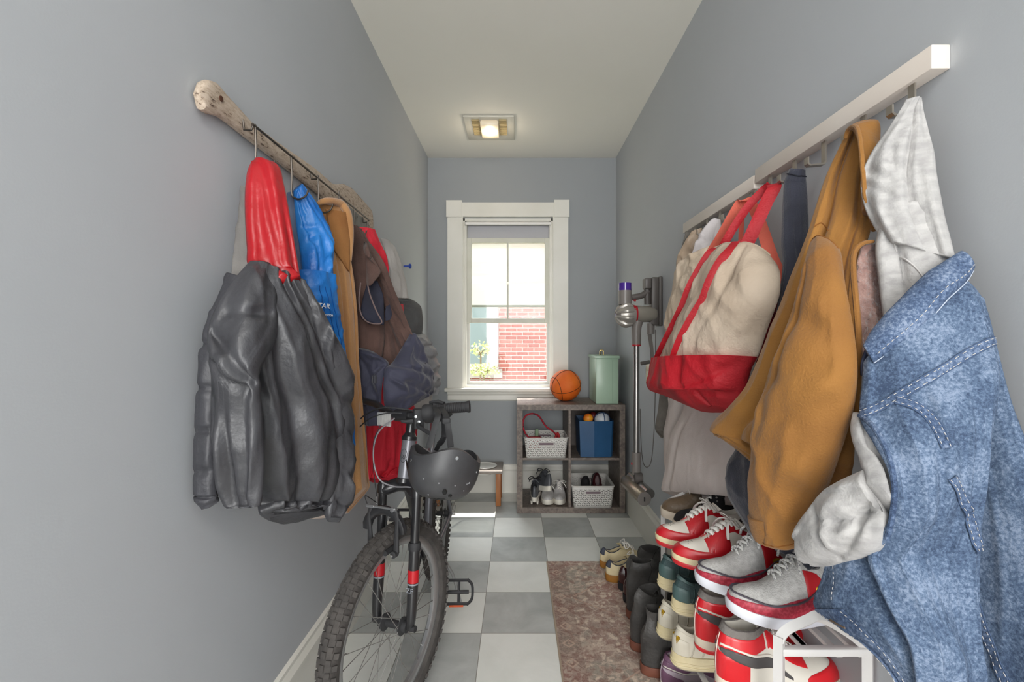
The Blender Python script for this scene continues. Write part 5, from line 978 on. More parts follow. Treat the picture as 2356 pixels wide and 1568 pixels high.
# ============================================================ SHOES
class Shoe:
    SL = 0
    """toe towards local +x, heel at x=0; a = angle round the outline, 0 toe, pi heel; t 0 sole edge .. 1 top"""
    def __init__(s, L=.28, w=.047, sole=.026, heel=.078, dip=.062, tongue=.085, toe=.05, op=.46, spring=.016, bulge=1.06, round_=.82, heelw=.80, flare=0, closeA=.42):
        s.__dict__.update(locals())
        s.prof = [(0, heel), (.06, heel*1.0), (.2, dip), (op*.78, (dip+tongue)/2), (op, tongue), (op+.14, tongue*.80+toe*.12), (.72, toe*1.12), (.85, toe), (1, toe*.92)]
    def H(s, x):
        x /= s.L
        for (a, ha), (b, hb) in zip(s.prof, s.prof[1:]):
            if x <= b: f = (x-a)/(b-a); f = f*f*(3-2*f) if False else f; return ha+(hb-ha)*max(0, f)
        return s.prof[-1][1]
    def hs(s, x):   # smoothed
        return (s.H(max(0, x-.012))+2*s.H(x)+s.H(min(s.L, x+.012)))/4
    def out(s, a, k=1.0):
        x = s.L*(.5+.5*math.cos(a)); q = x/s.L
        g = s.heelw+(1.05-s.heelw)*(math.sin(min(1, max(0, (q-.25)/.5))*math.pi/2)**2)-.05*math.exp(-((q-.38)/.12)**2)
        y = s.w*g*math.copysign(abs(math.sin(a))**s.round_, math.sin(a)); y -= .006*math.exp(-((q-.95)/.2)**2)
        return s.L/2+(x-s.L/2)*(1+(k-1)*.35), y*k
    def spr(s, x): return s.spring*max(0, (x/s.L-.66)/.34)**2+.004*max(0, (.10-x/s.L)/.10)**2
    def S(s, a, t, off=0.0):
        x0, y0 = s.out(a, .97); q = x0/s.L; h = s.hs(x0)
        c = s.closeA+(1-s.closeA)*min(1, max(0, (q-s.op*.62)/(s.op*.38)))**1.5
        r = t*(1-c)+math.sin(t*math.pi/2)*c; qq = (t**2.2)*(1-c)+(1-math.cos(t*math.pi/2))*c
        y = y0*(1-c*qq)*(1+.10*math.sin(math.pi*min(1, t*1.3))*(.5+c*.5)); x = x0
        if q > .78: x = x0-(x0-.78*s.L)*qq; h = s.hs(x)
        z = s.sole+s.spr(x)+(h-s.sole*.3)*r
        if q < .12: x = x0+(.12*s.L-x0)*qq*.55-(.004*math.sin(math.pi*t) if q < .05 else 0)
        if s.SL and t > .3:
            k = min(1, (t-.3)/.5)*(1 if q < .6 else 0); f = nz(math.cos(a)*1.4+s.SL*5, math.sin(a)*1.4, t*2.4); x += (.030*f+.012*math.sin(t*9+s.SL)*(1-t))*k; z += .035*nz(math.cos(a)*1.1+s.SL*3, math.sin(a)*1.1, 7)*k*t; y *= 1+.55*k*nz(math.cos(a)*1.2, t*3, s.SL*2)+.15*k*t
        P = Vector((x, y, z))
        if off:
            e = .03; A = s.S(a+e, t)-s.S(a-e, t); B = s.S(a, min(1, t+e))-s.S(a, max(0, t-e)); n = A.cross(B)
            if n.length > 1e-12:
                n.normalize(); ctr = Vector((min(max(x, .15*s.L), .8*s.L), 0, s.sole+.01))
                if n.dot(P-ctr) < 0: n = -n
                P = P+n*off
        return P
    def upper(s, name, m, par):
        nA, nT = 72, 16; b = nb(); rows = []
        for i in range(nT+1): rows.append([b.verts.new(s.S(2*math.pi*j/nA, i/nT)) for j in range(nA)])
        for i in range(1, nT//2+3): rows.append([b.verts.new(s.inner(2*math.pi*j/nA, 1-i/(nT//2+2))) for j in range(nA)])
        for A, B in zip(rows, rows[1:]):
            for j in range(nA): b.faces.new((A[j], A[(j+1) % nA], B[(j+1) % nA], B[j]))
        b.faces.new(rows[0][::-1]); b.faces.new(rows[-1])
        return obj(name, b, m, par, local=True)
    def inner(s, a, t):
        P = s.S(a, 1); x0, y0 = s.out(a); q = x0/s.L
        z = s.sole+.012+(P.z-s.sole-.012)*t; k = .93-.02*(1-t); cx = s.L*.28
        return Vector((cx+(P.x-cx)*k, P.y*k if q < s.op*1.2 else P.y*.9, z-.003))
    def sole_(s, name, m, par, z0=0, z1=None, k=1.06, up=0.0, label=None, lip=.004, k0=None):
        nA = 72; b = nb(); z1 = s.sole if z1 is None else z1; k0 = k0 or k*.975; rows = []
        for (f, kk) in ((0, k0*.97), (.06, k0), (.5, (k+k0)/2*1.01), (.92, k), (1, k*.985)):
            row = []
            for j in range(nA):
                a = 2*math.pi*j/nA; x, y = s.out(a, kk); wv = up*(.5+.5*math.cos(a*2)) if up else 0
                row.append(b.verts.new((x, y, s.spr(x)+z0+(z1+lip*f+wv*f-z0)*f)))
            rows.append(row)
        for A, B in zip(rows, rows[1:]):
            for j in range(nA): b.faces.new((A[j], A[(j+1) % nA], B[(j+1) % nA], B[j]))
        b.faces.new(rows[0][::-1]); b.faces.new(rows[-1]); return obj(name, b, m, par, local=True, label=label)
    def patch(s, name, m, par, a0, a1, t0, t1, th=.0018, n=40, k=10, label=None, off=.0006):
        """t0,t1: numbers or functions of f in 0..1"""
        f0 = t0 if callable(t0) else (lambda f: t0); f1 = t1 if callable(t1) else (lambda f: t1); b = nb(); A = []; B = []
        for i in range(n+1):
            f = i/n; a = a0+(a1-a0)*f; ra = []; rb = []
            for j in range(k+1):
                t = f0(f)+(f1(f)-f0(f))*j/k; e = min(1, min(f, 1-f)*n/1.5, min(j, k-j)/k*k/1.0+.0); 
                ra.append(b.verts.new(s.S(a, t, -.001))); rb.append(b.verts.new(s.S(a, t, off+th*(.25+.75*min(1, e)))))
            A.append(ra); B.append(rb)
        for i in range(n):
            for j in range(k): b.faces.new((B[i][j], B[i+1][j], B[i+1][j+1], B[i][j+1])); b.faces.new((A[i][j], A[i][j+1], A[i+1][j+1], A[i+1][j]))
        for i in range(n): b.faces.new((A[i][0], A[i+1][0], B[i+1][0], B[i][0])); b.faces.new((A[i][k], B[i][k], B[i+1][k], A[i+1][k]))
        for j in range(k): b.faces.new((A[0][j], B[0][j], B[0][j+1], A[0][j+1])); b.faces.new((A[n][j], A[n][j+1], B[n][j+1], B[n][j]))
        return obj(name, b, m, par, local=True, label=label)
    def line(s, name, m, par, pts, r=.0012, off=.001, n=40, flat=None, label=None):
        """pts (a,t)"""
        P = cr([tuple(p) for p in pts], n); b = nb(); tube(b, [s.S(p[0], max(0, min(1, p[1])), off) for p in P], r, 5, flat=flat); return obj(name, b, m, par, local=True, label=label)
    def a_of(s, q): return math.acos(max(-1, min(1, 2*q-1)))
    def laces(s, m, par, n=6, q0=.50, q1=.72, r=.0026, flat=(1.5, .6), t=.80, bow=True, ropes=False):
        for i in range(n):
            f = i/(n-1); q = q1+(q0-q1)*f; a = s.a_of(q); a2 = s.a_of(q-.025); b = nb()
            p0 = s.S(a, t-.10*f*0, .002); p1 = s.S(-a2, t, .002); top = s.S(s.a_of(q-.01), 1, .006); top.y = 0
            tube(b, [p0, p0.lerp(top, .55)+Vector((0, 0, .004)), top+Vector((0, 0, .001)), p1.lerp(top, .55)+Vector((0, 0, .004)), p1], r, 7, smooth=18, flat=flat); obj('lace', b, m, par, local=True)
            if i < n-1:
                b = nb(); q2 = q+(q0-q1)/(n-1); p0 = s.S(-a, t, .002); p1 = s.S(s.a_of(q2), t, .003)
                tube(b, [p0, p0.lerp(top, .5)+Vector((0, 0, .007)), p1.lerp(top, .5)+Vector((0, 0, .007)), p1], r, 7, smooth=18, flat=flat); obj('lace', b, m, par, local=True)
        if bow:
            c = s.S(s.a_of(q0-.01), 1, .010); c.y = 0
            for sg in (-1, 1):
                b = nb(); tube(b, [c, c+Vector((.012, sg*.022, .012)), c+Vector((.010, sg*.045, .003)), c+Vector((-.006, sg*.040, -.008)), c+Vector((-.004, sg*.012, .004)), c], r*.95, 7, smooth=30, flat=flat); obj('lace_loop', b, m, par, local=True)
                b = nb(); tube(b, [c, c+Vector((.02, sg*.02, .002)), c+Vector((.032, sg*.04, -.018)), c+Vector((.034, sg*.046, -.034))], r*.95, 7, smooth=24, flat=flat); obj('lace_end', b, m, par, local=True)
    def tongue_(s, m, par, lift=.012, wd=.026, label=None):
        b = nb(); g = []
        for i in range(13):
            f = i/12; q = s.op+.13-(.13+.10)*f; base = s.S(s.a_of(max(q, s.op)), 1); z = s.hs(q*s.L)+s.sole*.7 if q >= s.op else s.hs(s.op*s.L)+s.sole*.7+lift*((s.op-q)/.10)
            z += s.spr(q*s.L)-.007*(1-f)
            yo = abs(s.out(s.a_of(max(q, s.op)), .97)[1])*1.02; wq = wd*(.45+.55*f)
            g.append([Vector((q*s.L+(.012*(1-abs(y))**.5 if f > .9 else 0), wq*y, z-.8*s.hs(q*s.L)*(1-math.sqrt(max(0, 1-(wq*y/yo)**2)))*(1.25-.6*f)+.001)) for y in [-1, -.75, -.5, -.25, 0, .25, .5, .75, 1]])
        sheet(b, g, .004); return obj('tongue', b, m, par, local=True, label=label)
def put(o, toe_dir, heel, tilt=0, roll=0):
    """place a shoe's Empty: heel point (world), toe direction angle in the floor plane, pitch (toe down positive)"""
    o.location = heel; o.rotation_euler = (roll, tilt, toe_dir)
def lt(name, *a, **k): return M(name, *a, **k)
s_redl = M('red_leather', 'b3101c', 'c41c28', scale=9, rough=.38, coat=.2); s_white = M('white_leather', 'd9d4c8', 'e2ddd2', scale=9, rough=.45); s_off = M('cream_midsole', 'd6c79d', 'e0d3b0', scale=14, rough=.6)
s_swoosh = M('dark_grey_leather', '4b4848', rough=.5); s_lacew = M('white_lace', 'e6e3dd', rough=.85); s_gmesh = M('grey_mesh', 'b5b3b0', 'cbc9c6', scale=90, rough=.85, bump=.4, bscale=300); s_gsole = M('white_midsole', 'd3d5de', 'dfe1e8', scale=12, rough=.5)
s_mar = M('maroon_scaled', '9c1e33', 'b93a4c', scale=160, rough=.45, contrast=(.45, .6)); s_dkt = M('charcoal_trim', '54505a', rough=.6); s_rope = M('rope_lace', 'd3d2ce', '87868a', scale=260, rough=.9, contrast=(.5, .62)); s_gold = M('gold_accent', 'b08a1e', rough=.3, metal=.7)
s_black = M('black_interior', '1f1e20', rough=.9); s_bigred = M('bright_red_leather', 'c8141f', 'd6222c', scale=9, rough=.32, coat=.35); s_greyc = M('grey_suede', '6f6a66', '7d7874', scale=40, rough=.95, bump=.3, bscale=200); s_cream = M('cream_rubber', 'd3c5b3', 'ded1c0', scale=20, rough=.55)
s_teal = M('dark_teal_mesh', '2c4344', '3b5354', scale=40, rough=.6, bump=.3, bscale=180); s_tealo = M('teal_overlay', '47605f', rough=.45); s_foam = M('aged_foam', 'c9bb92', 'd8cca8', scale=18, rough=.75, bump=.2, bscale=60); s_creaml = M('cream_leather', 'c9c3b2', 'd8d2c2', scale=10, rough=.5)
s_purp = M('plum_leather', '6b4a63', '7a5770', scale=8, rough=.45); s_lil = M('lilac_leather', 'b3a5b0', 'beb1bb', scale=8, rough=.5); s_boot = M('black_oiled_leather', '363534', '464442', scale=14, rough=.5, bump=.25, bscale=80); s_bsole = M('brown_leather_sole', '5e3326', '7a4a3a', scale=12, rough=.5); s_ox = M('oxblood_patent', '2c0d10', '3c1216', scale=6, rough=.12, coat=.8)
s_tan = M('tan_canvas', 'cdbd96', 'd9cba6', scale=12, rough=.8, bump=.3, bscale=200); s_gum = M('gum_sole', '8a5a1c', '9c6a28', scale=12, rough=.5); s_navy = M('navy_trim', '3a3f4d', rough=.7); s_brownl = M('brown_waxed_leather', '5a4a38', '6c5a45', scale=14, rough=.45, bump=.2, bscale=90)
PI = math.pi
RACK = {0: .515, 1: .335, 2: .16}
def shoe_thing(name, label, cat, group=None): return thing(name, label, cat, (0, 0, 0), group)
# --- red and white court sneakers on the top of the rack
def court(label):
    t = shoe_thing('court_sneaker', label, 'sneaker', 'red and white court sneakers'); s = Shoe(L=.295, w=.047, sole=.028, heel=.085, dip=.072, tongue=.098, toe=.050, op=.42, spring=.014)
    s.sole_('outsole', s_redl, t, 0, .010, 1.07, label='red outsole'); s.sole_('midsole', s_off, t, .009, .026, 1.07, label='cream midsole'); up = s.upper('upper', s_white, t)
    s.patch('toe_guard', s_redl, t, -1.35, 1.35, 0, lambda f: .22+.30*math.sin(PI*f)**.5, label='red toe guard')
    for sg in (-1, 1):
        s.patch('eyestay', s_redl, t, sg*1.15, sg*2.05, lambda f: .62 if f > .3 else .1+.52*f/.3, lambda f: .88, label='red eyestay'); s.patch('saddle', s_redl, t, sg*1.25, sg*1.6, 0, .68, label='red saddle panel')
        s.patch('side_mark', s_swoosh, t, sg*1.75, sg*2.75, lambda f: .28+.35*f**1.3-.02, lambda f: .30+.38*f**1.2+.20*math.sin(PI*min(1, f*1.0))*(1-f)**.8+.02, off=.0012, label='dark grey curved side stripe')
    s.patch('heel_panel', s_redl, t, PI-.5, PI+.5, .0, .55, label='red heel panel'); s.tongue_(s_white, t); s.laces(s_lacew, t, 6, .42, .66, .0032, (1.6, .5))
    for i in range(9):
        a, tt = [(x, y) for x in (-.35, 0, .35) for y in (.72, .80, .88)][i]; b = nb(); p = s.S(a, tt, .0006); lathe(b, [(.0015, 0), (0, .0006)], axis(p, (0, 0, 1)), 8); obj('perforation', b, s_swoosh, up, local=True)
    return t
def court_at(t, px, py, X, ang, tilt): pass
def place_toe(t, L, toe, ang, tilt=0, roll=0):
    """toe: world point under the toe tip; ang: direction the toe points (radians, floor plane)"""
    d = Vector((math.cos(ang), math.sin(ang), 0)); h = Vector(toe)-d*L*math.cos(tilt); h.z = toe[2]+L*math.sin(tilt); put(t, ang, h, tilt, roll); return t
top_ang = PI
a1 = court('red and white court sneaker, the farther of the two on top of the shoe rack'); place_toe(a1, .295, (.448, 1.495, .515), PI+.05, .06)
a2 = court('red and white court sneaker, the nearer of the two, beside the grey basketball shoe'); place_toe(a2, .295, (.458, 1.368, .515), PI+.03, .06)
# --- grey and maroon basketball shoes
def hoopshoe(label):
    t = shoe_thing('basketball_shoe', label, 'sneaker', 'grey and maroon basketball shoes'); s = Shoe(L=.305, w=.050, sole=.024, heel=.125, dip=.108, tongue=.135, toe=.058, op=.38, spring=.022)
    s.sole_('midsole', s_gsole, t, 0, .022, 1.08, label='pale blue grey midsole'); s.upper('upper', s_gmesh, t)
    s.patch('foxing', s_mar, t, -2.7, 2.7, 0, lambda f: .16+.14*abs(math.cos(PI*f*3))+.10*(1-math.sin(PI*f)), label='maroon scaled side band')
    for sg in (-1, 1):
        s.line('trim', s_dkt, t, [(0, .34), (sg*.6, .38), (sg*1.1, .30), (sg*1.5, .22), (sg*1.8, .30), (sg*2.1, .42), (sg*2.6, .50)], .0034, .002, 50, (1.3, .7), 'charcoal trim line')
        s.patch('heel_wing', s_redl, t, sg*1.62, sg*2.35, .04, lambda f: .34+.30*(1-f)**2, label='red heel wing'); s.patch('side_mark', s_gold, t, sg*1.76, sg*2.3, lambda f: .20+.1*f, lambda f: .24+.12*f+.10*math.sin(PI*f)+.10*(1-f)**3, off=.0026, label='gold curved mark')
    s.patch('ankle_collar', M('lavender_lining', 'c3c4cf', rough=.8), t, PI-1.0, PI+1.0, .62, 1.0, .004, label='padded lavender collar'); s.tongue_(s_gmesh, t, .020, .030); s.laces(s_rope, t, 6, .42, .66, .0036, (1, 1)); return t
b1 = hoopshoe('grey and maroon basketball shoe at the near end of the shoe rack top'); place_toe(b1, .305, (.500, 1.105, .520), PI+.0, .05)
b2 = hoopshoe('grey and maroon basketball shoe second from the near end of the shoe rack top'); place_toe(b2, .305, (.478, 1.238, .515), PI+.04, .06)
# --- brown high boot and black high top at the far end of the rack top
def highboot(name, label, mat, sole, L=.29, heel=.17, tong=.20, collar=None, lace=s_lacew, flat=(1.6, .5), op=.36, w=.046, toe=.055, soleh=.026, welt=None, group=None, dip=None, eye=True):
    t = shoe_thing(name, label, 'boot', group); s = Shoe(L=L, w=w, sole=soleh, heel=heel, dip=dip or heel*.97, tongue=tong, toe=toe, op=op, spring=.010, closeA=.30, heelw=.84)
    s.prof = [(0, heel), (.06, heel), (.2, dip or heel*.99), (op*.9, tong*.98), (op, tong*.96), (op+.05, tong*.72), (op+.12, tong*.50+.01), (op+.22, toe*1.35), (.75, toe*1.08), (.88, toe), (1, toe*.92)]
    s.sole_('sole', sole, t, 0, soleh, 1.07); s.upper('upper', mat, t)
    if welt: s.line('welt', welt, t, [(0, .02), (1, .02), (2, .02), (3, .02), (3.28, .02), (4.28, .02), (5.28, .02), (6.28, .02)], .0018, .003, 90)
    if collar: s.patch('collar', collar, t, PI-1.35, PI+1.35, .90, 1.0, .003)
    for sg in (-1, 1):
        s.line('side_seam', M('seam_dark', '1c1b1b', rough=.8), t, [(sg*2.0, 0), (sg*2.05, .5), (sg*2.0, .97)], .0009, .0006, 30)
        if eye:
            for k in range(5):
                b = nb(); p = s.S(sg*s.a_of(op+.015), .55+.10*k, .001); n = Vector((0, sg, .3)); lathe(b, [(.0035, 0), (.0035, .002), (0, .0022)], axis(p, n), 10); obj('eyelet', b, m_chrome, t, local=True)
    s.tongue_(mat, t, .012, .028)
    if lace: s.laces(lace, t, 5, op+.02, op+.20, .0028, flat, .82, bow=False)
    return t
h1_ = highboot('brown_high_boot', 'brown waxed leather high boot with cream edging at the far end of the rack top', s_brownl, s_cream, L=.225, w=.042, heel=.14, tong=.165, collar=s_cream); place_toe(h1_, .225, (.535, 1.735, .515), PI+.02, .0)
h2_ = highboot('black_high_top', 'black high top with white laces standing behind the red and white sneakers', s_black, s_cream, L=.22, w=.042, heel=.12, tong=.145, lace=s_lacew, collar=M('amber_edge', 'a5731f', rough=.6)); place_toe(h2_, .22, (.54, 1.618, .515), PI, .0)
# --- high tops in bright red on the middle shelf, heels out
def hightop(name, label, m1, m2, col, mid, group, L=.295, mark=s_swoosh, heel=.135):
    t = shoe_thing(name, label, 'sneaker', group); s = Shoe(L=L, w=.049, sole=.030, heel=heel, dip=heel*.98, tongue=heel*1.08, toe=.055, op=.38, spring=.010, closeA=.30, heelw=.86)
    s.prof = [(0, heel), (.08, heel), (.2, heel*.97), (.34, heel*1.02), (.38, heel), (.46, heel*.78), (.56, heel*.58), (.68, .062), (.85, .056), (1, .052)]
    s.sole_('outsole', m1, t, 0, .008, 1.06, label='outsole in the upper colour'); s.sole_('midsole', mid, t, .007, .030, 1.07, label='cream midsole'); s.upper('upper', m2, t)
    s.patch('heel_counter', m1, t, PI-.95, PI+.95, 0, .46, .0022); s.patch('ankle_panel', m1, t, PI-1.25, PI+1.25, .52, .80, .0022); s.patch('collar', col, t, PI-1.4, PI+1.4, .80, 1.0, .005, label='grey padded collar')
    s.patch('toe_guard', m1, t, -1.25, 1.25, 0, lambda f: .25+.30*math.sin(PI*f)**.5)
    for sg in (-1, 1):
        s.patch('side_mark', mark, t, sg*1.5, sg*2.98, lambda f: .18+.32*f, lambda f: .22+.32*f+.13*math.sin(PI*f)**.8, off=.0030, th=.002, label='dark curved side stripe'); s.patch('eyestay', m1, t, sg*1.2, sg*1.85, lambda f: .5, .9)
        s.patch('side_mark_edge', s_white, t, sg*1.6, sg*3.0, lambda f: .25+.32*f+.13*math.sin(PI*f)**.8, lambda f: .29+.32*f+.13*math.sin(PI*f)**.8, off=.0026, th=.0015, label='white stripe edging')
    s.line('heel_seam', m2, t, [(PI, .02), (PI, .5), (PI, .78)], .0012, .003, 20); s.tongue_(m2, t, .010, .028); s.laces(s_lacew, t, 5, .40, .62, .003, (1.5, .5), .84, bow=False)
    b = nb(); p = s.S(PI-1.55, .70, .004); lathe(b, [(.010, 0), (0, .0012)], axis(p, s.S(PI-1.55, .70, .02)-s.S(PI-1.55, .70, .0)), 14); obj('ankle_badge', b, M('badge_brown', '7a2a24', rough=.6), t, local=True)
    return t, s
def place_heel(t, heel, ang, tilt=0, roll=0): put(t, ang, Vector(heel), tilt, roll); return t
def hx(px, Y): return (px-CX)/F*Y
r1_, rs = hightop('high_top_sneaker', 'bright red high top sneaker nearest the camera, heel outwards under the rack top', s_bigred, s_white, s_greyc, s_cream, 'bright red high tops'); place_heel(r1_, (.482, 1.135, .335), .05, .0)
r2_, rs = hightop('high_top_sneaker', 'bright red high top sneaker behind the nearest one, beside the green running shoes', s_bigred, s_white, s_greyc, s_cream, 'bright red high tops'); place_heel(r2_, (.488, 1.285, .335), .03, .0)
# --- running shoes
def runner(name, label, m1, ov, foam, group, L=.285, lug=False, heel=.085, gold=True, fh=.036):
    t = shoe_thing(name, label, 'sneaker', group); s = Shoe(L=L, w=.048, sole=fh, heel=heel, dip=heel*.8, tongue=heel*1.05, toe=.048, op=.42, spring=.014)
    s.sole_('midsole', foam, t, .004, fh, 1.12, up=.003, k0=1.15)
    b = nb()
    for k in range(3): pass
    for k, zz in enumerate((.012, .021)):
        bb = nb(); pts = [Vector((s.out(2*PI*i/60, 1.15)[0], s.out(2*PI*i/60, 1.15)[1], s.spr(s.out(2*PI*i/60)[0])+zz+.002*math.sin(i*.9))) for i in range(60)]; tube(bb, pts, .0028, 6, closed=True); obj('midsole_ridge', bb, foam, t, local=True)
    b.free(); s.sole_('outsole', M('outsole_grey', '8d8777', rough=.8), t, 0, .006, 1.10); s.upper('upper', m1, t)
    s.patch('heel_counter', ov, t, PI-.75, PI+.75, 0, .55, .003); s.patch('toe_cap', ov, t, -.9, .9, 0, .45); s.patch('heel_collar', ov, t, PI-.9, PI+.9, .82, 1, .004)
    for sg in (-1, 1):
        for k in range(4): s.line('side_rib', ov, t, [(sg*(1.5+.28*k), .08), (sg*(1.42+.28*k), .42), (sg*(1.5+.25*k), .72)], .0022, .0015, 16, (1.5, .6))
    if gold:
        for sg in (-1, 1): s.patch('gold_tab', s_gold, t, PI+sg*.30-.11, PI+sg*.30+.11, lambda f: .30+.25*abs(f-.5)*2, lambda f: .62, .003, 12, 6, label='gold tab')
    s.tongue_(m1, t); s.laces(s_lacew if gold else s_black, t, 5, .44, .64, .0026); return t
g1_ = runner('running_shoe', 'dark teal running shoe, the nearer one, with thick cream sole', s_teal, s_tealo, s_foam, 'dark teal running shoes', gold=False); place_heel(g1_, (.485, 1.455, .335), .03, .0)
g2_ = runner('running_shoe', 'dark teal running shoe, the farther one, under the red and white sneakers', s_teal, s_tealo, s_foam, 'dark teal running shoes', gold=False); place_heel(g2_, (.485, 1.595, .335), .0, .0)
c1_ = runner('running_shoe', 'cream leather running shoe with gold heel tab, the nearer one on the low shelf', s_creaml, s_creaml, s_foam, 'cream running shoes', heel=.095); place_heel(c1_, (.487, 1.465, .165), .05, .0)
c2_ = runner('running_shoe', 'cream leather running shoe with gold heel tab, the farther one next to the black boots', s_creaml, s_creaml, s_foam, 'cream running shoes', heel=.095); place_heel(c2_, (.485, 1.605, .165), .03, .0)
p1_, _ = hightop('plum_sneaker', 'plum and lilac sneaker on the floor, the nearer one at the frame edge', s_purp, s_lil, s_purp, s_white, 'plum sneakers', L=.285, mark=s_lil, heel=.10); place_heel(p1_, (.480, 1.42, 0.0), .05)
p2_, _ = hightop('plum_sneaker', 'plum and lilac sneaker on the floor under the cream running shoes', s_purp, s_lil, s_purp, s_white, 'plum sneakers', L=.285, mark=s_lil, heel=.10); place_heel(p2_, (.484, 1.575, 0.0), .03)
RUG = .008
# --- boots on the rug
def boot(label, heelp, ang, hgt=.225, sd=0):
    Shoe.SL = sd
    t = highboot('ankle_boot', label, s_boot, s_bsole, L=.285, heel=hgt, tong=hgt*1.02, lace=None, soleh=.028, toe=.058, op=.44, w=.047, welt=s_bsole, group='black leather ankle boots'); place_heel(t, heelp, ang); Shoe.SL = 0; return t
boot('black ankle boot with brown sole, nearest of the row on the rug', (.436, 1.655, RUG), .06, .205, 1)
boot('black ankle boot with brown sole, second of the row on the rug', (.430, 1.785, RUG), .02, .20, 2)
boot('black ankle boot, third of the row, with its shaft standing wide open', (.462, 1.985, RUG), .02, .225, 3)
boot('black ankle boot, farthest of the row, showing behind the open one', (.545, 2.15, RUG), .02, .20, 4)
def plain(name, label, m1, ms, group, L=.27, heel=.062, lace=None, trim=None, mid=None, toe=.042, w=.044):
    t = shoe_thing(name, label, 'shoe', group); s = Shoe(L=L, w=w, sole=.030, heel=heel, dip=heel*.72, tongue=heel*1.15, toe=toe, op=.46, spring=.010)
    if mid: s.sole_('outsole', ms, t, 0, .014, 1.06); s.sole_('midsole', mid, t, .013, .029, 1.06)
    else: s.sole_('sole', ms, t, 0, .029, 1.06)
    s.upper('upper', m1, t)
    if trim: s.patch('heel_tab', trim, t, PI-.45, PI+.45, .5, 1.0, .0025); s.line('topline', trim, t, [(PI-1.5, 1), (PI-.7, 1), (PI, 1), (PI+.7, 1), (PI+1.5, 1)], .0022, .001, 50)
    s.tongue_(m1, t)
    if lace: s.laces(lace, t, 5, .48, .66, .0022)
    return t
t = plain('canvas_sneaker', 'low tan canvas sneaker with gum sole, the nearer of two at the rug edge', s_tan, s_gum, 'low tan canvas sneakers', lace=s_lacew, trim=s_navy, L=.27, heel=.072); place_heel(t, (.432, 2.285, RUG), .12)
t = plain('canvas_sneaker', 'low tan canvas sneaker with gum sole, the farther of two at the rug edge', s_tan, s_gum, 'low tan canvas sneakers', lace=s_lacew, trim=s_navy, L=.27, heel=.072); place_heel(t, (.428, 2.42, RUG), .16)
t = plain('patent_loafer', 'glossy oxblood patent shoe between the black boots and the tan sneakers, nearer one', s_ox, s_black, 'oxblood patent shoes', L=.26, heel=.085); place_heel(t, (.475, 2.10, RUG), .05)
t = plain('patent_loafer', 'glossy oxblood patent shoe between the black boots and the tan sneakers, farther one', s_ox, s_black, 'oxblood patent shoes', L=.26, heel=.085); place_heel(t, (.476, 2.205, RUG), .05)
# ============================================================ SHOE RACK
m_rk = M('rack_white', 'd3d1cf', 'dad8d6', scale=6, rough=.4)
rk = thing('shoe_rack', 'white metal shoe rack with arched end frames under the coats on the right', 'shoe rack', (.65, 1.4, 0))
XA, XB = .556, .744
def frame(y, nm):
    b = nb(); pts = [(XA, y, 0), (XA, y, .50), (XA+.002, y, .540), (XA+.018, y, .562), (XA+.06, y, .582), ((XA+XB)/2-.01, y, .590), (XB-.06, y, .570), (XB-.012, y, .535), (XB, y, .50), (XB, y, 0)]
    P = [Vector(q) for q in cr(pts, 70)]; P = [Vector((min(max(p.x, XA), XB), p.y, p.z)) for p in P]
    tube(b, P, 1, 4, flat=(.0135, .0125), up=(0, 1, 0)); o = obj(nm, b, m_rk, rk)
    for z in (.525, .335, .155): b = nb(); box(b, (XA, y-.009, z-.016), (XB, y+.009, z+.0), .003); obj('cross_bar', b, m_rk, o)
    return o
frame(1.0, 'end_frame'); frame(1.78, 'end_frame')
for z in (.512, .328, .150):
    for k, x in enumerate((XA+.012 if z < .2 else XA+.07, (XA+XB)/2-.025, (XA+XB)/2+.035, XB-.012)):
        b = nb(); zz = z+.0; box(b, (x-.008, 1.0, zz-.010), (x+.008, 1.78, zz-.0), .002); obj('shelf_rail', b, m_rk, rk)
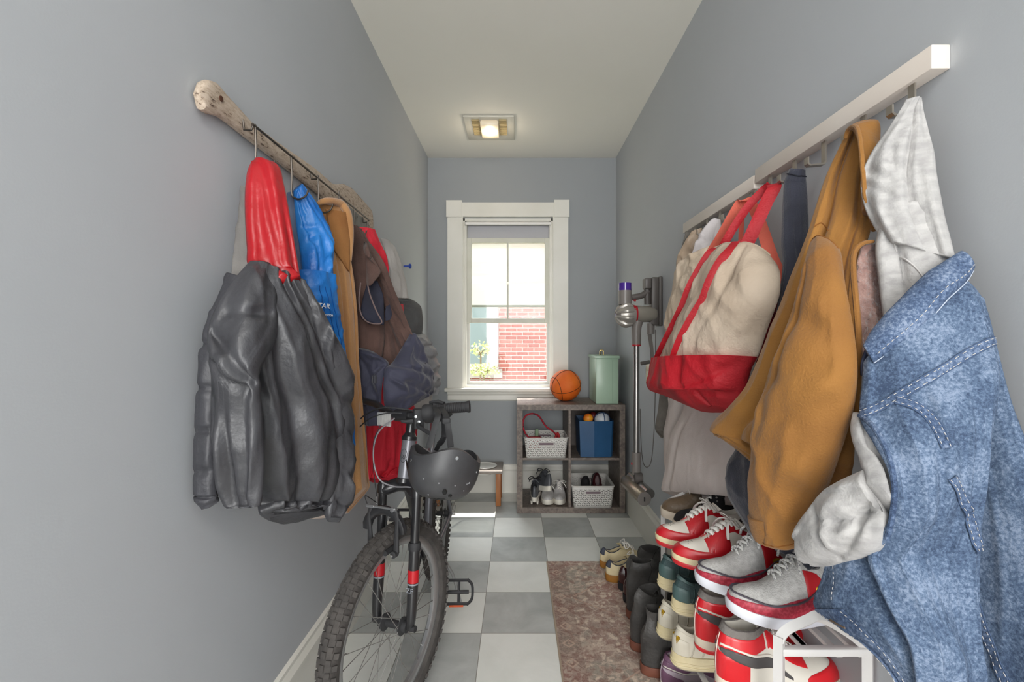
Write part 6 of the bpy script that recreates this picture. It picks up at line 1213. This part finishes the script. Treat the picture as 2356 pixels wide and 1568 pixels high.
# ============================================================ RUG
def rugmat():
    m = bpy.data.materials.new('faded_persian_rug'); m.use_nodes = True; N = m.node_tree.nodes; L = m.node_tree.links; p = N['Principled BSDF']; p.inputs['Roughness'].default_value = .98
    tc = N.new('ShaderNodeTexCoord'); wn = N.new('ShaderNodeTexNoise'); wn.inputs['Scale'].default_value = 26; wn.inputs['Detail'].default_value = 3; L.new(tc.outputs['Object'], wn.inputs['Vector'])
    ws_ = N.new('ShaderNodeVectorMath'); ws_.operation = 'MULTIPLY_ADD'; ws_.inputs[1].default_value = (.07, .07, .0); L.new(wn.outputs['Color'], ws_.inputs[0]); L.new(tc.outputs['Object'], ws_.inputs[2])
    def tex(kind, sc, **k):
        t = N.new(kind); t.inputs['Scale'].default_value = sc
        for a, v in k.items(): t.inputs[a].default_value = v
        L.new(ws_.outputs[0] if 'Voronoi' in kind else tc.outputs['Object'], t.inputs['Vector']); return t
    def mix(f, a, c, typ='MIX'):
        x = N.new('ShaderNodeMix'); x.data_type = 'RGBA'; x.blend_type = typ
        for s_, v in (('Factor', f), (6, a), (7, c)):
            if isinstance(v, (int, float)): x.inputs[s_].default_value = v
            elif isinstance(v, tuple): x.inputs[s_].default_value = v
            else: L.new(v, x.inputs[s_])
        return x.outputs[2]
    def ramp(src, a, c, lo, hi):
        r = N.new('ShaderNodeValToRGB'); r.color_ramp.elements[0].position = lo; r.color_ramp.elements[1].position = hi; r.color_ramp.elements[0].color = a; r.color_ramp.elements[1].color = c; L.new(src, r.inputs[0]); return r.outputs[0]
    n1 = tex('ShaderNodeTexNoise', 3.5, Detail=4.0); base = ramp(n1.outputs[0], lin('a67f76'), lin('a0978b'), .42, .58)
    v1 = tex('ShaderNodeTexVoronoi', 22); v1.feature = 'DISTANCE_TO_EDGE'; ln = ramp(v1.outputs['Distance'], (1,)*4, (0, 0, 0, 1), .02, .09)
    v2 = tex('ShaderNodeTexVoronoi', 26); dots = ramp(v2.outputs['Distance'], (1,)*4, (0, 0, 0, 1), .25, .38)
    n2 = tex('ShaderNodeTexNoise', 130, Detail=3.0, Roughness=.8); n3 = tex('ShaderNodeTexNoise', 22, Detail=5.0)
    c = mix(ln, base, lin('c5b2a3')); c = mix(dots, c, lin('dac9b8')); w_ = ramp(n3.outputs[0], (0, 0, 0, 1), (.6, .6, .6, 1), .5, .62); c = mix(w_, c, lin('855a51'))
    sp = N.new('ShaderNodeSeparateXYZ'); L.new(tc.outputs['Object'], sp.inputs[0])
    def M1(op, a, bb=None):
        x = N.new('ShaderNodeMath'); x.operation = op
        for i, v in enumerate((a, bb)):
            if v is None: continue
            if isinstance(v, (int, float)): x.inputs[i].default_value = v
            else: L.new(v, x.inputs[i])
        return x.outputs[0]
    X, Y = sp.outputs[0], sp.outputs[1]
    # border: band near the long edge with a row of light diamonds
    yr = M1('SUBTRACT', M1('FRACT', M1('DIVIDE', Y, .11)), .5); dia = M1('ADD', M1('MULTIPLY', M1('ABSOLUTE', yr), .11), M1('ABSOLUTE', M1('SUBTRACT', X, .045)))
    ring = M1('LESS_THAN', M1('ABSOLUTE', M1('SUBTRACT', dia, .022)), .005); core = M1('LESS_THAN', dia, .006)
    band = M1('LESS_THAN', X, .092); c = mix(M1('MULTIPLY', band, .45), c, lin('7a5a52')); c = mix(M1('MULTIPLY', M1('MAXIMUM', ring, core), .9), c, lin('c2a795'))
    # large lozenge lines
    loz = M1('ABSOLUTE', M1('SUBTRACT', M1('FRACT', M1('ADD', M1('DIVIDE', Y, .62), .05)), .5)); d2 = M1('ABSOLUTE', M1('SUBTRACT', M1('MULTIPLY', loz, .80), M1('SUBTRACT', X, .09))); lz = M1('MULTIPLY', M1('LESS_THAN', d2, .005), M1('GREATER_THAN', X, .1)); c = mix(M1('MULTIPLY', lz, .9), c, lin('bf9f8c'))
    c = mix(ramp(n2.outputs[0], (0, 0, 0, 1), (.4, .4, .4, 1), .45, .62), c, lin('b3a497')); c = mix(ramp(n2.outputs[0], (.45, .45, .45, 1), (0, 0, 0, 1), .36, .46), c, lin('6d5851'))
    e = M1('LESS_THAN', X, .007); c = mix(e, c, lin('a89684')); L.new(c, p.inputs['Base Color'])
    bp = N.new('ShaderNodeBump'); bp.inputs['Strength'].default_value = .4; bp.inputs['Distance'].default_value = .004; L.new(n2.outputs[0], bp.inputs['Height']); L.new(bp.outputs[0], p.inputs['Normal']); return m
b = nb(); box(b, (.155, -.4, 0), (.735, 2.487, .007), .003); tag(obj('runner_rug', b, rugmat(), None, False, origin=(.155, 0, 0)), 'faded rose and beige patterned runner rug on the checkered floor', 'rug')
# ============================================================ FAR END OF THE HALL
def laminate():
    m = bpy.data.materials.new('grey_oak_laminate'); m.use_nodes = True; N = m.node_tree.nodes; L = m.node_tree.links; p = N['Principled BSDF']; p.inputs['Roughness'].default_value = .5
    tc = N.new('ShaderNodeTexCoord'); mp = N.new('ShaderNodeMapping'); mp.inputs['Scale'].default_value = (1, .6, 1); L.new(tc.outputs['Object'], mp.inputs[0])
    t = N.new('ShaderNodeTexNoise'); t.inputs['Scale'].default_value = 34; t.inputs['Detail'].default_value = 6; t.inputs['Distortion'].default_value = 1.2; L.new(mp.outputs[0], t.inputs['Vector'])
    r = N.new('ShaderNodeValToRGB'); e = r.color_ramp.elements; e[0].position = .32; e[0].color = lin('5d534e'); e[1].position = .68; e[1].color = lin('85796f'); L.new(t.outputs[0], r.inputs[0]); L.new(r.outputs[0], p.inputs['Base Color']); return m
m_lam = laminate()
SX0, SX1, SY0, SY1, SH = .0, .733, 3.185, 3.575, .733
cs = thing('cube_shelf', 'grey oak four cube shelf standing under the right side of the window', 'shelf', ((SX0+SX1)/2, (SY0+SY1)/2, 0))
for nm, lo, hi in (('top_panel', (SX0, SY0, SH-.038), (SX1, SY1, SH)), ('bottom_panel', (SX0, SY0, 0), (SX1, SY1, .040)), ('side_panel', (SX0, SY0, .040), (SX0+.040, SY1, SH-.038)), ('side_panel', (SX1-.038, SY0, .040), (SX1, SY1, SH-.038)),
                   ('centre_divider', (.349, SY0+.004, .040), (.366, SY1, SH-.038)), ('middle_shelf', (SX0+.04, SY0+.004, .357), (.349, SY1, .373)), ('middle_shelf', (.366, SY0+.004, .357), (SX1-.038, SY1, .373))):
    b = nb(); box(b, lo, hi, .0015); obj(nm, b, m_lam, cs, False)
b = nb(); box(b, (.366, SY1-.006, .373), (SX1-.038, SY1, SH-.038)); obj('back_panel', b, M('back_panel_dark', '4d4541', '5a514c', scale=20, rough=.6), cs, False)
# ---- perforated plastic baskets
def basketmat():
    m = bpy.data.materials.new('perforated_white_plastic'); m.use_nodes = True; N = m.node_tree.nodes; L = m.node_tree.links; p = N['Principled BSDF']; p.inputs['Base Color'].default_value = lin('d2cfca'); p.inputs['Roughness'].default_value = .45
    tc = N.new('ShaderNodeTexCoord'); sp = N.new('ShaderNodeSeparateXYZ'); L.new(tc.outputs['Object'], sp.inputs[0])
    def M1(op, a, bb=None):
        x = N.new('ShaderNodeMath'); x.operation = op
        for i, v in enumerate((a, bb)):
            if v is None: continue
            if isinstance(v, (int, float)): x.inputs[i].default_value = v
            else: L.new(v, x.inputs[i])
        return x.outputs[0]
    h = M1('ADD', sp.outputs[0], sp.outputs[1]); z = sp.outputs[2]; k = .0155
    r = None
    for ang in (0, 60, 120):   # three families of slits around a hexagonal grid
        ca, sa = math.cos(math.radians(ang)), math.sin(math.radians(ang))
        u = M1('ADD', M1('MULTIPLY', h, ca/k), M1('MULTIPLY', z, sa/k)); v = M1('ADD', M1('MULTIPLY', h, -sa/k*1.1547), M1('MULTIPLY', z, ca/k*1.1547))
        a = M1('LESS_THAN', M1('ABSOLUTE', M1('SUBTRACT', M1('FRACT', u), .5)), .27); c = M1('LESS_THAN', M1('ABSOLUTE', M1('SUBTRACT', M1('FRACT', v), .5)), .13); q = M1('MULTIPLY', a, c); r = q if r is None else M1('MAXIMUM', r, q)
    lo_ = M1('GREATER_THAN', z, .012); hi_ = M1('LESS_THAN', z, .128); r = M1('MULTIPLY', r, M1('MULTIPLY', lo_, hi_)); tr = N.new('ShaderNodeBsdfTransparent'); mx = N.new('ShaderNodeMixShader'); L.new(r, mx.inputs[0]); L.new(p.outputs[0], mx.inputs[1]); L.new(tr.outputs[0], mx.inputs[2]); L.new(mx.outputs[0], N['Material Output'].inputs[0]); return m
m_bas = basketmat(); m_basp = M('white_plastic', 'd2cfca', rough=.45)
def basket(label, x0, x1, y0, y1, z0, hgt=.145):
    t = thing('storage_basket', label, 'basket', ((x0+x1)/2, (y0+y1)/2, z0), 'white perforated baskets in the cube shelf'); cx, cy = (x0+x1)/2, (y0+y1)/2; wx, wy = (x1-x0)/2, (y1-y0)/2
    def ring(z, k, n=10, r=.022):
        P = []; f = .90+.10*z/hgt
        for sx, sy, a0 in ((1, 1, 0), (-1, 1, 90), (-1, -1, 180), (1, -1, 270)):
            for i in range(n+1):
                a = math.radians(a0+90*i/n); P.append(Vector((sx*(wx*f*k-r)+r*math.cos(a), sy*(wy*f*k-r)+r*math.sin(a), z)))
        return P
    b = nb(); rows = []
    for z, k in ((0, 1), (hgt*.25, 1), (hgt*.5, 1), (hgt*.75, 1), (hgt, 1)): rows.append([b.verts.new(p) for p in ring(z, k)])
    hx_, n = .055, len(rows[0])
    for A, B in zip(rows, rows[1:]):
        for j in range(n): b.faces.new((A[j], A[(j+1) % n], B[(j+1) % n], B[j]))
    o = obj('body', b, m_bas, t, local=True); so = o.modifiers.new('s', 'SOLIDIFY'); so.thickness = .0025
    b = nb(); tube(b, ring(hgt, 1.0), .0042, 8, closed=True); obj('rim', b, m_basp, t, local=True)
    b = nb(); f = [b.verts.new(p) for p in ring(.002, 1)]; g = [b.verts.new(p) for p in ring(.005, 1)]; b.faces.new(f[::-1]); b.faces.new(g)
    for i in range(n): b.faces.new((f[i], f[(i+1) % n], g[(i+1) % n], g[i]))
    obj('bottom', b, m_basp, t, False, local=True)
    for sy in (-1, 1):
        b = nb(); y = sy*(wy*(.90+.10*.72)+(.0015*1)); pts = []
        for i in range(24):
            a = 2*math.pi*i/24; pts.append(Vector((.043*(1 if math.cos(a) > 0 else -1)*(1 if abs(math.cos(a)) > .0 else 0)+.010*math.cos(a), y, hgt*.72+.0105*math.sin(a))))
        tube(b, pts, .0028, 6, closed=True); ho = obj('handle_rim', b, m_basp, t, local=True)
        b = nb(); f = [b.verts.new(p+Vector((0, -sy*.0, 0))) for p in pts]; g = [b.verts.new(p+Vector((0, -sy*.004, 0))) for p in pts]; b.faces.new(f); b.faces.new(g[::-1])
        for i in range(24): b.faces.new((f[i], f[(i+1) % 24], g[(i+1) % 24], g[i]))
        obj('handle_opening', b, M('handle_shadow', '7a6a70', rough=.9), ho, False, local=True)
    return t
basket('white perforated basket with a red rope leash in the upper left cube', .050, .345, 3.165, 3.43, .373, .138)
basket('white perforated basket with dark shoes in the lower right cube', .370, .655, 3.155, 3.46, .040, .150)
# leash and gadgets in the upper basket
ls = thing('dog_leash', 'red and black rope leash looping up out of the upper basket', 'leash', tuple(PY(1225, 1003, 3.25)))
m_rope = bpy.data.materials.new('speckled_rope'); m_rope = M('speckled_rope', 'a3182c', '3a1a22', scale=70, rough=.8, contrast=(.52, .6))
b = nb(); tube(b, [PY(x, y, d) for x, y, d in ((1222, 1012, 3.23), (1208, 995, 3.22), (1203, 975, 3.22), (1209, 957, 3.23), (1224, 951, 3.25), (1239, 956, 3.28), (1249, 970, 3.30), (1258, 982, 3.30), (1270, 990, 3.30), (1278, 998, 3.30), (1284, 1010, 3.30))], .0062, 8, smooth=70); obj('rope', b, m_rope, ls)
b = nb(); tube(b, [PY(1276, 1012, 3.30), PY(1283, 996, 3.29), PY(1288, 1012, 3.29)], .008, 8, smooth=16); obj('handle', b, M('leash_red', 'b3262c', rough=.7), ls)
for nm, lb, x0, y0, x1, y1, dd, mm in (('green_strap', 'grey green strap sticking out of the upper basket', 1231, 987, 1239, 1010, 3.30, M('sage', '7f9478', rough=.7)), ('red_pouch', 'small red pouch lying in the upper basket', 1217, 1005, 1245, 1016, 3.27, M('pouch_red', 'b3222c', rough=.6))):
    p = PY(x0, y0, dd); q = PY(x1, y1, dd); b = nb(); box(b, (p.x, dd, q.z-.05), (q.x, dd+.03, p.z), .005); tag(obj(nm, b, mm, None, origin=((p.x+q.x)/2, dd, q.z-.05)), lb, nm.split('_')[1])
# dark shoes in the lower basket
def small(name, label, m1, ms, L, heelp, ang, tilt=0, group=None, lace=None, heel=.07, **k):
    t = plain(name, label, m1, ms, group, L=L, heel=heel, lace=lace, **k); put(t, ang, Vector(heelp), tilt, 0); return t
small('dark_slipper', 'black slipper standing on its toe in the lower basket', s_black, s_black, .20, (.475, 3.30, .215), -PI/2, 1.2)
small('maroon_shoe', 'dark maroon shoe standing upright in the lower basket', M('dark_maroon', '3d1418', rough=.4), s_black, .22, (.550, 3.30, .240), -PI/2, 1.25)
# shoes in the lower left cube
s_kgrey = M('slate_leather', '4a4c50', '585a5f', scale=10, rough=.35); s_lg = M('light_grey_knit', 'aaa7a6', 'bab7b5', scale=60, rough=.8, bump=.2, bscale=200)
t = plain('football_boot', 'dark grey cleat with white studs lowest at the left of the lower left cube', s_kgrey, s_white, None, L=.26, heel=.085, lace=s_black, w=.036); put(t, PI/2-.1, Vector((.118, 3.20, .065)), -.03, 0)
for dx, dy in ((-.02, .03), (.02, .03), (-.02, .07), (.02, .07)):
    b = nb(); lathe(b, [(.006, -.022), (.009, 0)], Matrix.Translation((.01+dy, dx, 0)), 10); obj('stud', b, s_white, t, local=True)
t = plain('turf_shoe', 'dark grey cleat resting on the grey sneaker in the lower left cube', s_kgrey, s_white, None, L=.26, heel=.095, lace=s_black, w=.043); put(t, PI/2+.35, Vector((.225, 3.22, .135)), .22, .15)
t = plain('knit_sneaker', 'light grey sneaker lying under the dark cleat in the lower left cube', s_lg, s_white, 'light grey sneakers', L=.27, heel=.07, lace=s_lacew, w=.045); put(t, PI/2+PI, Vector((.218, 3.475, .041)), 0, 0)
t = plain('knit_sneaker', 'light grey sneaker facing out at the right of the lower left cube', s_lg, s_white, 'light grey sneakers', L=.27, heel=.085, lace=s_lacew, w=.042); put(t, PI/2+PI-.03, Vector((.305, 3.475, .041)), 0, 0)
# ---- blue bin with toys
m_bb = M('blue_bin_plastic', '1c4a73', '24547f', scale=6, rough=.4)
bb = thing('blue_bin', 'dark blue plastic toy bin in the upper right cube', 'bin', (.545, 3.33, .373))
b = nb(); rows = []; hh = .245
for z, k in ((0, .93), (hh, 1.0), (hh, .96), (.01, .89)):
    R = []
    for px_, py_ in ((-.118, -.115), (-.118, -.115), (-.02, -.135), (.105, -.115), (.118, -.10), (.118, .12), (-.118, .12)): R.append(b.verts.new((px_*k+.0, py_*k, z)))
    rows.append(R)
for A, B in zip(rows, rows[1:]):
    for j in range(7): b.faces.new((A[j], A[(j+1) % 7], B[(j+1) % 7], B[j]))
b.faces.new(rows[0][::-1]); b.faces.new(rows[-1]); bmesh.ops.remove_doubles(b, verts=b.verts, dist=1e-5); obj('bin_body', b, m_bb, bb, False, local=True)
def toy(name, label, cat, c, r, m, m2=None):
    t = thing(name, label, cat, tuple(c)); b = nb(); bmesh.ops.create_uvsphere(b, u_segments=24, v_segments=14, radius=r); obj('ball', b, m, t, local=True)
    if m2:
        for ax_ in ((1, .2, 0), (0, 1, .4)):
            b = nb(); n = Vector(ax_).normalized(); u = n.orthogonal().normalized(); v = n.cross(u); tube(b, [(u*math.cos(2*PI*i/30)+v*math.sin(2*PI*i/30))*r for i in range(30)], .004, 6, closed=True); obj('stripe', b, m2, t, local=True)
toy('toy_ball', 'orange and yellow toy ball peeping over the blue bin', 'ball', (.492, 3.25, .630), .034, M('toy_orange', 'e0521f', 'e8a21f', scale=20, rough=.5))
toy('toy_ball', 'white ball with dark curved lines on top of the blue bin', 'ball', (.590, 3.27, .620), .052, M('toy_white', 'c9ced4', rough=.4), M('toy_line', '34496b', rough=.5))
toy('toy_ball', 'dark maroon ball at the left of the blue bin', 'ball', (.435, 3.40, .628), .030, M('toy_maroon', '6b1a1f', rough=.5)); bpy.data.objects['toy_ball.002'].location = (.545, 3.36, .63)
# ---- basketball
bc = Vector((.349, 3.385, SH+.112)); bl = thing('basketball', 'orange basketball with black lines on top of the cube shelf', 'ball', tuple(bc))
b = nb(); bmesh.ops.create_uvsphere(b, u_segments=64, v_segments=40, radius=.112); obj('ball_skin', b, M('orange_rubber', 'e2640f', 'ea7420', scale=9, rough=.5, bump=.35, bscale=420), bl, local=True)
Rb = Matrix.Rotation(.35, 3, 'Z') @ Matrix.Rotation(-.35, 3, 'Y') @ Matrix.Rotation(.3, 3, 'X')
def circ(fn, n=90):
    b = nb(); tube(b, [(Rb@fn(2*PI*i/n)).normalized()*.1121 for i in range(n)], .0019, 6, closed=True); obj('seam', b, M('ball_seam', '24160f', rough=.7), bl, local=True)
circ(lambda a: Vector((math.cos(a), 0, math.sin(a)))); circ(lambda a: Vector((math.cos(a), math.sin(a), 0)))
for sg in (-1, 1): circ(lambda a, sg=sg: Vector((sg*(.62+.14*math.cos(2*a)), math.cos(a)*.78, math.sin(a)*.62)))
# ---- green canister
m_sage = M('sage_enamel', 'a3bda6', 'abc4ad', scale=3, rough=.35, coat=.2); cn = thing('storage_tin', 'tall pale green enamel storage tin with lid on the cube shelf', 'tin', (.615, 3.37, SH))
b = nb(); box(b, (.541, 3.225, SH), (.697, 3.52, SH+.312), .006); obj('body', b, m_sage, cn); b = nb(); box(b, (.535, 3.218, SH+.308), (.703, 3.527, SH+.330), .005); obj('lid', b, m_sage, cn)
b = nb(); p = Vector((.605, 3.36, SH+.330)); tube(b, [p+Vector((-.012, 0, -.002)), p+Vector((-.012, 0, .028)), p+Vector((-.006, 0, .034)), p+Vector((.006, 0, .034)), p+Vector((.012, 0, .028)), p+Vector((.012, 0, -.002))], .0045, 8); obj('knob', b, M('brass', 'b09a63', rough=.3, metal=.9), cn, label='brass knob')
b = nb(); cyl(b, (.655, 3.224, SH+.01), (.655, 3.224, SH+.30), .0012, 6); obj('side_seam', b, M('sage_dark', '8da892', rough=.4), cn)
# ---- raised pet bowl stand
ps = thing('pet_bowl_stand', 'low wooden pet bowl stand against the far wall, half hidden by the helmet', 'pet feeder', (-.34, 3.43, 0))
b = nb(); box(b, (-.60, 3.30, .232), (-.102, 3.555, .252), .002); obj('top_board', b, M('stand_top', '847a72', '968c83', scale=14, rough=.4), ps)
m_leg = M('oak_leg', '9a5f33', 'ad7041', scale=18, rough=.5, stretch=(1, 1, .2))
for x, y in ((-.148, 3.315), (-.148, 3.50), (-.58, 3.315), (-.58, 3.50)): b = nb(); box(b, (x, y, 0), (x+.036, y+.036, .232), .003); obj('leg', b, m_leg, ps)
for i, x in enumerate((-.235, -.455)):
    bo = thing('pet_bowl', ('white enamel pet bowl at the right of the low stand', 'white enamel pet bowl at the left of the low stand')[i], 'bowl', (x, 3.43, .252)); b = nb(); lathe(b, [(.088, .004), (.092, .008), (.088, .010), (.078, .006), (.070, -.03), (.052, -.048), (0, -.05), (0, -.054), (.055, -.052), (.074, -.032), (.082, .002)], Matrix.Identity(4), 40); obj('bowl_body', b, M('enamel', 'e3e1db', rough=.2), bo, local=True)
# ============================================================ STICK VACUUM ON ITS DOCK
va = thing('stick_vacuum', 'grey and purple cordless stick vacuum hanging on its dock by the far right corner', 'vacuum cleaner', (.66, 2.5, 1.2))
m_vg = M('vacuum_grey', '7f7975', rough=.35); m_vd = M('vacuum_dark', '5b5653', rough=.4); m_vs = M('vacuum_silver', 'aaa59e', rough=.3, metal=.5); m_vp = M('vacuum_purple', '4a2a8f', rough=.15, coat=.5); m_vr = M('vacuum_red', 'b01f2c', rough=.3); m_rod = M('wand_metal', '9a9794', rough=.25, metal=.9)
V = lambda x, y, d=2.5: PY(x, y, d)
b = nb(); c = V(1438, 0); z1, z2, z3 = V(0, 651).z, V(0, 668).z, V(0, 700).z; cx = V(1438, 0).x
cyl(b, (cx, 2.5, z2), (cx, 2.5, z1), .0335, 24); obj('filter_cap', b, m_vp, va, label='purple filter cap')
b = nb(); cyl(b, (cx, 2.5, z3), (cx, 2.5, z2), .034, 24); obj('motor_housing', b, m_vg, va)
b = nb(); cc_ = V(1440, 724); d_ = Vector((1, 0, 0)); lathe(b, [(0, -.050), (.022, -.048), (.045, -.035), (.054, -.01), (.056, .02), (.050, .045), (0, .046)], axis(cc_, d_), 28); cyo = obj('cyclone', b, m_vs, va, label='silver cyclone cluster')
for k in range(9):
    a = 2*PI*k/9; b = nb(); o = Vector((0, .046*math.cos(a), .046*math.sin(a))); tube(b, [cc_+Vector((-.052, 0, 0))+o*.35, cc_+Vector((-.035, 0, 0))+o*.85, cc_+Vector((0, 0, 0))+o*1.25, cc_+Vector((.03, 0, 0))+o*1.15], [.006, .011, .012, .008], 8, smooth=12); obj('cyclone_cone', b, m_vs, cyo)
b = nb(); lathe(b, [(0, -.054), (.015, -.053), (.020, -.047), (0, -.046)], axis(cc_, d_), 16); obj('cyclone_cap', b, m_vp, cyo)
b = nb(); cyl(b, V(1455, 722)-Vector((0, 0, 0)), V(1466, 722), .050, 26, .044); obj('red_ring', b, m_vr, va, label='red ring')
b = nb(); p, q = V(1464, 722), V(1509, 722); lathe(b, [(.046, 0), (.044, .03), (.043, .085), (.036, .102), (0, .106)], axis(p, (1, 0, 0)), 28); obj('dust_bin', b, M('bin_smoke', 'a09a8f', rough=.15, metal=.3, coat=.5), va)
b = nb(); tube(b, [V(1453, 684), V(1475, 680), V(1492, 670)], [.016, .017, .016], 12, smooth=12); obj('handle', b, m_vd, va)
b = nb(); tube(b, [V(1456, 688), V(1463, 691)], .007, 8); obj('trigger', b, m_vr, va)
b = nb(); tube(b, [V(1488, 662, 2.5), V(1489, 700, 2.5)], .016, 12); obj('grip', b, m_vd, va)
b = nb(); box(b, V(1481, 665)-Vector((0, .03, 0)), V(1496, 640)+Vector((0, .03, 0)), .008); obj('battery', b, m_vd, va)
b = nb(); box(b, V(1496, 748, 2.5)-Vector((0, .03, 0)), V(1509, 638, 2.5)+Vector((.012, .03, 0)), .010); obj('dock_body', b, m_vd, va)
b = nb(); box(b, (XR-.020, 2.46, V(0, 750).z), (XR, 2.54, V(0, 637).z), .006); obj('dock_plate', b, m_vd, va)
b = nb(); p = V(1464, 745); tube(b, [V(1467, 738), V(1464, 756), V(1464, 794)], [.030, .026, .024], 18, smooth=14); obj('hose_neck', b, m_vg, va)
b = nb(); tube(b, [V(1464, 792), V(1464, 796)], .0245, 16); obj('collar_ring', b, m_vr, va)
b = nb(); cyl(b, V(1464, 1042), V(1464, 794), .0165, 22); obj('wand', b, m_rod, va, label='polished metal wand')
b = nb(); cyl(b, V(1464, 1090), V(1464, 1040), .023, 20); obj('wand_collar', b, m_vg, va)
b = nb(); p = V(1454, 1063); tube(b, [p, p+Vector((0, 0, -.012))], .005, 8); obj('release_button', b, m_vr, va)
b = nb(); kn = V(1466, 1096); cyl(b, kn-Vector((.02, .022, 0)), kn+Vector((.02, -.022, 0)), .027, 20); obj('knuckle', b, m_vd, va)
b = nb(); tube(b, [V(1466, 1096), V(1461, 1112)], [.018, .024], 12); obj('neck_joint', b, m_vg, va)
e0, e1 = PY(1440, 1106, 2.60), PY(1482, 1147, 2.32); dr = (e1-e0).normalized()
b = nb(); lathe(b, [(0, -.004), (.030, 0), (.033, .006), (.033, (e1-e0).length-.006), (.030, (e1-e0).length), (0, (e1-e0).length+.003)], axis(e0, dr), 24); obj('cleaner_head', b, M('head_brass_grey', '9a8f80', rough=.3, metal=.7), va)
b = nb(); o = Vector((.033, .02, .018)); cyl(b, e0+o, e1+o, .026, 20); obj('roller_cover', b, m_rod, va)
b = nb(); lathe(b, [(.034, 0), (.034, .004), (0, .005)], axis(e1, dr), 24); obj('end_cap', b, m_vg, va); b = nb(); q_ = e1+dr*.006; tube(b, [q_+Vector((0, 0, -.010)), q_+Vector((0, 0, .010))], .003, 6); obj('cap_slot', b, s_black, va)
# spare tools clipped under the dock
b = nb(); tube(b, [V(1497, 744), V(1497, 768)], .020, 14); obj('tool_clip', b, m_vg, va); b = nb(); tube(b, [V(1494, 766), V(1499, 800), V(1502, 852)], [.018, .016, .015], 4, flat=(1.1, .7)); obj('crevice_tool', b, m_vg, va)
b = nb(); tube(b, [V(1495, 832), V(1474, 836)], .010, 12); obj('brush_tool', b, m_vd, va)
b = nb(); tube(b, [Vector(p) for p in (V(1508, 758), V(1508, 850), V(1506, 960), V(1500, 1050), V(1490, 1074), V(1479, 1060), V(1474, 1000), V(1473, 940))], .0022, 6, smooth=60); obj('power_cord', b, m_vd, va)
